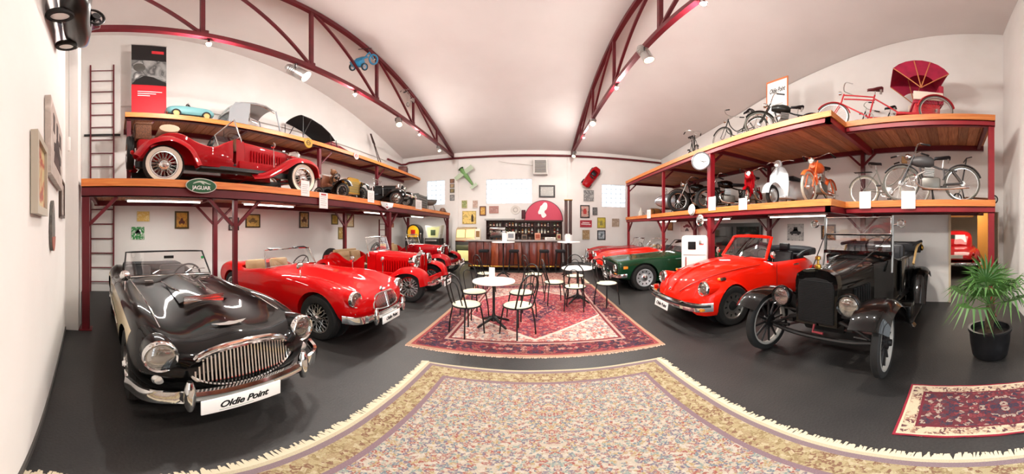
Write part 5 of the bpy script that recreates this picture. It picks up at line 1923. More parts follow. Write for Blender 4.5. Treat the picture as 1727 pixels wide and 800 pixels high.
for k in range(9):
    x = -1.0 + k * .21 + (.03 if k % 2 else 0)
    o = MB().lathe([(0, 0), (.03, 0), (.036, .1), (.034, .1), (.028, .006), (0, .006)], 12).build('drinking_glass', glass('glassware', (.95, .97, .97), .2), loc=(x, 10.22, 1.127))
    tag(o, 'small clear drinking glass on the bar counter', 'glass', 'glasses on the bar counter')

# pink half round sign with white silhouette
t = thing('half_round_sign', 'pink red half round sign with a white head silhouette above the bar', 'sign', (.44, 11.88, 1.932))
N = 32
arc = [(.83 * math.cos(PI * k / N), .86 * math.sin(PI * k / N)) for k in range(N + 1)]
MB().prism(arc, .07, FACE_S).build('panel', mat('sign_pink', 'C9455C', .5), t)
MB().tube([(x, -.035, y) for x, y in arc], .035, 8).build('rim', mat('sign_rim', '5A2430', .5), t)
sil = catmull([(.02, .78), (.14, .76), (.17, .62), (.13, .48), (.06, .42), (.04, .34), (.11, .26), (.12, .19), (.02, .11), (-.06, .12), (-.10, .2), (-.12, .26), (-.22, .27), (-.24, .36), (-.20, .45), (-.17, .52), (-.14, .62), (-.08, .66)], 3, True)
MB().prism([tuple(q) for q in sil], .006, TR(0, -.07, 0) @ FACE_S).build('silhouette', PAPER, t)
MB().box((-.98, -.1, .05), (-.8, .02, .45), bev=.02).build('loudspeaker', mat('dark_maroon', '4A1820', .6), t)

# unit heater and wall pipes
t = thing('unit_heater', 'grey louvred unit heater high on the far wall', 'heater', (.3, 12.0, 4.38))
MB().box((-.33, -.12, -.36), (.33, .18, .36), bev=.02).build('housing', mat('heater_grey', 'CFCBC5', .5), t)
for k in range(9):
    MB().box((-.25, -.04, -.006), (.25, .03, .006), TR(0, -.13, -.25 + k * .065) @ RX(.5)).build('louvre', mat('heater_louvre', '55534F', .5), t)
MB().tube([(-.33, .1, .1), (-1.5, .15, .25), (-1.9, .15, .35)], .015, 6).build('feed_pipe', mat('pale_conduit', 'CFCBC6', .5), t)

# dark twin column
t = thing('wooden_column', 'dark brown twin wooden column with brass top beside the bar', 'column', (1.4, 10.75, 0))
for s in (-1, 1):
    MB().box((s * .085 - .06, -.06, .1), (s * .085 + .06, .06, 2.7), bev=.012).build('shaft', wood('dark_column_wood', '2E140E', '4A2216', .4, 2., 2), t)
MB().box((-.22, -.14, 0), (.22, .14, .1), bev=.015).build('foot', mat('bar_core'), t)
MB().box((-.17, -.08, 2.7), (.17, .08, 2.74), bev=.01).build('cap', GOLD, t)
MB().box((-.16, -.064, .95), (.16, -.058, 1.3)).build('notice', PAPER, t)

# jukebox
t = thing('jukebox', 'old jukebox with glowing yellow panels standing left of the bar', 'jukebox', (-3.02, 11.72, 0))
JY = mat('jukebox_glow', 'F3E08A', .4, emit='F6DC98', es=.6)
MB().box((-.45, -.25, 0), (.45, .28, .98), bev=.02).build('cabinet', mat('jukebox_body', '2E2A22', .4), t)
MB().box((-.34, -.262, .12), (.34, -.25, .58), bev=.004).build('lit_front', mat('jukebox_front', 'E6DE9A', .4, emit='E9DE8C', es=.45), t)
MB().box((-.40, -.268, .62), (.40, -.25, .82), bev=.004).build('selector', mat('jukebox_selector', '6E7050', .3, .3), t)
F = Matrix(((0, 0, 1, -.44), (1, 0, 0, 0), (0, 1, 0, 0), (0, 0, 0, 1)))
MB().prism([(-.24, .98), (.26, .98), (.26, 1.6), (.12, 1.62), (-.10, 1.55), (-.2, 1.2)], .88, F).build('hood', mat('jukebox_hood', 'B89F7A', .3, .4), t)
MB().sheet([[(x, -.215, 1.16) for x in (-.4, 0, .4)], [(x, -.115, 1.5) for x in (-.4, 0, .4)]], .01).build('title_panel', JY, t)
MB().bar((0, -.225, 1.15), (0, -.12, 1.52), .03).build('title_rib', mat('jukebox_rib', '7A4A22', .4), t)
MB().bar((-.45, -.24, 1.0), (.45, -.24, 1.0), .04).build('chrome_rail', CHROME, t)

# two amusement machines at the far end of the car rack
for k, (x, y, c, c2, lb) in enumerate(((-5.42, 11.3, 'E2A81C', 'C02018', 'amusement machine with round yellow top under the far end of the rack'), (-4.42, 11.3, 'D9D99A', '4A5A3A', 'amusement machine with pale flared top beside the rack end post'))):
    t = thing('amusement_machine', lb, 'arcade machine', (x, y, 0), -.1)
    MB().box((-.36, -.25, 0), (.36, .28, 1.12), bev=.02).build('cabinet', mat('machine_dark', '2A2422', .5), t)
    if k == 0:
        pr = [(-.36, 1.12), (.36, 1.12), (.38, 1.4)] + [(.38 * math.cos(PI * q / 14), 1.4 + .36 * math.sin(PI * q / 14)) for q in range(15)]
    else:
        pr = [(-.3, 1.12), (.3, 1.12), (.42, 1.7), (.2, 1.66), (-.2, 1.66), (-.42, 1.7)]
    MB().prism(pr, .3, TR(0, .2, 0) @ FACE_S).build('head', mat('machine_head_%d' % k, '1E1A18' if k == 0 else 'D8D8C8', .4), t)
    MB().prism([(q * .8, 1.16 + (z - 1.12) * .84) for q, z in pr], .01, TR(0, -.1, 0) @ FACE_S).build('glass_panel', mat('machine_glass_%d' % k, c, .3, emit=c, es=.25), t)
    MB().box((-.12, -.125, 1.25), (.12, -.108, 1.5), bev=.01).build('emblem', mat('machine_emblem_%d' % k, c2, .4), t)
    MB().box((-.28, -.33, .98), (.28, -.25, 1.06), bev=.015).build('coin_tray', ALU, t)
    MB().tube([(.38, -.1, 1.0), (.42, -.14, 1.15), (.42, -.14, 1.3)], .014, 6).ball((.42, -.14, 1.32), .03).build('lever', ALU, t)

# white drinks cooler
t = thing('drinks_cooler', 'white rounded old drinks cooler with dark slot between green and orange cars', 'cooler', (3.45, 4.98, 0), -.55 - PI / 2 + .55)
MB().box((-.29, -.29, .06), (.29, .29, 1.4), bev=.07).build('cabinet', mat('enamel_white', 'F0EFEA', .2, coat=.6), t)
MB().box((-.3, -.24, .0), (.24, .24, .08)).build('plinth', DARK, t)
MB().box((-.305, -.03, 1.1), (-.285, .14, 1.27), bev=.008).build('dispensing_slot', DARK, t)
MB().box((-.302, -.2, 1.2), (-.288, -.1, 1.3), bev=.004).build('chrome_badge', CHROME, t)
MB().tube([(-.3, .18, .7), (-.36, .18, .72), (-.36, .18, .92), (-.3, .18, .94)], .014, 6).build('handle', CHROME, t)
MB().box((-.299, -.24, .98), (-.291, .24, .99)).build('door_seam', GREY, t)
t.rotation_euler = (0, 0, .9)

# ================================================================ potted palm
t = thing('potted_palm', 'green fan palm in a black pot beside the doorway', 'plant', (2.98, -.42, 0))
MB().lathe([(0, 0), (.16, 0), (.2, .04), (.225, .2), (.235, .34), (.25, .36), (.25, .39), (.222, .39), (.212, .33), (0, .32)], 28).build('pot', mat('black_pot', '141416', .35), t)
MB().lathe([(0, .33), (.21, .325), (.212, .31), (0, .3)], 20).build('soil', mat('soil', '2A1E16', .95), t)
MB().tube(catmull([(0, 0, .3), (.015, .01, .42), (.0, -.01, .55), (.01, 0, .68)], 4), [.05] * 4 + [.055] * 4 + [.05] * 4 + [.035], 10).build('trunk', mat('palm_trunk', '4A3A26', .9, noise=('2C2216', 30), bump=.8, bscale=40), t)
LEAFM = mat('palm_leaf', '2C5222', .5, noise=('4A7030', 4))
r4 = random.Random(11)


def fan_leaf(az, el, L, R, droop):
    g = MB()
    d = Vector((math.cos(az) * math.cos(el), math.sin(az) * math.cos(el), math.sin(el)))
    b = Vector((.01, 0, .66))
    tip = b + d * L
    g.tube([b, b + d * L * .5 + Vector((0, 0, .015)), tip], [.008, .006, .005], 5)
    sd = d.cross(Vector((0, 0, 1))).normalized()
    up = sd.cross(d).normalized()
    n = 15
    for k in range(n):
        a = -2.0 + 4.0 * k / (n - 1)
        ld = d * math.cos(a) + sd * math.sin(a)
        ll = R * (1 - .18 * abs(a) / 2.0) * (.9 + .2 * r4.random())
        w = .014
        pw = ld.cross(up).normalized() * w
        p0 = tip
        p1 = tip + ld * ll * .55 + up * .02
        p2 = tip + ld * ll - Vector((0, 0, droop * ll * (.6 + .6 * r4.random())))
        g.add([p0 - pw * .3, p0 + pw * .3, p1 + pw, p1 + up * .006, p1 - pw, p2], [(0, 1, 3), (1, 2, 3), (0, 3, 4), (3, 2, 5), (4, 3, 5)])
    return g


for k in range(15):
    az = k * 2.4 + r4.random() * .5
    el = 1.25 - 1.15 * (k / 14) + r4.random() * .1
    fan_leaf(az, el, .22 + .12 * r4.random(), .30 + .08 * r4.random(), .15 + .5 * k / 14).build('leaf', LEAFM, t)
# ================================================================ two-wheelers (local x forward, z up, origin on the ground)
def ring_wheel(root, x, z, R, tr, tyre, rimm, spokes=28, hub=.02, y=0., steer=0.):
    M = TR(x, y, z) @ RZ(steer) @ RX(PI / 2)
    n = 36
    o = MB().lathe([(R - tr + tr * math.cos(a), tr * math.sin(a)) for a in [2 * PI * q / 8 for q in range(8)]], n, closed=True).build('wheel', tyre, root, M=M)
    MB().lathe([(R - 2 * tr + .004, -tr * .7), (R - 2 * tr - .01, -tr * .6), (R - 2 * tr - .012, tr * .6), (R - 2 * tr + .004, tr * .7)], n, closed=True).build('rim', rimm, o)
    g = MB()
    for k in range(spokes):
        a = 2 * PI * k / spokes
        b = a + (.25 if k % 2 else -.25)
        g.cyl((hub * .9 * math.cos(b), hub * .9 * math.sin(b), .03 if k % 2 else -.03), ((R - 2 * tr) * math.cos(a), (R - 2 * tr) * math.sin(a), 0), .0018 if R > .25 and spokes > 20 else .003, n=3)
    stuff(g.build('spokes', ALU, o))
    MB().lathe([(0, -.045), (hub, -.04), (hub * .7, 0), (hub, .04), (0, .045)], 10).build('hub', ALU, o)
    return o


def guard(root, x, z, R, a0, a1, w, m, y=0.):
    g = []
    n = 18
    for k in range(n + 1):
        a = a0 + (a1 - a0) * k / n
        g.append([(x + (R - dr) * math.cos(a), y + yy, z + (R - dr) * math.sin(a)) for yy, dr in ((-w, .02), (-w * .7, .004), (0, 0), (w * .7, .004), (w, .02))])
    return MB().sheet(g, .003).build('mudguard', m, root)


def tubes(root, name, paths, r, m):
    for p in paths:
        MB().tube(p, r, 8).build(name, m, root)


def saddle(root, x, z, m, s=1.):
    rows = []
    for u, w, h in ((-.13, .09, .0), (-.10, .105, .015), (-.03, .085, .01), (.05, .045, .0), (.13, .025, -.005), (.15, .015, -.02)):
        rows.append([(x + u * s, w * s * math.cos(a), z + h * s + .03 * s * math.sin(a)) for a in [2 * PI * q / 10 for q in range(10)]])
    o = MB().rings(rows).build('saddle', m, root)
    g = MB()
    for yy in (-.05, .05):
        n = 20
        g.tube([(x - .09 * s + .022 * s * math.cos(q * 1.6), yy * s + .022 * s * math.sin(q * 1.6), z - .075 * s + .055 * s * q / n) for q in range(n)], .004, 4)
    stuff(g.build('saddle_springs', ALU, o))
    return o


def bicycle(name, label, loc, rz, col, wb=1.08, R=.33, tr=.016, style='dutch', lean=0., s=1., rack=True, lampp=True, cat='bicycle', tyre=None, group=None):
    root = thing(name, label, cat, loc, rz, group, rot=(lean, 0, rz))
    root.scale = (s, s, s)
    xf, xr = wb / 2, -wb / 2
    ty = tyre or TYRE
    ring_wheel(root, xf, R, R, tr, ty, ALU)
    ring_wheel(root, xr, R, R, tr, ty, ALU)
    guard(root, xf, R, R + .025, .5, 3.0, .028, col)
    guard(root, xr, R, R + .025, .3, 2.9, .028, col)
    bbk = Vector((xr + .44, 0, .29))
    seat_top = Vector((xr + .27, 0, .80))
    head_b = Vector((xf - .13, 0, .68))
    head_t = Vector((xf - .20, 0, .90))
    tubes(root, 'frame_tube', [[bbk, seat_top], [head_b, head_t]], .016, col)
    if style == 'diamond':
        tubes(root, 'frame_tube', [[bbk, head_b], [seat_top - Vector((-.01, 0, .05)), head_t - Vector((0, 0, .03))]], .015, col)
    else:
        tubes(root, 'frame_tube', [catmull([bbk, bbk + Vector((.18, 0, .03)), head_b - Vector((.08, 0, .2)), head_b], 5), catmull([bbk.lerp(seat_top, .38), bbk.lerp(seat_top, .3) + Vector((.2, 0, .0)), head_t - Vector((.09, 0, .25)), head_t - Vector((0, 0, .05))], 5)], .014, col)
    for y in (-.05, .05):
        tubes(root, 'stay', [[bbk + Vector((0, y * .5, 0)), (xr, y, R)], [seat_top - Vector((.0, 0, .08)), (xr, y, R)]], .008, col)
        tubes(root, 'fork_blade', [catmull([head_b - Vector((0, -y * .6, .0)), (xf - .08, y, .5), (xf, y, R)], 4)], .009, col)
    tubes(root, 'stem', [[head_t, head_t + Vector((-.02, 0, .10))]], .011, ALU)
    h = head_t + Vector((-.02, 0, .10))
    hb = MB().tube(catmull([h + Vector((-.22, .27, -.01)), h + Vector((-.08, .25, .04)), h + Vector((.03, .1, .03)), h, h + Vector((.03, -.1, .03)), h + Vector((-.08, -.25, .04)), h + Vector((-.22, -.27, -.01))], 5), .011, 7).build('handlebar', ALU, root)
    for y in (-1, 1):
        MB().cyl(h + Vector((-.26, y * .275, -.015)), h + Vector((-.13, y * .26, .02)), .018, n=8).build('grip', BLACKM, hb)
    tubes(root, 'seat_post', [[seat_top, seat_top + Vector((-.02, 0, .1))]], .011, ALU)
    saddle(root, seat_top.x - .03, seat_top.z + .13, LEATHER)
    ck = MB().lathe([(.07, -.003), (.095, -.003), (.095, .003), (.07, .003)], 24, TR(*bbk) @ TR(0, .05, 0) @ RX(PI / 2), closed=True).build('chainring', ALU, root)
    for sgn in (1, -1):
        MB().tube([bbk + Vector((0, sgn * .07, 0)), bbk + Vector((.1 * sgn, sgn * .075, -.13 * sgn))], .009, 6).build('crank', ALU, ck)
        MB().box((-.045, -.04, -.012), (.045, .04, .012), TR(*(bbk + Vector((.1 * sgn, sgn * .12, -.13 * sgn))))).build('pedal', BLACKM, ck)
    MB().bar((bbk.x + .08, .055, bbk.z + .07), (xr, .055, R + .05), .012, .02).build('chain_guard', col, root)
    if rack:
        g = MB()
        for y in (-.05, 0, .05):
            g.tube([(xr - .22, y, R * 2 + .09), (xr + .18, y, R * 2 + .09)], .005, 5)
        for x in (xr - .2, xr, xr + .16):
            g.tube([(x, -.055, R * 2 + .09), (x, .055, R * 2 + .09)], .005, 5)
        rk = g.build('luggage_rack', BLACKM, root)
        for y in (-.06, .06):
            MB().tube([(xr, y, R), (xr - .12, y, R * 2 + .09)], .005, 5).build('rack_stay', BLACKM, rk)
    if lampp:
        o = MB().lathe([(0, -.08), (.03, -.06), (.045, 0), (.04, .01), (0, .015)], 14, TR(xf - .06, 0, .86) @ rotm((1, 0, 0))).build('lamp', CHROME, root)
    MB().tube([(xr + .35, -.04, .27), (xr + .28, -.16, .0)], .009, 6).build('kick_stand', BLACKM, root)
    return root


ENG = mat('engine_alloy', '77756F', .4, .7)


def motorcycle(name, label, loc, rz, col, R=.32, tr=.042, wb=1.25, s=1., lean=0., tank=None, kind='heavy', seatm=None, steer=.0, cat='motorcycle', tyre=None):
    root = thing(name, label, cat, loc, rz, None, rot=(lean, 0, rz))
    root.scale = (s, s, s)
    tank = tank or col
    xf, xr = wb / 2, -wb / 2
    heavy = kind == 'heavy'
    ring_wheel(root, xf, R, R, tr, tyre or TYRE, CHROME, 24, .05)
    ring_wheel(root, xr, R, R, tr, tyre or TYRE, CHROME, 24, .05)
    guard(root, xf, R, R + .035, .6, 2.9, .06 if heavy else .04, col)
    guard(root, xr, R, R + .035, .2, 2.8, .07 if heavy else .045, col)
    hd = Vector((xf - .26, 0, .88))
    for y in (-.075, .075):
        tubes(root, 'fork_leg', [[(xf, y, R), (xf - .24, y, .86)]], .022 if heavy else .014, CHROME if heavy else col)
    hb = MB().tube(catmull([hd + Vector((-.2, .33, .10)), hd + Vector((-.06, .28, .14)), hd + Vector((.0, .08, .06)), hd + Vector((0, -.08, .06)), hd + Vector((-.06, -.28, .14)), hd + Vector((-.2, -.33, .10))], 5), .012, 7).build('handlebar', CHROME, root)
    for y in (-1, 1):
        MB().cyl(hd + Vector((-.26, y * .34, .085)), hd + Vector((-.1, y * .30, .125)), .019, n=8).build('grip', BLACKM, hb)
    headlamp(root, (xf - .12, 0, .84), .085 if heavy else .06, (1, 0, 0), .9)
    tubes(root, 'frame_tube', [[(xf - .3, 0, .82), (xf - .42, 0, .3), (xr + .3, 0, .27)], [(xf - .3, 0, .78), (xr + .42, 0, .62), (xr + .1, 0, .58)], [(xr + .3, 0, .27), (xr + .35, 0, .62)]], .02, col)
    for y in (-.07, .07):
        tubes(root, 'swing_arm', [[(xr + .35, y, .32), (xr, y, R)], [(xr + .2, y, .6), (xr, y, R)]], .014, col)
    # tank
    rows = []
    for u, w, h in ((0, .05, .06), (.06, .11, .10), (.18, .13, .12), (.32, .11, .10), (.42, .06, .06)):
        rows.append([(xr + .52 + u, w * math.cos(a), .74 + .02 * u / .4 + h * math.sin(a)) for a in [2 * PI * q / 14 for q in range(14)]])
    MB().rings(rows).build('fuel_tank', tank, root)
    # engine
    en = MB().box((-.17, -.11, -.12), (.17, .11, .1), TR(.02, 0, .34), bev=.04).build('engine', ENG, root)
    g = MB()
    for k in range(6):
        g.box((-.09, -.09, k * .028), (.09, .09, k * .028 + .014), TR(.06, 0, .46) @ RY(-.1))
    stuff(g.build('cylinder_fins', ALU, en))
    MB().tube(catmull([(.14, .06, .56), (.28, .1, .45), (.2, .13, .26), (-.2, .14, .22), (xr - .1, .14, .26)], 5), .024, 8).build('exhaust', CHROME, root)
    if heavy:
        MB().box((-.26, -.13, -.035), (.26, .13, .035), TR(xr + .3, 0, .74), bev=.03).build('seat', seatm or LEATHER, root)
    else:
        saddle(root, xr + .36, .82, seatm or LEATHER, 1.05)
        tubes(root, 'seat_post', [[(xr + .37, 0, .6), (xr + .35, 0, .78)]], .014, ALU)
    MB().tube([(0, -.05, .24), (-.03, -.2, .0)], .012, 6).tube([(0, .05, .24), (-.03, .2, .0)], .012, 6).bar((0, -.06, .24), (0, .06, .24), .02).build('stand', BLACKM, root)
    return root


ZU, ZL = 3.614, 2.044
GREYM = mat('grey_cycle_paint', '8E8D84', .4)
DKGREY = mat('dark_grey_cycle_paint', '4A4848', .4)
GRNBLK = mat('black_cycle_paint', '1A1D1A', .3)
OLDT = mat('grey_old_tyre', '5E5C55', .8)
WHT = mat('cream_tyre', 'B9B3A4', .7)

bicycle('child_bicycle', 'small dark child bicycle at the far end of the upper rack deck', (4.55, 6.7, ZU), -1.9, GRNBLK, .78, .23, s=.95, rack=False, tyre=OLDT)
bicycle('bicycle', 'black step-through bicycle on the upper rack deck above the clock', (4.5, 4.72, ZU + .008), PI / 2 + .08, GRNBLK, 1.1, .34, lean=.08, tyre=OLDT)
motorcycle('motorcycle', 'black old motorcycle on the upper deck beside the orange framed board', (4.75, 3.4, ZU + .008), 2.3, GRNBLK, .33, .026, 1.2, kind='light', lean=.06, tyre=OLDT)
bicycle('bicycle', 'dark bicycle standing behind the red rickshaw', (5.98, 1.7, ZU), PI / 2 + .04, GRNBLK, 1.05, .33, rack=True)

# red cycle rickshaw with hood
t = thing('cycle_rickshaw', 'red cycle rickshaw with folding red hood on the upper rack deck', 'rickshaw', (5.2, 1.25, ZU), PI / 2 + .3)
RK = mat('rickshaw_red', 'C22A33', .35)
CLOTH = mat('rickshaw_hood_cloth', 'B01840', .7, noise=('8E1234', 6))
ring_wheel(t, 1.15, .34, .34, .018, OLDT, ALU, 32)
for s in (1, -1):
    ring_wheel(t, -.85, .34, .34, .018, OLDT, ALU, 32, y=s * .42)
    guard(t, -.85, .34, .375, .2, 2.9, .04, RK, s * .42)
bbk = Vector((.42, 0, .30))
st_ = Vector((.30, 0, .86))
hb_, ht_ = Vector((.98, 0, .66)), Vector((.92, 0, .90))
tubes(t, 'frame_tube', [[bbk, st_], [hb_, ht_], [bbk, hb_], [st_ - Vector((0, 0, .06)), ht_ - Vector((0, 0, .03))], [st_ - Vector((0, 0, .14)), ht_ - Vector((0, 0, .13))], [bbk, (-.5, 0, .28)], [st_ - Vector((0, 0, .1)), (-.3, 0, .34)]], .017, RK)
for y in (-.05, .05):
    tubes(t, 'fork_blade', [[hb_ + Vector((0, y, 0)), (1.15, y, .34)]], .01, RK)
guard(t, 1.15, .34, .37, .6, 2.9, .03, RK)
MB().tube(catmull([(.72, .28, 1.0), (.86, .24, 1.06), (.92, 0, 1.0), (.86, -.24, 1.06), (.72, -.28, 1.0)], 5), .011, 7).build('handlebar', ALU, t)
MB().lathe([(0, -.07), (.04, -.05), (.05, 0), (0, .02)], 14, TR(1.02, 0, .92) @ rotm((1, 0, 0))).build('lamp', CHROME, t)
saddle(t, .28, 1.0, mat('rickshaw_saddle', '5A1A20', .5), 1.15)
MB().tube([(.30, 0, .86), (.29, 0, .96)], .012, 6).build('seat_post', ALU, t)
MB().lathe([(.08, -.003), (.1, -.003), (.1, .003), (.08, .003)], 24, TR(.42, .05, .30) @ RX(PI / 2), closed=True).build('chainring', ALU, t)
MB().box((-.9, -.36, .24), (-.1, .36, .29), bev=.01).build('foot_board', RK, t)
MB().box((-.95, -.34, .29), (-.45, .34, .52), bev=.02).build('seat_box', RK, t)
MB().box((-.92, -.34, .52), (-.42, .34, .62), bev=.04).build('seat', mat('rickshaw_seat', 'A3223A', .5), t)
MB().box((-1.02, -.36, .52), (-.92, .36, 1.0), bev=.03).build('backrest', mat('rickshaw_seat'), t)
for s in (1, -1):
    MB().box((-1.0, s * .36 - .02, .60), (-.42, s * .36 + .02, .80), bev=.015).build('side_panel', mat('rickshaw_cream', 'E3D6C4', .5), t)
hood_pts = []
hd = MB()
rows = []
for k in range(9):
    a = -.62 + 2.0 * k / 8
    c = Vector((-.56, 0, .92))
    L = .66
    rows.append([(c.x + L * math.cos(PI / 2 + a - .35) * .95, .42 * math.sin(q), c.z + .06 + L * math.sin(PI / 2 + a - .35) * (.9 + .10 * math.cos(q))) for q in [-1.5 + 3. * i / 8 for i in range(9)]])
ho = MB().sheet(rows, .012).build('hood', CLOTH, t)
for k in (0, 3, 5, 8):
    for s in (0, 8):
        MB().tube([(-.56, .42 * (1 if s else -1), .86), rows[k][s]], .011, 6).build('hood_bow', mat('rickshaw_bow', 'C47A4A', .5), ho)
for s in (0, 8):
    side = [rows[k][s] for k in range(9)]
    MB().sheet([[(Vector(p) * (1 - f) + Vector((-.56, (1 if s else -1) * .42, .86)) * f) for p in side] for f in (0, .3, .55)], .006).build('hood_side', CLOTH, ho)

# ---- lower deck
motorcycle('motorcycle', 'black motorcycle with sidecar and silver headlamp on the rack behind the red post', (4.85, 6.75, ZL), PI - .35, BLACK, .33, .05, 1.3, s=1.05, steer=0)
t = thing('sidecar', 'black and silver torpedo sidecar on the rack beside the black motorcycle', 'sidecar', (4.95, 8.0, ZL), PI - .25)
st = []
for x, w, h, zc in ((.95, .06, .06, .45), (.8, .18, .18, .45), (.5, .27, .27, .46), (.1, .30, .31, .48), (-.4, .29, .32, .5), (-.8, .2, .24, .5), (-1.05, .06, .1, .5)):
    st.append(S(x, (0, zc - h), (w * .7, zc - h * .8), (w, zc), (w * .8, zc + h * .7), (w * .4, zc + h * .95), (0, zc + h)))
me = loft_body(st, 4, 3, two=(0, 5, .35, 2)).mesh('body', [BLACK, mat('sidecar_silver', 'B9BCC0', .25, .7)])
link_mesh('body', boolean(me, [MB().box((-.5, -.2, .55), (.1, .2, 1.2), bev=.05)]), t)
ring_wheel(t, -.1, .33, .33, .05, TYRE, CHROME, 24, .05, y=-.48)
guard(t, -.1, .33, .38, .1, 3.0, .08, BLACK, -.48)
MB().box((-.45, -.18, .5), (-.1, .18, .6), bev=.03).build('seat', LEATHER, t)
MB().lathe([(0, 0), (.02, 0), (.012, .06), (.03, .08), (.02, .14), (0, .2)], 10, TR(.55, 0, .73)).build('mascot', CHROME, t)
for y in (-.2, .2):
    MB().tube([(.7, y, .2), (-.7, y, .2)], .02, 6).build('frame_tube', BLACKM, t)
    MB().tube([(.3, y, .2), (.3, y, .0)], .015, 6).build('prop', BLACKM, t)
MB().tube([(-.1, -.45, .33), (-.1, .2, .22)], .018, 6).build('axle', BLACKM, t)
motorcycle('motorcycle', 'black motorcycle with chrome headlamp on the rack just past the red post', (5.0, 5.55, ZL), PI - .55, BLACK, .33, .05, 1.25, s=1.0)
motorcycle('moped', 'small red moped facing the room on the motorcycle rack', (4.9, 4.55, ZL), PI + .45, RED2, .24, .03, 1.0, s=1.0, kind='light', cat='moped')
MB().rings([[(.30 + .04 * q, .13 * c_ * (1 - .2 * abs(q)), .62 + .27 * q) for c_ in (-1, -.6, 0, .6, 1)] + [(.26 + .04 * q, .1 * c_, .62 + .27 * q) for c_ in (1, 0, -1)] for q in (-1, -.5, 0, .5, 1)]).build('leg_shield', RED2, COL.objects[-1] if False else [o for o in bpy.data.objects if o.name.startswith('moped') and o.parent is None][0])

# white scooter
t = thing('motor_scooter', 'pale white motor scooter with big round leg shield on the rack', 'scooter', (5.15, 3.72, ZL), PI + .1)
SCW = mat('scooter_white', 'DDE6EA', .2, coat=.6)
ring_wheel(t, .58, .24, .24, .045, TYRE, mat('scooter_rim', 'BFC6CA', .3, .5), 10, .1)
ring_wheel(t, -.55, .24, .24, .045, TYRE, mat('scooter_rim'), 10, .1)
guard(t, .58, .24, .30, .1, 2.9, .09, SCW)
rows = []
for z, w, x in ((.22, .2, .30), (.35, .24, .34), (.55, .26, .36), (.75, .24, .36), (.9, .14, .35), (.96, .06, .345)):
    rows.append([(x - .06 * (c_ * c_) + .02, w * c_, z) for c_ in (-1, -.7, -.3, 0, .3, .7, 1)] + [(x - .06 * (c_ * c_) - .01, w * c_ * .98, z) for c_ in (1, .7, .3, 0, -.3, -.7, -1)])
MB().rings(rows).build('leg_shield', SCW, t)
MB().box((-.2, -.2, .2), (.36, .2, .26), bev=.02).build('floor_board', SCW, t)
st = [S(-.95, (0, .36), (.06, .36), (.1, .42), (.07, .5), (0, .52)), S(-.8, (0, .24), (.17, .26), (.22, .4), (.16, .6), (0, .66)), S(-.5, (0, .2), (.2, .24), (.27, .42), (.19, .66), (0, .72)), S(-.2, (0, .22), (.14, .24), (.2, .4), (.15, .6), (0, .68)), S(-.05, (0, .24), (.06, .26), (.09, .4), (.06, .52), (0, .56))]
me = loft_body(st, 4, 3).mesh('rear_body', SCW)
link_mesh('rear_body', boolean(me, [arch(-.55, .22, .27, -.12, .12)]), t)
MB().box((-.3, -.12, 0), (.28, .12, .09), TR(-.45, 0, .72), bev=.035).build('seat', LEATHER, t)
MB().lathe([(0, -.1), (.08, -.06), (.1, 0), (.08, .04), (0, .05)], 14, TR(.36, 0, 1.0) @ rotm((1, 0, .1))).build('handlebar_head', SCW, t)
MB().lathe([(.075, .0), (.07, .02), (0, .03)], 14, TR(.40, 0, 1.0) @ rotm((1, 0, .1))).build('headlamp', LENS, t)
MB().tube(catmull([(.26, .36, 1.06), (.33, .2, 1.07), (.36, 0, 1.03), (.33, -.2, 1.07), (.26, -.36, 1.06)], 4), .014, 7).build('handlebar', CHROME, t)
for s in (1, -1):
    MB().cyl((.24, s * .37, 1.055), (.30, s * .26, 1.068), .019, n=8).build('grip', BLACKM, t)
MB().tube([(.58, 0, .24), (.40, 0, .9)], .028, 8).build('fork', SCW, t)
MB().tube([(-.2, -.1, .2), (-.24, -.16, 0)], .012, 6).bar((-.2, -.1, .21), (-.2, .1, .21), .02).tube([(-.2, .1, .2), (-.24, .16, 0)], .012, 6).build('stand', BLACKM, t)

motorcycle('moped', 'orange moped with high chrome handlebar at the corner of the rack', (4.85, 2.62, ZL), PI + .08, mat('moped_orange', 'D9602C', .3, coat=.4), .30, .026, 1.1, kind='light', cat='moped', tyre=WHT)
b = bicycle('motor_bicycle', 'grey bicycle with small motor standing behind the white card on the rack', (5.55, 1.35, ZL), -PI / 2 + .1, GREYM, 1.1, .33, .02, tyre=WHT, cat='motorized bicycle')
MB().box((-.09, -.07, -.08), (.09, .07, .1), TR(.0, 0, .3), bev=.03).build('engine', ALU, b)
MB().box((-.06, -.05, 0), (.06, .05, .16), TR(.33, 0, .92), bev=.02).build('front_box', mat('tan_box', 'B08A5A', .6), b)
m_ = motorcycle('moped', 'dark grey moped with single saddle nearest the rack end', (4.85, .38, ZL), PI / 2 + .12, DKGREY, .34, .022, 1.12, kind='light', cat='moped', tyre=OLDT)
t = thing('kick_scooter', 'old dark kick scooter leaning at the end of the rack', 'kick scooter', (5.1, -.45, ZL), PI / 2 + .3)
for x in (.38, -.38):
    ring_wheel(t, x, .09, .09, .018, TYRE, ALU, 8, .015)
MB().box((-.38, -.06, .08), (.25, .06, .105), bev=.008).build('deck', mat('scooter_wood', '6A4326', .6), t)
MB().tube([(.25, 0, .09), (.30, 0, .3), (.20, 0, .86)], .014, 7).build('steering_column', BLACKM, t)
MB().tube([(.38, .03, .09), (.29, 0, .34)], .012, 6).build('fork', BLACKM, t)
MB().tube([(.18, .22, .84), (.20, 0, .87), (.18, -.22, .84)], .012, 6).build('handlebar', BLACKM, t)
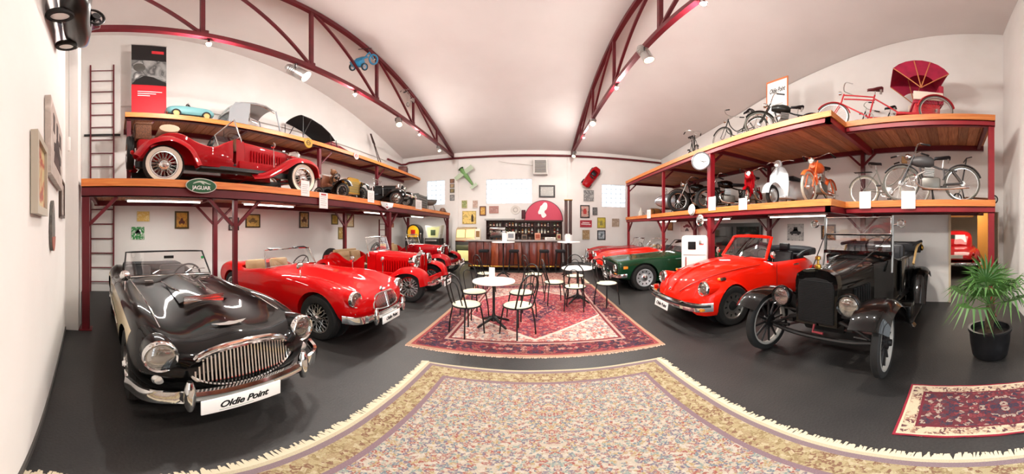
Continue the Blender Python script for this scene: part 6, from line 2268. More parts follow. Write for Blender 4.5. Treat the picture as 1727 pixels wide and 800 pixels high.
# ================================================================ pictures and signs
def art(name, cols, scale=6., rough=.5):
    """printed picture: three-colour noise blend in flat print"""
    m, nt, p = nodes_mat(name)
    g = NG(nt)
    tc = nt.nodes.new('ShaderNodeTexCoord')
    n = nt.nodes.new('ShaderNodeTexNoise')
    n.inputs['Scale'].default_value = scale
    n.inputs['Detail'].default_value = 5
    n.inputs['Distortion'].default_value = .8
    nt.links.new(tc.outputs['Object'], n.inputs['Vector'])
    k = len(cols)
    c = g.ramp(n.outputs['Fac'], [(0, cols[0])] + [(.3 + .4 * i / (k - 1), cols[i]) for i in range(1, k)], False)
    nt.links.new(c, p.inputs['Base Color'])
    p.inputs['Roughness'].default_value = rough
    return m


_ac = [0]


def picture(face, pos, w, h, frame, cols, label, mat_w=.0, scale=6., fw=.035, depth=.03, name='framed_picture', cat='picture', figure=None, tilt=0.):
    t = thing(name, label, cat, pos)
    t.matrix_world = TR(*pos) @ face @ RZ(tilt)
    fm = mat('frame_' + frame, frame, .4)
    _ac[0] += 1
    if fw:
        g = MB()
        for lo, hi in (((-w / 2, -h / 2, .002), (w / 2, -h / 2 + fw, depth)), ((-w / 2, h / 2 - fw, .002), (w / 2, h / 2, depth)), ((-w / 2, -h / 2 + fw, .002), (-w / 2 + fw, h / 2 - fw, depth)), ((w / 2 - fw, -h / 2 + fw, .002), (w / 2, h / 2 - fw, depth))):
            g.box(lo, hi)
        g.build('frame', fm, t)
    o = MB().box((-w / 2 + fw, -h / 2 + fw, .002), (w / 2 - fw, h / 2 - fw, depth * (.55 if fw else 1))).build('print', art('art_%d' % _ac[0], cols, scale / max(w, h)), t)
    zz = depth * (.55 if fw else 1)
    if mat_w:
        MB().box((-w / 2 + fw + mat_w, -h / 2 + fw + mat_w, zz), (w / 2 - fw - mat_w, h / 2 - fw - mat_w, zz + .002)).build('image', art('art_i_%d' % _ac[0], cols[::-1], scale * 1.5 / max(w, h)), o)
    if figure:
        for poly, c in figure:
            MB().prism([(x * w, y * h) for x, y in poly], .002, TR(0, 0, zz + .001)).build('motif', mat('ink_' + c, c, .6), o)
    return t


def car_shape(sx=1., y0=0.):
    return [(x * sx, y + y0) for x, y in [(-.38, -.1), (-.36, .02), (-.2, .06), (-.1, .2), (.12, .2), (.2, .06), (.36, .03), (.38, -.1), (.28, -.1), (.24, -.17), (.16, -.17), (.12, -.1), (-.14, -.1), (-.18, -.17), (-.26, -.17), (-.3, -.1)]]


E_, W_, S_, N_ = FACE_E, FACE_W, FACE_S, FACE_N
XW = XL + .003
picture(E_, (XW, .7, 1.85), .31, .25, 'CBB27A', ['E8C65A', 'D9B04A', 'F0DFA0'], 'small yellow print on the wall above the green poster', fw=.01)
picture(E_, (XW, .57, 1.44), .32, .31, '2E8A3A', ['2FA04A', '1C7A34', 'E6F2E0'], 'small bright green poster beside the ladder', fw=.0, depth=.008, figure=[([(-.3, -.3), (.05, .1), (.3, -.05), (.2, .3), (-.1, .2)], 'F2F4F0'), (car_shape(.6, .1), '1A1A1A')])
picture(E_, (XW, 1.67, 1.77), .36, .44, '4A3A14', ['D8A83A', 'C08A2A', '8A5A2A'], 'framed orange picture behind the black roadster', fw=.04, figure=[(car_shape(.6, -.1), '5A2E1A')])
picture(E_, (XW, 3.11, 1.68), .3, .35, '2A2622', ['B9B4A8', '8E8A80', 'D8D4C8'], 'grey framed picture between the rack posts', fw=.03, mat_w=.04)
picture(E_, (XW, 3.7, 1.77), .47, .38, '3A2E1A', ['D9C27A', 'B99A4A', '7A6A3A'], 'wide framed yellow poster above the red roadster', fw=.035, figure=[(car_shape(.8), '6A5A32')])
picture(E_, (XW, 5.58, 1.83), .4, .52, '33291A', ['D9BE6A', 'A8823C', 'E8D9A0'], 'tall framed yellow poster above the rounded roadster', fw=.04, figure=[(car_shape(.7), '5A3A1A')])
picture(E_, (XW, 7.02, 1.88), .34, .37, '5A4A22', ['D9C05A', 'C8A83A', '8A6A2A'], 'small framed yellow picture beside the pale blue print', fw=.04, figure=[([(-.2, -.3), (.2, -.3), (.2, .3), (-.2, .3)], 'A8842C')])
picture(E_, (XW, 7.9, 1.85), .43, .49, '6E5636', ['9AB8B8', 'D9C8A0', 'C28A4A'], 'pale blue and orange framed print above the upright red car', fw=.04)
picture(E_, (XW, 7.4, 1.39), .37, .44, '8A7A4A', ['C9B05A', '9A7A3A', 'E0D0A0'], 'lower framed yellow print behind the windscreen of the upright car', fw=.03)
# near wall (it runs a little askew)
NF = RZ(.1122) @ N_


def NP(x, z):
    return (x, -.43 + (x + 1.3) * .1126 + .003, z)


picture(NF, NP(-1.5, 1.86), .38, .46, 'B5AC9C', ['8A8A5A', 'C9B88A', 'A84A3A', '5A6A6A'], 'white framed colour picture nearest on the near wall', fw=.045, depth=.04, scale=4)
picture(NF, NP(-2.27, 2.26), .95, .62, '9A8E84', ['CFC4BA', 'B5A89E', 'D8CEC4'], 'large canvas with dark sketch on the near wall', fw=.0, depth=.045, figure=[(car_shape(.8, -.05), '3A3230'), ([(-.35, .1), (-.25, .1), (-.25, .35), (-.35, .35)], '4A403C'), ([(-.1, .14), (.02, .14), (.02, .36), (-.1, .36)], '4A403C'), ([(.15, .12), (.3, .12), (.3, .34), (.15, .34)], '4A403C'), ([(-.3, -.3), (.3, -.3), (.2, -.15), (-.25, -.12)], '5A4A46')])
picture(NF, NP(-3.08, 1.9), .5, .44, '4A3A32', ['8A7E76', 'B5AAA0', '5A504A'], 'dark framed picture beside the pilaster', fw=.03)
t = thing('oval_board', 'dark oval board with a red lower end hung on the near wall', 'board', NP(-2.15, 1.575))
t.matrix_world = TR(*NP(-2.15, 1.575)) @ NF
pts = [(.11 * math.cos(a) * (1 - .25 * math.sin(a)), .21 * math.sin(a)) for a in [2 * PI * k / 28 for k in range(28)]]
MB().prism(pts, .022, TR(0, 0, .002)).build('board', art('board_art', ['3A3A3A', '6A6660', '2A2826'], 12), t)
MB().prism([(x * 1.02, y) for x, y in pts if y < -.08], .004, TR(0, 0, .024)).build('red_end', mat('board_red', '9E5A4C', .5), t)
t = thing('pull_switch', 'white pull switch hanging on a thin cord by the pilaster', 'switch', (-3.6, -.62, 2.75))
MB().box((-.025, -.02, -.11), (.025, .02, .11), bev=.015).build('switch_body', WHITE, t)
MB().tube([(0, 0, .1), (.005, 0, .8), (0, 0, 1.75)], .005, 5).build('cord', mat('grey_cord', 'A9A5A0', .6), t)
MB().tube([(0, 0, 1.75), (0, -.055, 1.76)], .012, 6).build('hook', GREY, t)

# far wall
FY = YF - .003
picture(S_, (-3.84, FY - .05 + .05, 3.86), .22, .2, '4A2A22', ['6A4A3A', '9A6A4A', '3A3230'], 'topmost small brown plaque in the column beside the rack end window', fw=.02, name='plaque', cat='plaque')
picture(S_, (-3.84, FY, 3.62), .22, .2, '3A3430', ['A8402E', 'B9A07A', '5A4A42'], 'second small plaque in the column beside the rack end window', fw=.02, name='plaque', cat='plaque')
picture(S_, (-3.84, FY, 3.38), .22, .2, '2A2A2A', ['5A4A2A', '9A8A5A', '2A2622'], 'third small plaque in the column beside the rack end window', fw=.02, name='plaque', cat='plaque')
picture(S_, (-3.84, FY, 3.04), .22, .28, '3A3A3A', ['3A3A3A', '8A8A8A', 'C8C4BC'], 'lowest grey plaque in the column beside the rack end window', fw=.02, name='plaque', cat='plaque')
picture(S_, (-3.23, FY, 2.71), .26, .36, 'B9A86A', ['C9C27A', '7A8A4A', 'E0D8A8'], 'small green yellow picture above the jukebox', fw=.02)
picture(S_, (-2.71, FY, 2.70), .25, .36, 'C9BDB0', ['C4A898', 'A88A7A', 'E0D0C4'], 'small pale pink picture above the orange poster', fw=.02)
picture(S_, (-3.0, FY, 2.08), .66, .6, 'B8983A', ['D9B04A', 'E8CC7A', '8A6A2A'], 'orange poster with dark figure on the wall behind the jukebox', fw=.02, figure=[([(.15, -.35), (.32, -.35), (.3, .1), (.22, .3), (.15, .1)], '3A2A1A')])
picture(S_, (-2.35, FY, 2.38), .31, .44, '5A2A1A', ['D9B54A', 'C08A2A', 'E8D08A'], 'small yellow picture in a dark red frame left of the middle window', fw=.05)
picture(S_, (-1.83, FY, 2.43), .44, .34, 'A8786A', ['B98A80', '9A6A62', 'C8A298'], 'pinkish framed print below the middle window', fw=.03)
t = thing('round_plaque', 'round white relief plaque on the far wall beside the half round sign', 'plaque', (-.83, FY, 2.42))
t.matrix_world = TR(-.83, FY, 2.42) @ S_
MB().lathe([(0, 0), (.21, 0), (.22, .015), (.2, .03), (.17, .02), (0, .02)], 28).build('disc', mat('plaster', 'D8D2CA', .7), t)
MB().lathe([(.1, .018), (.12, .03), (.1, .032), (.08, .03), (.07, .018)], 20).build('relief_ring', mat('plaster_grey', 'B9B2AA', .7), t)
picture(S_, (.61, FY, 3.27), .74, .58, '3A3634', ['C9C9C4', 'B0B0AA', 'DADAD4'], 'grey certificate in a dark frame above the half round sign', fw=.075, mat_w=.06)
picture(S_, (2.55, FY, 3.1), .5, .54, 'B9B4AC', ['9A9A98', '6A6A6A', 'D0CEC8'], 'grey photo collage below the hanging red pedal car', fw=.012, scale=9)
picture(S_, (2.37, FY, 2.35), .45, .6, '2E2A2A', ['8A3A34', 'C9A89A', '4A2A2A'], 'dark framed poster with a red emblem on the far wall', fw=.05, figure=[([(-.15, -.2), (.15, -.2), (.2, 0), (.1, .25), (-.15, .2), (-.2, 0)], 'B03A34')])
picture(S_, (2.85, FY, 2.37), .23, .36, '4A4A48', ['8A8A86', '5A5A58', 'B0AEA8'], 'small grey framed picture beside the dark poster', fw=.03)
t = picture(S_, (2.42, FY, 1.78), .56, .33, '8E1E28', ['B02434', '9E1C2C', 'C23A48'], 'red lettered enamel sign on the far wall', fw=.0, depth=.012, name='enamel_sign', cat='sign', figure=[([(-.4, -.1), (.4, -.16), (.4, -.05), (-.4, .02)], 'E8DCD8'), ([(-.3, .1), (.3, .06), (.3, .2), (-.3, .25)], 'E0C8C4')])
picture(S_, (3.16, FY, 1.83), .4, .5, '8A7A2A', ['D9CC5A', 'C2B03A', '8A8A5A'], 'yellow framed poster near the motorcycle rack end', fw=.03, figure=[([(-.2, -.25), (.2, -.25), (.1, .2), (-.15, .15)], '8A8448')])
picture(S_, (3.86, FY, 1.84), .36, .39, 'B0A090', ['C4B4A0', '9A8672', 'D8C8B8'], 'small tan picture nearest the rack on the far wall', fw=.02)
picture(S_, (2.42, FY, 1.27), .34, .44, '9A8A6A', ['C9A87A', '9A7A52', 'DCC8A0'], 'small brown picture below the red enamel sign', fw=.025)
picture(S_, (3.16, FY, 1.25), .4, .45, '2A2C30', ['B9C0C4', '8A969C', 'DCE0E2'], 'black framed pale picture below the yellow poster', fw=.05, figure=[([(-.15, -.2), (.05, -.2), (.2, .15), (-.05, .2)], '5A646A')])
# right wall
XQ = XR - .003
picture(W_, (XQ, 4.21, 1.45), .56, .48, 'C9C6C0', ['8E8E8C', 'B5B4B0', '6A6A6A'], 'grey photograph of an old car on the wall behind the orange convertible', fw=.0, depth=.01, figure=[(car_shape(.9), '2A2A2C'), ([(-.12, .08), (.14, .08), (.12, .3), (-.1, .3)], '1E1E20')])
picture(W_, (XQ, 3.16, 1.46), .42, .4, '2A1E14', ['A86A2A', '7A4A1E', 'C9924A'], 'dark orange framed picture beside the touring car windscreen', fw=.04)
picture(W_, (XQ, 9.7, 1.6), .95, .4, 'D8D0C8', ['D8D0CA', 'CFC6C0', 'E2DCD6'], 'pale print with dark red drawing under the motorcycle rack', fw=.01, figure=[(car_shape(.9, .15), '7A2A34'), (car_shape(.4, -.25), '4A3A40')])
picture(W_, (XQ, 11.2, 1.68), .5, .42, '7A4A22', ['A8702E', '8A521E', 'C2924A'], 'small orange brown picture under the far end of the motorcycle rack', fw=.04)
picture(E_, (XW, 11.0, 1.72), .4, .22, '9A6A4A', ['B9795A', '9A4A3A', 'D0A88A'], 'small red brown print above the amusement machines', fw=.02)

# ---------------------------------------------------------------- hung cards, badges, oval sign
def card(x, y, z, w, h, label, face, red=False):
    t = thing('hanging_card', label, 'card', (x, y, z))
    t.matrix_world = TR(x, y, z) @ face
    MB().box((-w / 2, -h / 2, 0), (w / 2, h / 2, .004)).build('card', PAPER, t)
    g = MB()
    for k in range(5):
        g.box((-w * .36, h * (.22 - k * .13), .004), (w * (.36 - .08 * (k % 3)), h * (.22 - k * .13) + h * .03, .0048))
    stuff(g.build('print_lines', mat('card_print', 'B9B6B2', .8), t))
    if red:
        MB().box((-w * .3, h * .33, .004), (w * .3, h * .43, .005)).build('red_heading', mat('card_red', 'B84A4A', .7), t)
    return t


card(-3.815, 3.31, 2.32, .21, .3, 'white card hung on the rack edge below the front whitewall tyre', E_)
card(-3.815, 3.8, 2.12, .24, .32, 'white card with red print hung lower on the rack edge', E_, True)
card(-3.815, 5.46, 2.36, .28, .3, 'white card on the rack edge below the brass pedal car', E_)
card(-3.815, 8.3, 2.38, .5, .32, 'white card on the rack edge near the far end', E_)
card(3.872, 4.9, 2.14, .27, .32, 'white card on the rack edge beside the red post', W_)
card(3.872, 3.88, 2.06, .24, .24, 'white card on the rack edge below the white scooter', W_)
card(4.462, 1.52, 2.06, .21, .3, 'white card on the rack edge below the motor bicycle', W_)
card(4.462, .75, 2.04, .24, .3, 'white card on the rack edge below the dark grey moped', W_)
card(3.872, 8.4, 2.06, .3, .3, 'white card on the rack edge below the sidecar', W_)

t = thing('oval_sign', 'green oval sign with white lettering on the edge of the car rack', 'sign', (-3.80, 1.28, 2.2))
t.matrix_world = TR(-3.80, 1.28, 2.2) @ E_
el = lambda a, b: [(a * math.cos(2 * PI * k / 40), b * math.sin(2 * PI * k / 40)) for k in range(40)]
MB().prism(el(.245, .115), .014).build('rim', mat('sign_silver', 'C8CCC4', .3, .5), t)
MB().prism(el(.232, .103), .004, TR(0, 0, .014)).build('panel', mat('sign_green', '1E5A36', .4), t)
lettering('JAGUAR', .082, PAPER, t, TR(0, -.035, .019), .0015, 0, .95, .001)
cat_ = catmull([(-.12, .03), (-.06, .055), (.0, .062), (.06, .05), (.11, .028), (.15, .02), (.12, .012), (.07, .026), (.03, .03), (.05, .01), (.02, .014), (-.02, .036), (-.07, .03), (-.13, .012)], 3, True)
MB().prism([tuple(q) for q in cat_], .0025, TR(0, .012, .018)).build('leaping_cat', mat('sign_pale', 'B9C4B4', .5), t)

for x, y, z, r, m1, m2, lb in ((-5.455, 6.95, 4.02, .13, 'D8C4C0', 'B84A50', 'pale pink round badge on the edge of the upper shelf'), (-5.455, 4.84, 3.98, .15, 'A8842E', '5A3A1A', 'brass round badge on the edge of the upper shelf')):
    t = thing('round_badge', lb, 'badge', (x, y, z))
    t.matrix_world = TR(x, y, z) @ E_
    MB().lathe([(0, 0), (r, 0), (r, .012), (r * .9, .02), (r * .8, .014), (0, .014)], 28).build('disc', mat('badge_' + m1, m1, .35), t)
    MB().lathe([(r * .35, .013), (r * .5, .013), (r * .5, .018), (r * .35, .018)], 20, closed=True).box((-r * .6, -.012, .013), (r * .6, .012, .018)).build('emblem', mat('badge_' + m2, m2, .4), t)
t = thing('wing_emblem', 'chrome winged car emblem on the edge of the car rack', 'emblem', (-3.81, 6.2, 2.17))
t.matrix_world = TR(-3.81, 6.2, 2.17) @ E_
MB().prism([(-.34, .1), (.34, .1), (.28, -.02), (.1, -.06), (0, -.1), (-.1, -.06), (-.28, -.02)], .02).build('wings', CHROME, t)
MB().lathe([(0, .02), (.06, .02), (.05, .035), (0, .04)], 16).build('boss', CHROME, t)

# clock and lamps on the motorcycle rack
t = thing('clock', 'round white clock with silver rim on the red rack post', 'clock', (3.865, 5.42, 3.24))
t.matrix_world = TR(3.74, 5.16, 3.2) @ W_ @ RY(.6)
MB().tube([(0, 0, -.03), (.03, 0, -.16), (.02, 0, -.22)], .02, 6).build('wall_arm', BLACKM, t)
MB().lathe([(0, -.03), (.22, -.03), (.235, 0), (.235, .03), (.22, .04), (.205, .03), (.205, .012), (0, .012)], 32).build('case', mat('clock_rim', '8E9094', .3, .6), t)
MB().lathe([(0, .014), (.2, .014), (.2, .018), (0, .018)], 32).build('dial', PAPER, t)
for k in range(12):
    a = 2 * PI * k / 12
    MB().box((-.006, -.018, 0), (.006, .018, .002), TR(.17 * math.sin(a), .17 * math.cos(a), .018) @ RZ(-a)).build('hour_mark', DARK, t)
for L, a, w in ((.11, 2.0, .012), (.15, 1.75, .009)):
    MB().box((-w / 2, -.02, 0), (w / 2, L, .003), TR(0, 0, .021) @ RZ(-a)).build('hand', DARK, t)
for x, y, z, r, lb in ((3.84, 5.7, 2.04, .15, 'white round hubcap hung on the rack edge left of the red post'), (3.84, 5.33, 1.76, .15, 'chrome round hubcap hung below the rack edge by the red post')):
    t = thing('hubcap', lb, 'hubcap', (x, y, z))
    t.matrix_world = TR(x, y, z) @ W_
    MB().lathe([(0, .05), (r * .4, .046), (r * .75, .03), (r * .95, .012), (r, 0), (0, 0)], 28).build('dome', CHROME if z < 2 else WHITE, t)
    MB().lathe([(r * .8, .028), (r * .85, .034), (r * .92, .024), (r * .86, .012)], 28, closed=True).build('bead', ALU, t)

# ---------------------------------------------------------------- ladders
def ladder(loc, rot, L, w, n, label):
    t = thing('ladder', label, 'ladder', loc, 0, None, rot)
    for s in (-1, 1):
        MB().bar((0, s * w / 2, 0), (0, s * w / 2, L), .035, .05).build('rail', STEEL, t)
    for k in range(n):
        MB().cyl((0, -w / 2, .25 + k * (L - .45) / (n - 1)), (0, w / 2, .25 + k * (L - .45) / (n - 1)), .014, n=8).build('rung', STEEL, t)
    return t


ladder((-6.455, -.3, 0), (0, 0, 0), 6.1, .56, 17, 'tall oxide red wall ladder behind the black roadster')
o = [q for q in bpy.data.objects if q.name == 'ladder'][0]
MB().box((-.04, -.44, 3.9), (.0, .44, 3.95)).build('bracket', BLACKM, o)
ladder((-6.2, 9.75, 0), (0, 0, 0), 1.95, .5, 7, 'short red ladder under the rack behind the last upright car')

# ---------------------------------------------------------------- things on the shelf above the car rack
t = thing('roll_up_banner', 'tall roll up banner with black top, car photo and red lower half', 'banner', (-6.0, .78, 4.112))
t.matrix_world = TR(-6.0, .78, 4.112) @ E_
MB().box((-.42, 0, -.06), (.42, .06, .06), bev=.01).build('base', ALU, t)
MB().box((-.40, .06, -.004), (.40, 1.05, .004)).build('red_panel', mat('banner_red', 'C41826', .5), t)
MB().box((-.40, 1.05, -.004), (.40, 1.85, .004)).build('photo_panel', art('banner_photo', ['C8C6C2', '8E8E8C', '4A4A4A', 'DCDAD6'], 3), t)
MB().box((-.40, 1.85, -.004), (.40, 2.4, .004)).build('black_panel', mat('banner_black', '1A1718', .5), t)
MB().box((.06, 2.1, .004), (.34, 2.2, .006)).build('red_logo', mat('banner_logo', 'D03038', .5), t)
MB().prism([(-.40, 1.05), (.40, 1.05), (.40, 1.15), (.1, 1.3), (-.1, 1.34), (-.3, 1.2)], .002, TR(0, 0, .004)).build('car_flank', mat('banner_dark', '1E1C1C', .4), t)
MB().lathe([(0, 0), (.14, 0), (.13, .006), (0, .007)], 24, TR(-.22, 1.6, .004)).build('lamp_photo', mat('banner_lamp', '55534F', .3), t)
g = MB()
for k in range(3):
    g.box((-.26, .84 - k * .06, .004), (.30 - .14 * k, .86 - k * .06, .005))
stuff(g.build('print_lines', PAPER, t))
MB().box((-.41, 2.39, -.01), (.41, 2.42, .01)).build('top_rail', ALU, t)
MB().cyl((0, .03, -.03), (0, 2.4, -.03), .01, n=6).build('pole', ALU, t)


def pedal_car(name, label, loc, rot, paint, s=1., wheelm=None, trim=None, screenp=True):
    t = thing(name, label, 'pedal car', loc, 0, None, rot)
    t.scale = (s, s, s)
    st = [S(.52, (0, .17), (.08, .17), (.12, .22), (.09, .27), (0, .28)), S(.44, (0, .12), (.14, .13), (.18, .22), (.14, .3), (0, .32)), S(.2, (0, .10), (.17, .11), (.2, .22), (.16, .32), (0, .35)), S(-.1, (0, .10), (.18, .11), (.21, .22), (.17, .31), (0, .33)), S(-.38, (0, .11), (.17, .12), (.2, .22), (.15, .31), (0, .33)), S(-.52, (0, .16), (.1, .17), (.13, .22), (.09, .27), (0, .28))]
    me = loft_body(st, 4, 3).mesh('body', paint)
    link_mesh('body', boolean(me, [MB().box((-.32, -.13, .15), (.06, .13, .5), bev=.03)]), t)
    for x in (.34, -.32):
        for sg in (1, -1):
            M = TR(x, sg * .2, .105) @ RX(-PI / 2 * sg)
            w = MB().lathe([(.07, -.025), (.1, -.025), (.105, 0), (.1, .025), (.07, .025)], 20, closed=True).build('wheel', TYRE, t, M=M)
            MB().lathe([(0, .02), (.03, .022), (.07, .012), (.07, -.01), (0, -.01)], 18).build('wheel_disc', wheelm or CREAM, w)
    steering(t, .02, 0, .36, .09, .5)
    if screenp:
        screen(t, [(.1, -.14, .33), (.1, 0, .345), (.1, .14, .33)], [(.06, -.12, .43), (.06, 0, .44), (.06, .12, .43)], CHROME, .006)
    for sg in (1, -1):
        small_lamp(t, (.46, sg * .12, .26), .035, m=CHROME, name='headlamp')
    MB().box((.5, -.16, .13), (.53, .16, .16), bev=.008).build('bumper', trim or CHROME, t)
    MB().box((-.3, -.11, .14), (-.12, .11, .2), bev=.02).build('seat', LEATHER, t)
    return t


pedal_car('pedal_car', 'turquoise pedal car on the upper shelf beside the banner', (-5.82, 1.68, 4.113), (0, 0, -PI / 2), mat('turquoise_paint', '6FA3A6', .4), 1.05, mat('yellow_disc', 'C8A868', .5))

# silver hardtop and black soft top
t = thing('hardtop', 'silver grey car hardtop standing on the upper shelf', 'car hardtop', (-5.95, 3.25, 4.113), PI / 2)
rows = []
for u, w, z in ((-.72, .42, .30), (-.62, .44, .52), (-.4, .45, .68), (0, .45, .76), (.3, .44, .76), (.55, .42, .66)):
    rows.append([(u, w * math.sin(q), .05 + z * (1 - .22 * (1 - math.cos(q)))) for q in [-1.35 + 2.7 * i / 10 for i in range(11)]])
SIL = mat('silver_grey_paint', 'A9ADB0', .25, .3, coat=.5)
MB().sheet(rows, .02).build('roof_shell', SIL, t)
for s in (1, -1):
    y = s * .43
    MB().prism([(-.74, 0), (-.70, .36), (-.56, .6), (-.15, .66), (-.2, .3), (-.25, 0)], .02, TR(0, y, 0) @ Matrix(((1, 0, 0, 0), (0, 0, -s, 0), (0, 1, 0, 0), (0, 0, 0, 1)))).build('side_panel', SIL, t)
    MB().tube([(-.2, y, .12), (-.16, y, .62), (.1, y, .66), (.52, y, .52)], .012, 6).build('window_trim', CHROME, t)
    MB().tube([(.58, y * .95, .6), (.72, y * .95, .0)], .02, 6).build('front_pillar', SIL, t)
    MB().bar((-.7, y, .012), (.72, y, .012), .03, .024).build('sill_rail', BLACKM, t)
MB().sheet([[(-.735, yy, .12) for yy in (-.36, 0, .36)], [(-.68, yy, .46) for yy in (-.34, 0, .34)]], .008).build('rear_window', glass('grey_glass', (.75, .8, .8), .15), t)
t = thing('soft_top', 'black folding soft top on its frame on the upper shelf', 'soft top', (-5.95, 5.35, 4.113), PI / 2)
rows = []
for u, w, z in ((-.62, .40, .82), (-.3, .42, .78), (.1, .43, .66), (.45, .42, .48), (.7, .4, .28)):
    rows.append([(u, w * math.sin(q), z * (1 - .12 * (1 - math.cos(q)))) for q in [-1.3 + 2.6 * i / 8 for i in range(9)]])
MB().sheet(rows, .02).build('canvas', BLACKF, t)
for s in (1, -1):
    y = s * .41
    for p in ([(-.62, y, .70), (-.62, y, 0)], [(-.3, y, .70), (-.62, y, .1)], [(.45, y, .42), (.5, y, 0)], [(.7, y, .26), (.76, y, 0)], [(-.62, y, .02), (.76, y, .02)]):
        MB().tube(p, .014, 6).build('frame_tube', BLACKM, t)
# pennant, oars, suitcase
t = thing('pennant', 'dark red triangular pennant hung above the upper shelf', 'pennant', (-6.45, 7.0, 4.72))
t.matrix_world = TR(-6.43, 7.0, 4.66) @ E_
MB().prism([(-.65, .16), (-.62, -.16), (.85, -.12)], .008).build('cloth', mat('pennant_red', '7A1626', .7), t)
MB().box((-.3, -.03, .008), (.2, .0, .0095)).build('print', mat('pennant_print', 'B98A8A', .7), t)
for k, (y, a) in enumerate(((8.5, .30), (8.7, .42))):
    t = thing('oar', ['long dark oar leaning against the wall above the shelf, leftmost of two', 'long dark oar leaning against the wall above the shelf, second of two'][k], 'oar', (-6.1, y + .95, 4.113), 0, None, (a, -.12, 0))
    MB().cyl((0, 0, 0), (0, 0, 1.2), .018, n=8).build('shaft', mat('oar_wood', '3A241C', .5), t)
    MB().box((-.012, -.06, 1.15), (.012, .06, 1.6), bev=.008).build('blade', mat('oar_wood'), t)
t = thing('suitcase', 'brown leather suitcase at the far end of the upper shelf', 'suitcase', (-5.85, 11.0, 4.113), .4)
MB().box((-.2, -.34, 0), (.2, .34, .34), bev=.05).build('case', mat('case_leather', '5A2A22', .5), t)
for y in (-.2, .2):
    MB().box((-.21, y - .025, .0), (.21, y + .025, .35)).build('strap', mat('case_strap', '3A1812', .5), t)
MB().tube([(.0, -.08, .34), (0, -.06, .4), (0, .06, .4), (0, .08, .34)], .012, 6).build('handle', mat('case_strap'), t)

# ---------------------------------------------------------------- things on the car rack deck
t = thing('wicker_hamper', 'brown wicker hamper on the tail of the crimson car on the rack', 'hamper', (-4.9, .50, 3.168), .02)
WK = mat('wicker', '7A4A2A', .7, noise=('4A2A16', 45), bump=.8, bscale=70)
MB().box((-.3, -.14, 0), (.3, .14, .3), bev=.02).build('basket', WK, t)
MB().box((-.31, -.15, .28), (.31, .15, .34), bev=.02).build('lid', WK, t)
for x in (-.16, .16):
    MB().box((x - .02, -.155, 0), (x + .02, .155, .345)).build('strap', mat('case_strap', '3A1812', .5), t)
tf_ = [q for q in bpy.data.objects if q.name.startswith('vintage_sports_car') and q.parent is None and q.location.z > 1][0]
rows = []
for k in range(7):
    y = -.52 + 1.04 * k / 6
    rows.append([(-1.16 + .17 * math.cos(a), y, 1.0 + .07 * math.sin(a)) for a in [2 * PI * q / 12 for q in range(12)]])
MB().rings(rows).build('folded_hood', mat('beige_canvas', 'C9B79A', .8), tf_)
pc = thing('brass_pedal_car', 'veteran style pedal car with brass radiator on the car rack', 'pedal car', (-4.75, 5.35, 2.284), 0)
F = Matrix(((0, 0, 1, .42), (1, 0, 0, 0), (0, 1, 0, 0), (0, 0, 0, 1)))
MB().box((-.6, -.24, .18), (.42, .24, .40), bev=.03).build('body', BLACK, pc)
ra = MB().prism([(-.24, .16), (-.26, .5), (-.18, .58), (.18, .58), (.26, .5), (.24, .16)], .06, F).build('radiator', GOLD, pc)
MB().prism([(-.19, .2), (-.2, .48), (.2, .48), (.19, .2)], .01, TR(.06, 0, 0) @ F).build('radiator_core', mat('dull_brass_core', '8A7A4A', .5, .6), ra)
for k in range(4):
    MB().box((.485, -.19, .24 + k * .065), (.492, .19, .25 + k * .065)).build('radiator_bar', GOLD, ra)
MB().box((-.1, -.22, .38), (.42, .22, .52), bev=.05).build('bonnet', BLACK, pc)
for s in (1, -1):
    headlamp(pc, (.45, s * .33, .46), .06, (1, 0, 0), .9, GOLD)
    sweep_fender(pc, [(.72, .30), (.62, .46), (.42, .5), (.22, .42), (.05, .22)], s * .3, s * .46, BLACK, .02, .008, .02)
    for x in (.42, -.42):
        add_wheel(pc, x, s * .38, .2, 'wood', .2, .05, s)
steering(pc, -.14, 0, .66, .13, .6)
MB().box((-.5, -.2, .4), (-.25, .2, .5), bev=.03).build('seat', mat('brown_leather', '6A3A22', .5), pc)
MB().box((-.56, -.21, .4), (-.48, .21, .78), bev=.03).build('backrest', mat('brown_leather'), pc)
tb = thing('teddy_bear', 'brown teddy bear sitting in the brass pedal car', 'teddy bear', (-5.13, 5.5, 2.79), .1)
FUR = mat('bear_fur', '8A5E3E', .95, noise=('6A442A', 40), bump=.6, bscale=90)
g = MB().ball((0, 0, .14), (.10, .11, .15)).ball((.01, 0, .36), (.095, .1, .09)).ball((.10, 0, .335), (.045, .04, .035))
for s in (1, -1):
    g.ball((.0, s * .085, .43), (.02, .035, .035)).ball((.12, s * .08, .04), (.1, .045, .045)).ball((.06, s * .13, .2), (.08, .035, .04))
g.build('body', FUR, tb)
for s in (1, -1):
    MB().ball((.093, s * .035, .38), .011).build('eye', DARK, tb)
MB().ball((.143, 0, .345), (.012, .016, .011)).build('nose', DARK, tb)
upright_car('small_roadster', 'small black upright roadster with silver trim on the car rack', BLACK, (-5.15, 7.75, 2.284), .12, scale=.74, plate_on=False, seat_m=LEATHER, side_lamps=False)
t = thing('slatted_crate', 'dark grey slatted crate on the car rack beside the grill', 'crate', (-4.7, 9.7, 2.284), .1)
MB().box((-.38, -.55, .02), (.38, .55, .6)).build('core', mat('crate_dark', '2E302F', .7), t)
for k in range(6):
    MB().box((.38, -.56, .03 + k * .1), (.4, .56, .10 + k * .1)).build('slat', mat('crate_slat', '5A5C58', .6), t)
for y in (-.55, .55):
    MB().box((-.4, y - .03, 0), (.42, y + .03, .62)).build('corner_post', mat('crate_slat'), t)
t = thing('kettle_grill', 'grey kettle grill standing at the far end of the car rack', 'grill', (-4.6, 11.1, 2.284))
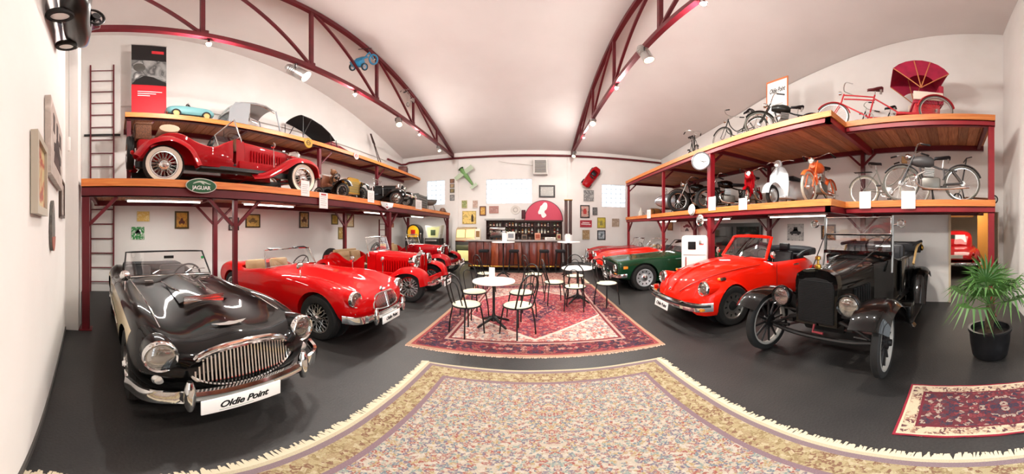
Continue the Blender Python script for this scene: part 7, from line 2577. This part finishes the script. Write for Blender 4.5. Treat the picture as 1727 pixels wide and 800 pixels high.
MB().lathe([(0, .30), (.2, .32), (.34, .42), (.37, .52), (.355, .52), (.2, .36), (0, .34)], 26).build('bowl', mat('grill_grey', '6A6E6C', .4), t)
MB().lathe([(.37, .52), (.38, .54), (.36, .55), (0, .57)], 26).build('grate', mat('grill_dark', '3A3C3B', .5), t)
for k in range(3):
    a = 2 * PI * k / 3
    MB().tube([(.2 * math.cos(a), .2 * math.sin(a), .36), (.33 * math.cos(a), .33 * math.sin(a), 0)], .014, 6).build('leg', BLACKM, t)
t = thing('crash_helmet', 'old brown crash helmet on the end of the car rack', 'helmet', (-4.1, 11.55, 2.284))
MB().lathe([(.13, 0), (.15, .03), (.15, .1), (.11, .19), (.05, .225), (0, .23)], 20).build('shell', mat('helmet_brown', '6A4A3A', .4), t)
MB().box((.08, -.1, .03), (.19, .1, .05), bev=.008).build('peak', LEATHER, t)
# far end of the motorcycle rack
t = thing('wooden_barrel', 'small wooden barrel lying at the far end of the motorcycle rack', 'barrel', (4.75, 9.7, 2.21), .3)
MB().lathe([(0, -.28), (.13, -.28), (.165, -.1), (.168, .1), (.13, .28), (0, .28)], 20, RY(PI / 2)).build('staves', wood('barrel_wood', '7A4A22', 'A06A34', .6, 3., 0), t)
for x in (-.18, .18):
    MB().lathe([(.155, -.015), (.162, -.015), (.162, .015), (.155, .015)], 20, TR(x, 0, 0) @ RY(PI / 2), closed=True).build('hoop', BLACKM, t)
t = thing('oil_can', 'pale oil can standing beside the barrel on the motorcycle rack', 'oil can', (4.4, 10.35, 2.044))
MB().lathe([(0, 0), (.11, 0), (.11, .2), (.03, .3), (.02, .4), (0, .4)], 16).build('can', mat('can_pale', 'D8D2C6', .4), t)
MB().tube([(.1, 0, .18), (.17, 0, .16), (.17, 0, .05), (.1, 0, .04)], .01, 6).build('handle', BLACKM, t)
t = thing('hanging_lantern', 'green and white lamp fixed to the wall above the barrel', 'lamp', (5.9, 9.6, 2.85), PI)
MB().lathe([(0, -.2), (.1, -.16), (.13, 0), (.1, .1), (0, .12)], 18, RY(PI / 2)).build('shade', mat('lantern_green', '3A4A2E', .4), t)
MB().lathe([(.1, .1), (.11, .2), (.07, .28), (0, .3)], 18, RY(PI / 2)).build('globe', WHITE, t)
MB().tube([(-.1, 0, 0), (-.36, 0, .02)], .014, 6).build('arm', BLACKM, t)
# orange framed board on the upper deck
t = thing('notice_board', 'white lettered board in an orange frame on the upper rack deck', 'board', (5.1, 4.0, 3.614))
t.matrix_world = TR(5.15, 3.98, 3.614) @ W_ @ Matrix.Diagonal((.72, 1.4, 1, 1))
MB().box((-.42, .03, 0), (.42, 1.4, .012)).build('panel', PAPER, t)
for lo, hi in (((-.46, 0, -.005), (-.42, 1.44, .02)), ((.42, 0, -.005), (.46, 1.44, .02)), ((-.42, 1.4, -.005), (.42, 1.44, .02)), ((-.42, 0, -.005), (.42, .03, .02))):
    MB().box(lo, hi).build('frame_rail', mat('board_orange', 'D07A4A', .5), t)
lettering('Oldie Point', .15, DARK, t, TR(0, 1.18, .013), .001, .35, .95, .002)
g = MB()
for k in range(4):
    g.box((-.25 + .03 * k, .85 - k * .09, .012), (.25 - .02 * k, .87 - k * .09, .0135))
stuff(g.build('print_lines', mat('card_print'), t))

# ---------------------------------------------------------------- toys hung high up
t = thing('tricycle', 'blue child tricycle hung on the truss', 'tricycle', (-3.72, 5.1, 6.1), 0, None, (.5, -.7, 1.2))
BLU = mat('tricycle_blue', '2E86B0', .3)
ring_wheel(t, .3, 0, .17, .02, BLU, BLU, 12)
for s in (1, -1):
    ring_wheel(t, -.28, -.06, .11, .018, BLACKM, BLU, 10, y=s * .2)
MB().tube([(.3, 0, 0), (.22, 0, .24), (-.05, 0, .1), (-.28, 0, -.04)], .02, 8).build('frame', BLU, t)
MB().tube([(-.28, -.2, -.06), (-.28, .2, -.06)], .016, 6).build('axle', BLU, t)
MB().tube([(.2, 0, .24), (.18, .0, .36), (.1, .2, .38)], .013, 6).tube([(.18, 0, .36), (.1, -.2, .38)], .013, 6).build('handlebar', BLACKM, t)
MB().box((-.2, -.12, .12), (.04, .12, .17), bev=.03).build('seat', BLU, t)
MB().box((-.36, -.17, -.03), (-.18, .17, .14), bev=.03).build('toy_box', BLU, t)
t = bicycle('toy_bicycle', 'small chrome toy bicycle hung on the truss beyond the blue tricycle', (-3.7, 7.5, 5.75), 1.0, ALU, .6, .14, .014, 'diamond', rack=False, lampp=False, s=.55)
t.rotation_euler = (.3, -.8, 1.2)
pr = pedal_car('pedal_car', 'red and cream pedal racing car hung nose down on the far wall', (2.63, 11.98, 3.95), (0, 0, 0), RED2, 1.15, CREAM, CREAM, False)
pr.matrix_world = TR(2.63, FY, 3.95) @ S_ @ RZ(-2.2) @ Matrix.Scale(1.05, 4)
t = thing('toy_airplane', 'green and white toy airplane hung on the far wall above the jukebox', 'toy airplane', (-3.15, 12.0, 4.1))
t.matrix_world = TR(-3.15, 12.04, 4.1) @ S_ @ RZ(-.95)
st = [S(-.35, (0, -.08), (.06, -.05), (.08, 0), (.06, .06), (0, .09)), S(-.2, (0, -.12), (.09, -.07), (.11, 0), (.09, .08), (0, .12)), S(.2, (0, -.08), (.07, -.05), (.09, 0), (.06, .05), (0, .07)), S(.75, (0, -.03), (.02, -.02), (.03, 0), (.02, .02), (0, .03))]
loft_body(st, 4, 3).build('fuselage', mat('toy_green', '6E9A5A', .4), t)
MB().prism([(-.2, -.5), (-.02, -.5), (.02, .5), (-.22, .5)], .02, TR(0, 0, .06)).build('wing', mat('toy_white', 'A8B89A', .4), t)
MB().prism([(.62, -.18), (.76, -.18), (.76, .18), (.62, .18)], .015, TR(0, 0, .02)).build('tailplane', mat('toy_white'), t)
MB().lathe([(0, -.02), (.13, -.015), (.13, .015), (0, .02)], 22, TR(-.38, 0, 0) @ RY(PI / 2)).build('propeller_disc', mat('toy_dark_green', '3E5A34', .4), t)
for s in (1, -1):
    MB().box((-.02, -.02, 0), (.02, .02, .12), TR(-.1, s * .16, -.12)).build('strut', BLACKM, t)
a_ = pedal_car('pedal_car', 'black and white pedal car hung high on the near wall', (-2.5, -.42, 3.72), (0, 0, 0), mat('toy_black', '22201F', .3, coat=.5), 1.0, WHITE, WHITE, False)
a_.matrix_world = TR(*NP(-2.1, 3.75)) @ NF @ RZ(.2)
b_ = pedal_car('pedal_car', 'silver and blue pedal car hung high above the pilaster', (-3.4, -.4, 4.3), (0, 0, 0), mat('toy_blue', '4A7AA8', .3, coat=.5), 1.1, mat('toy_silver', 'B9BCC0', .3, .6), CHROME)
b_.matrix_world = TR(*NP(-2.9, 4.5)) @ NF @ Matrix.Scale(1.05, 4)
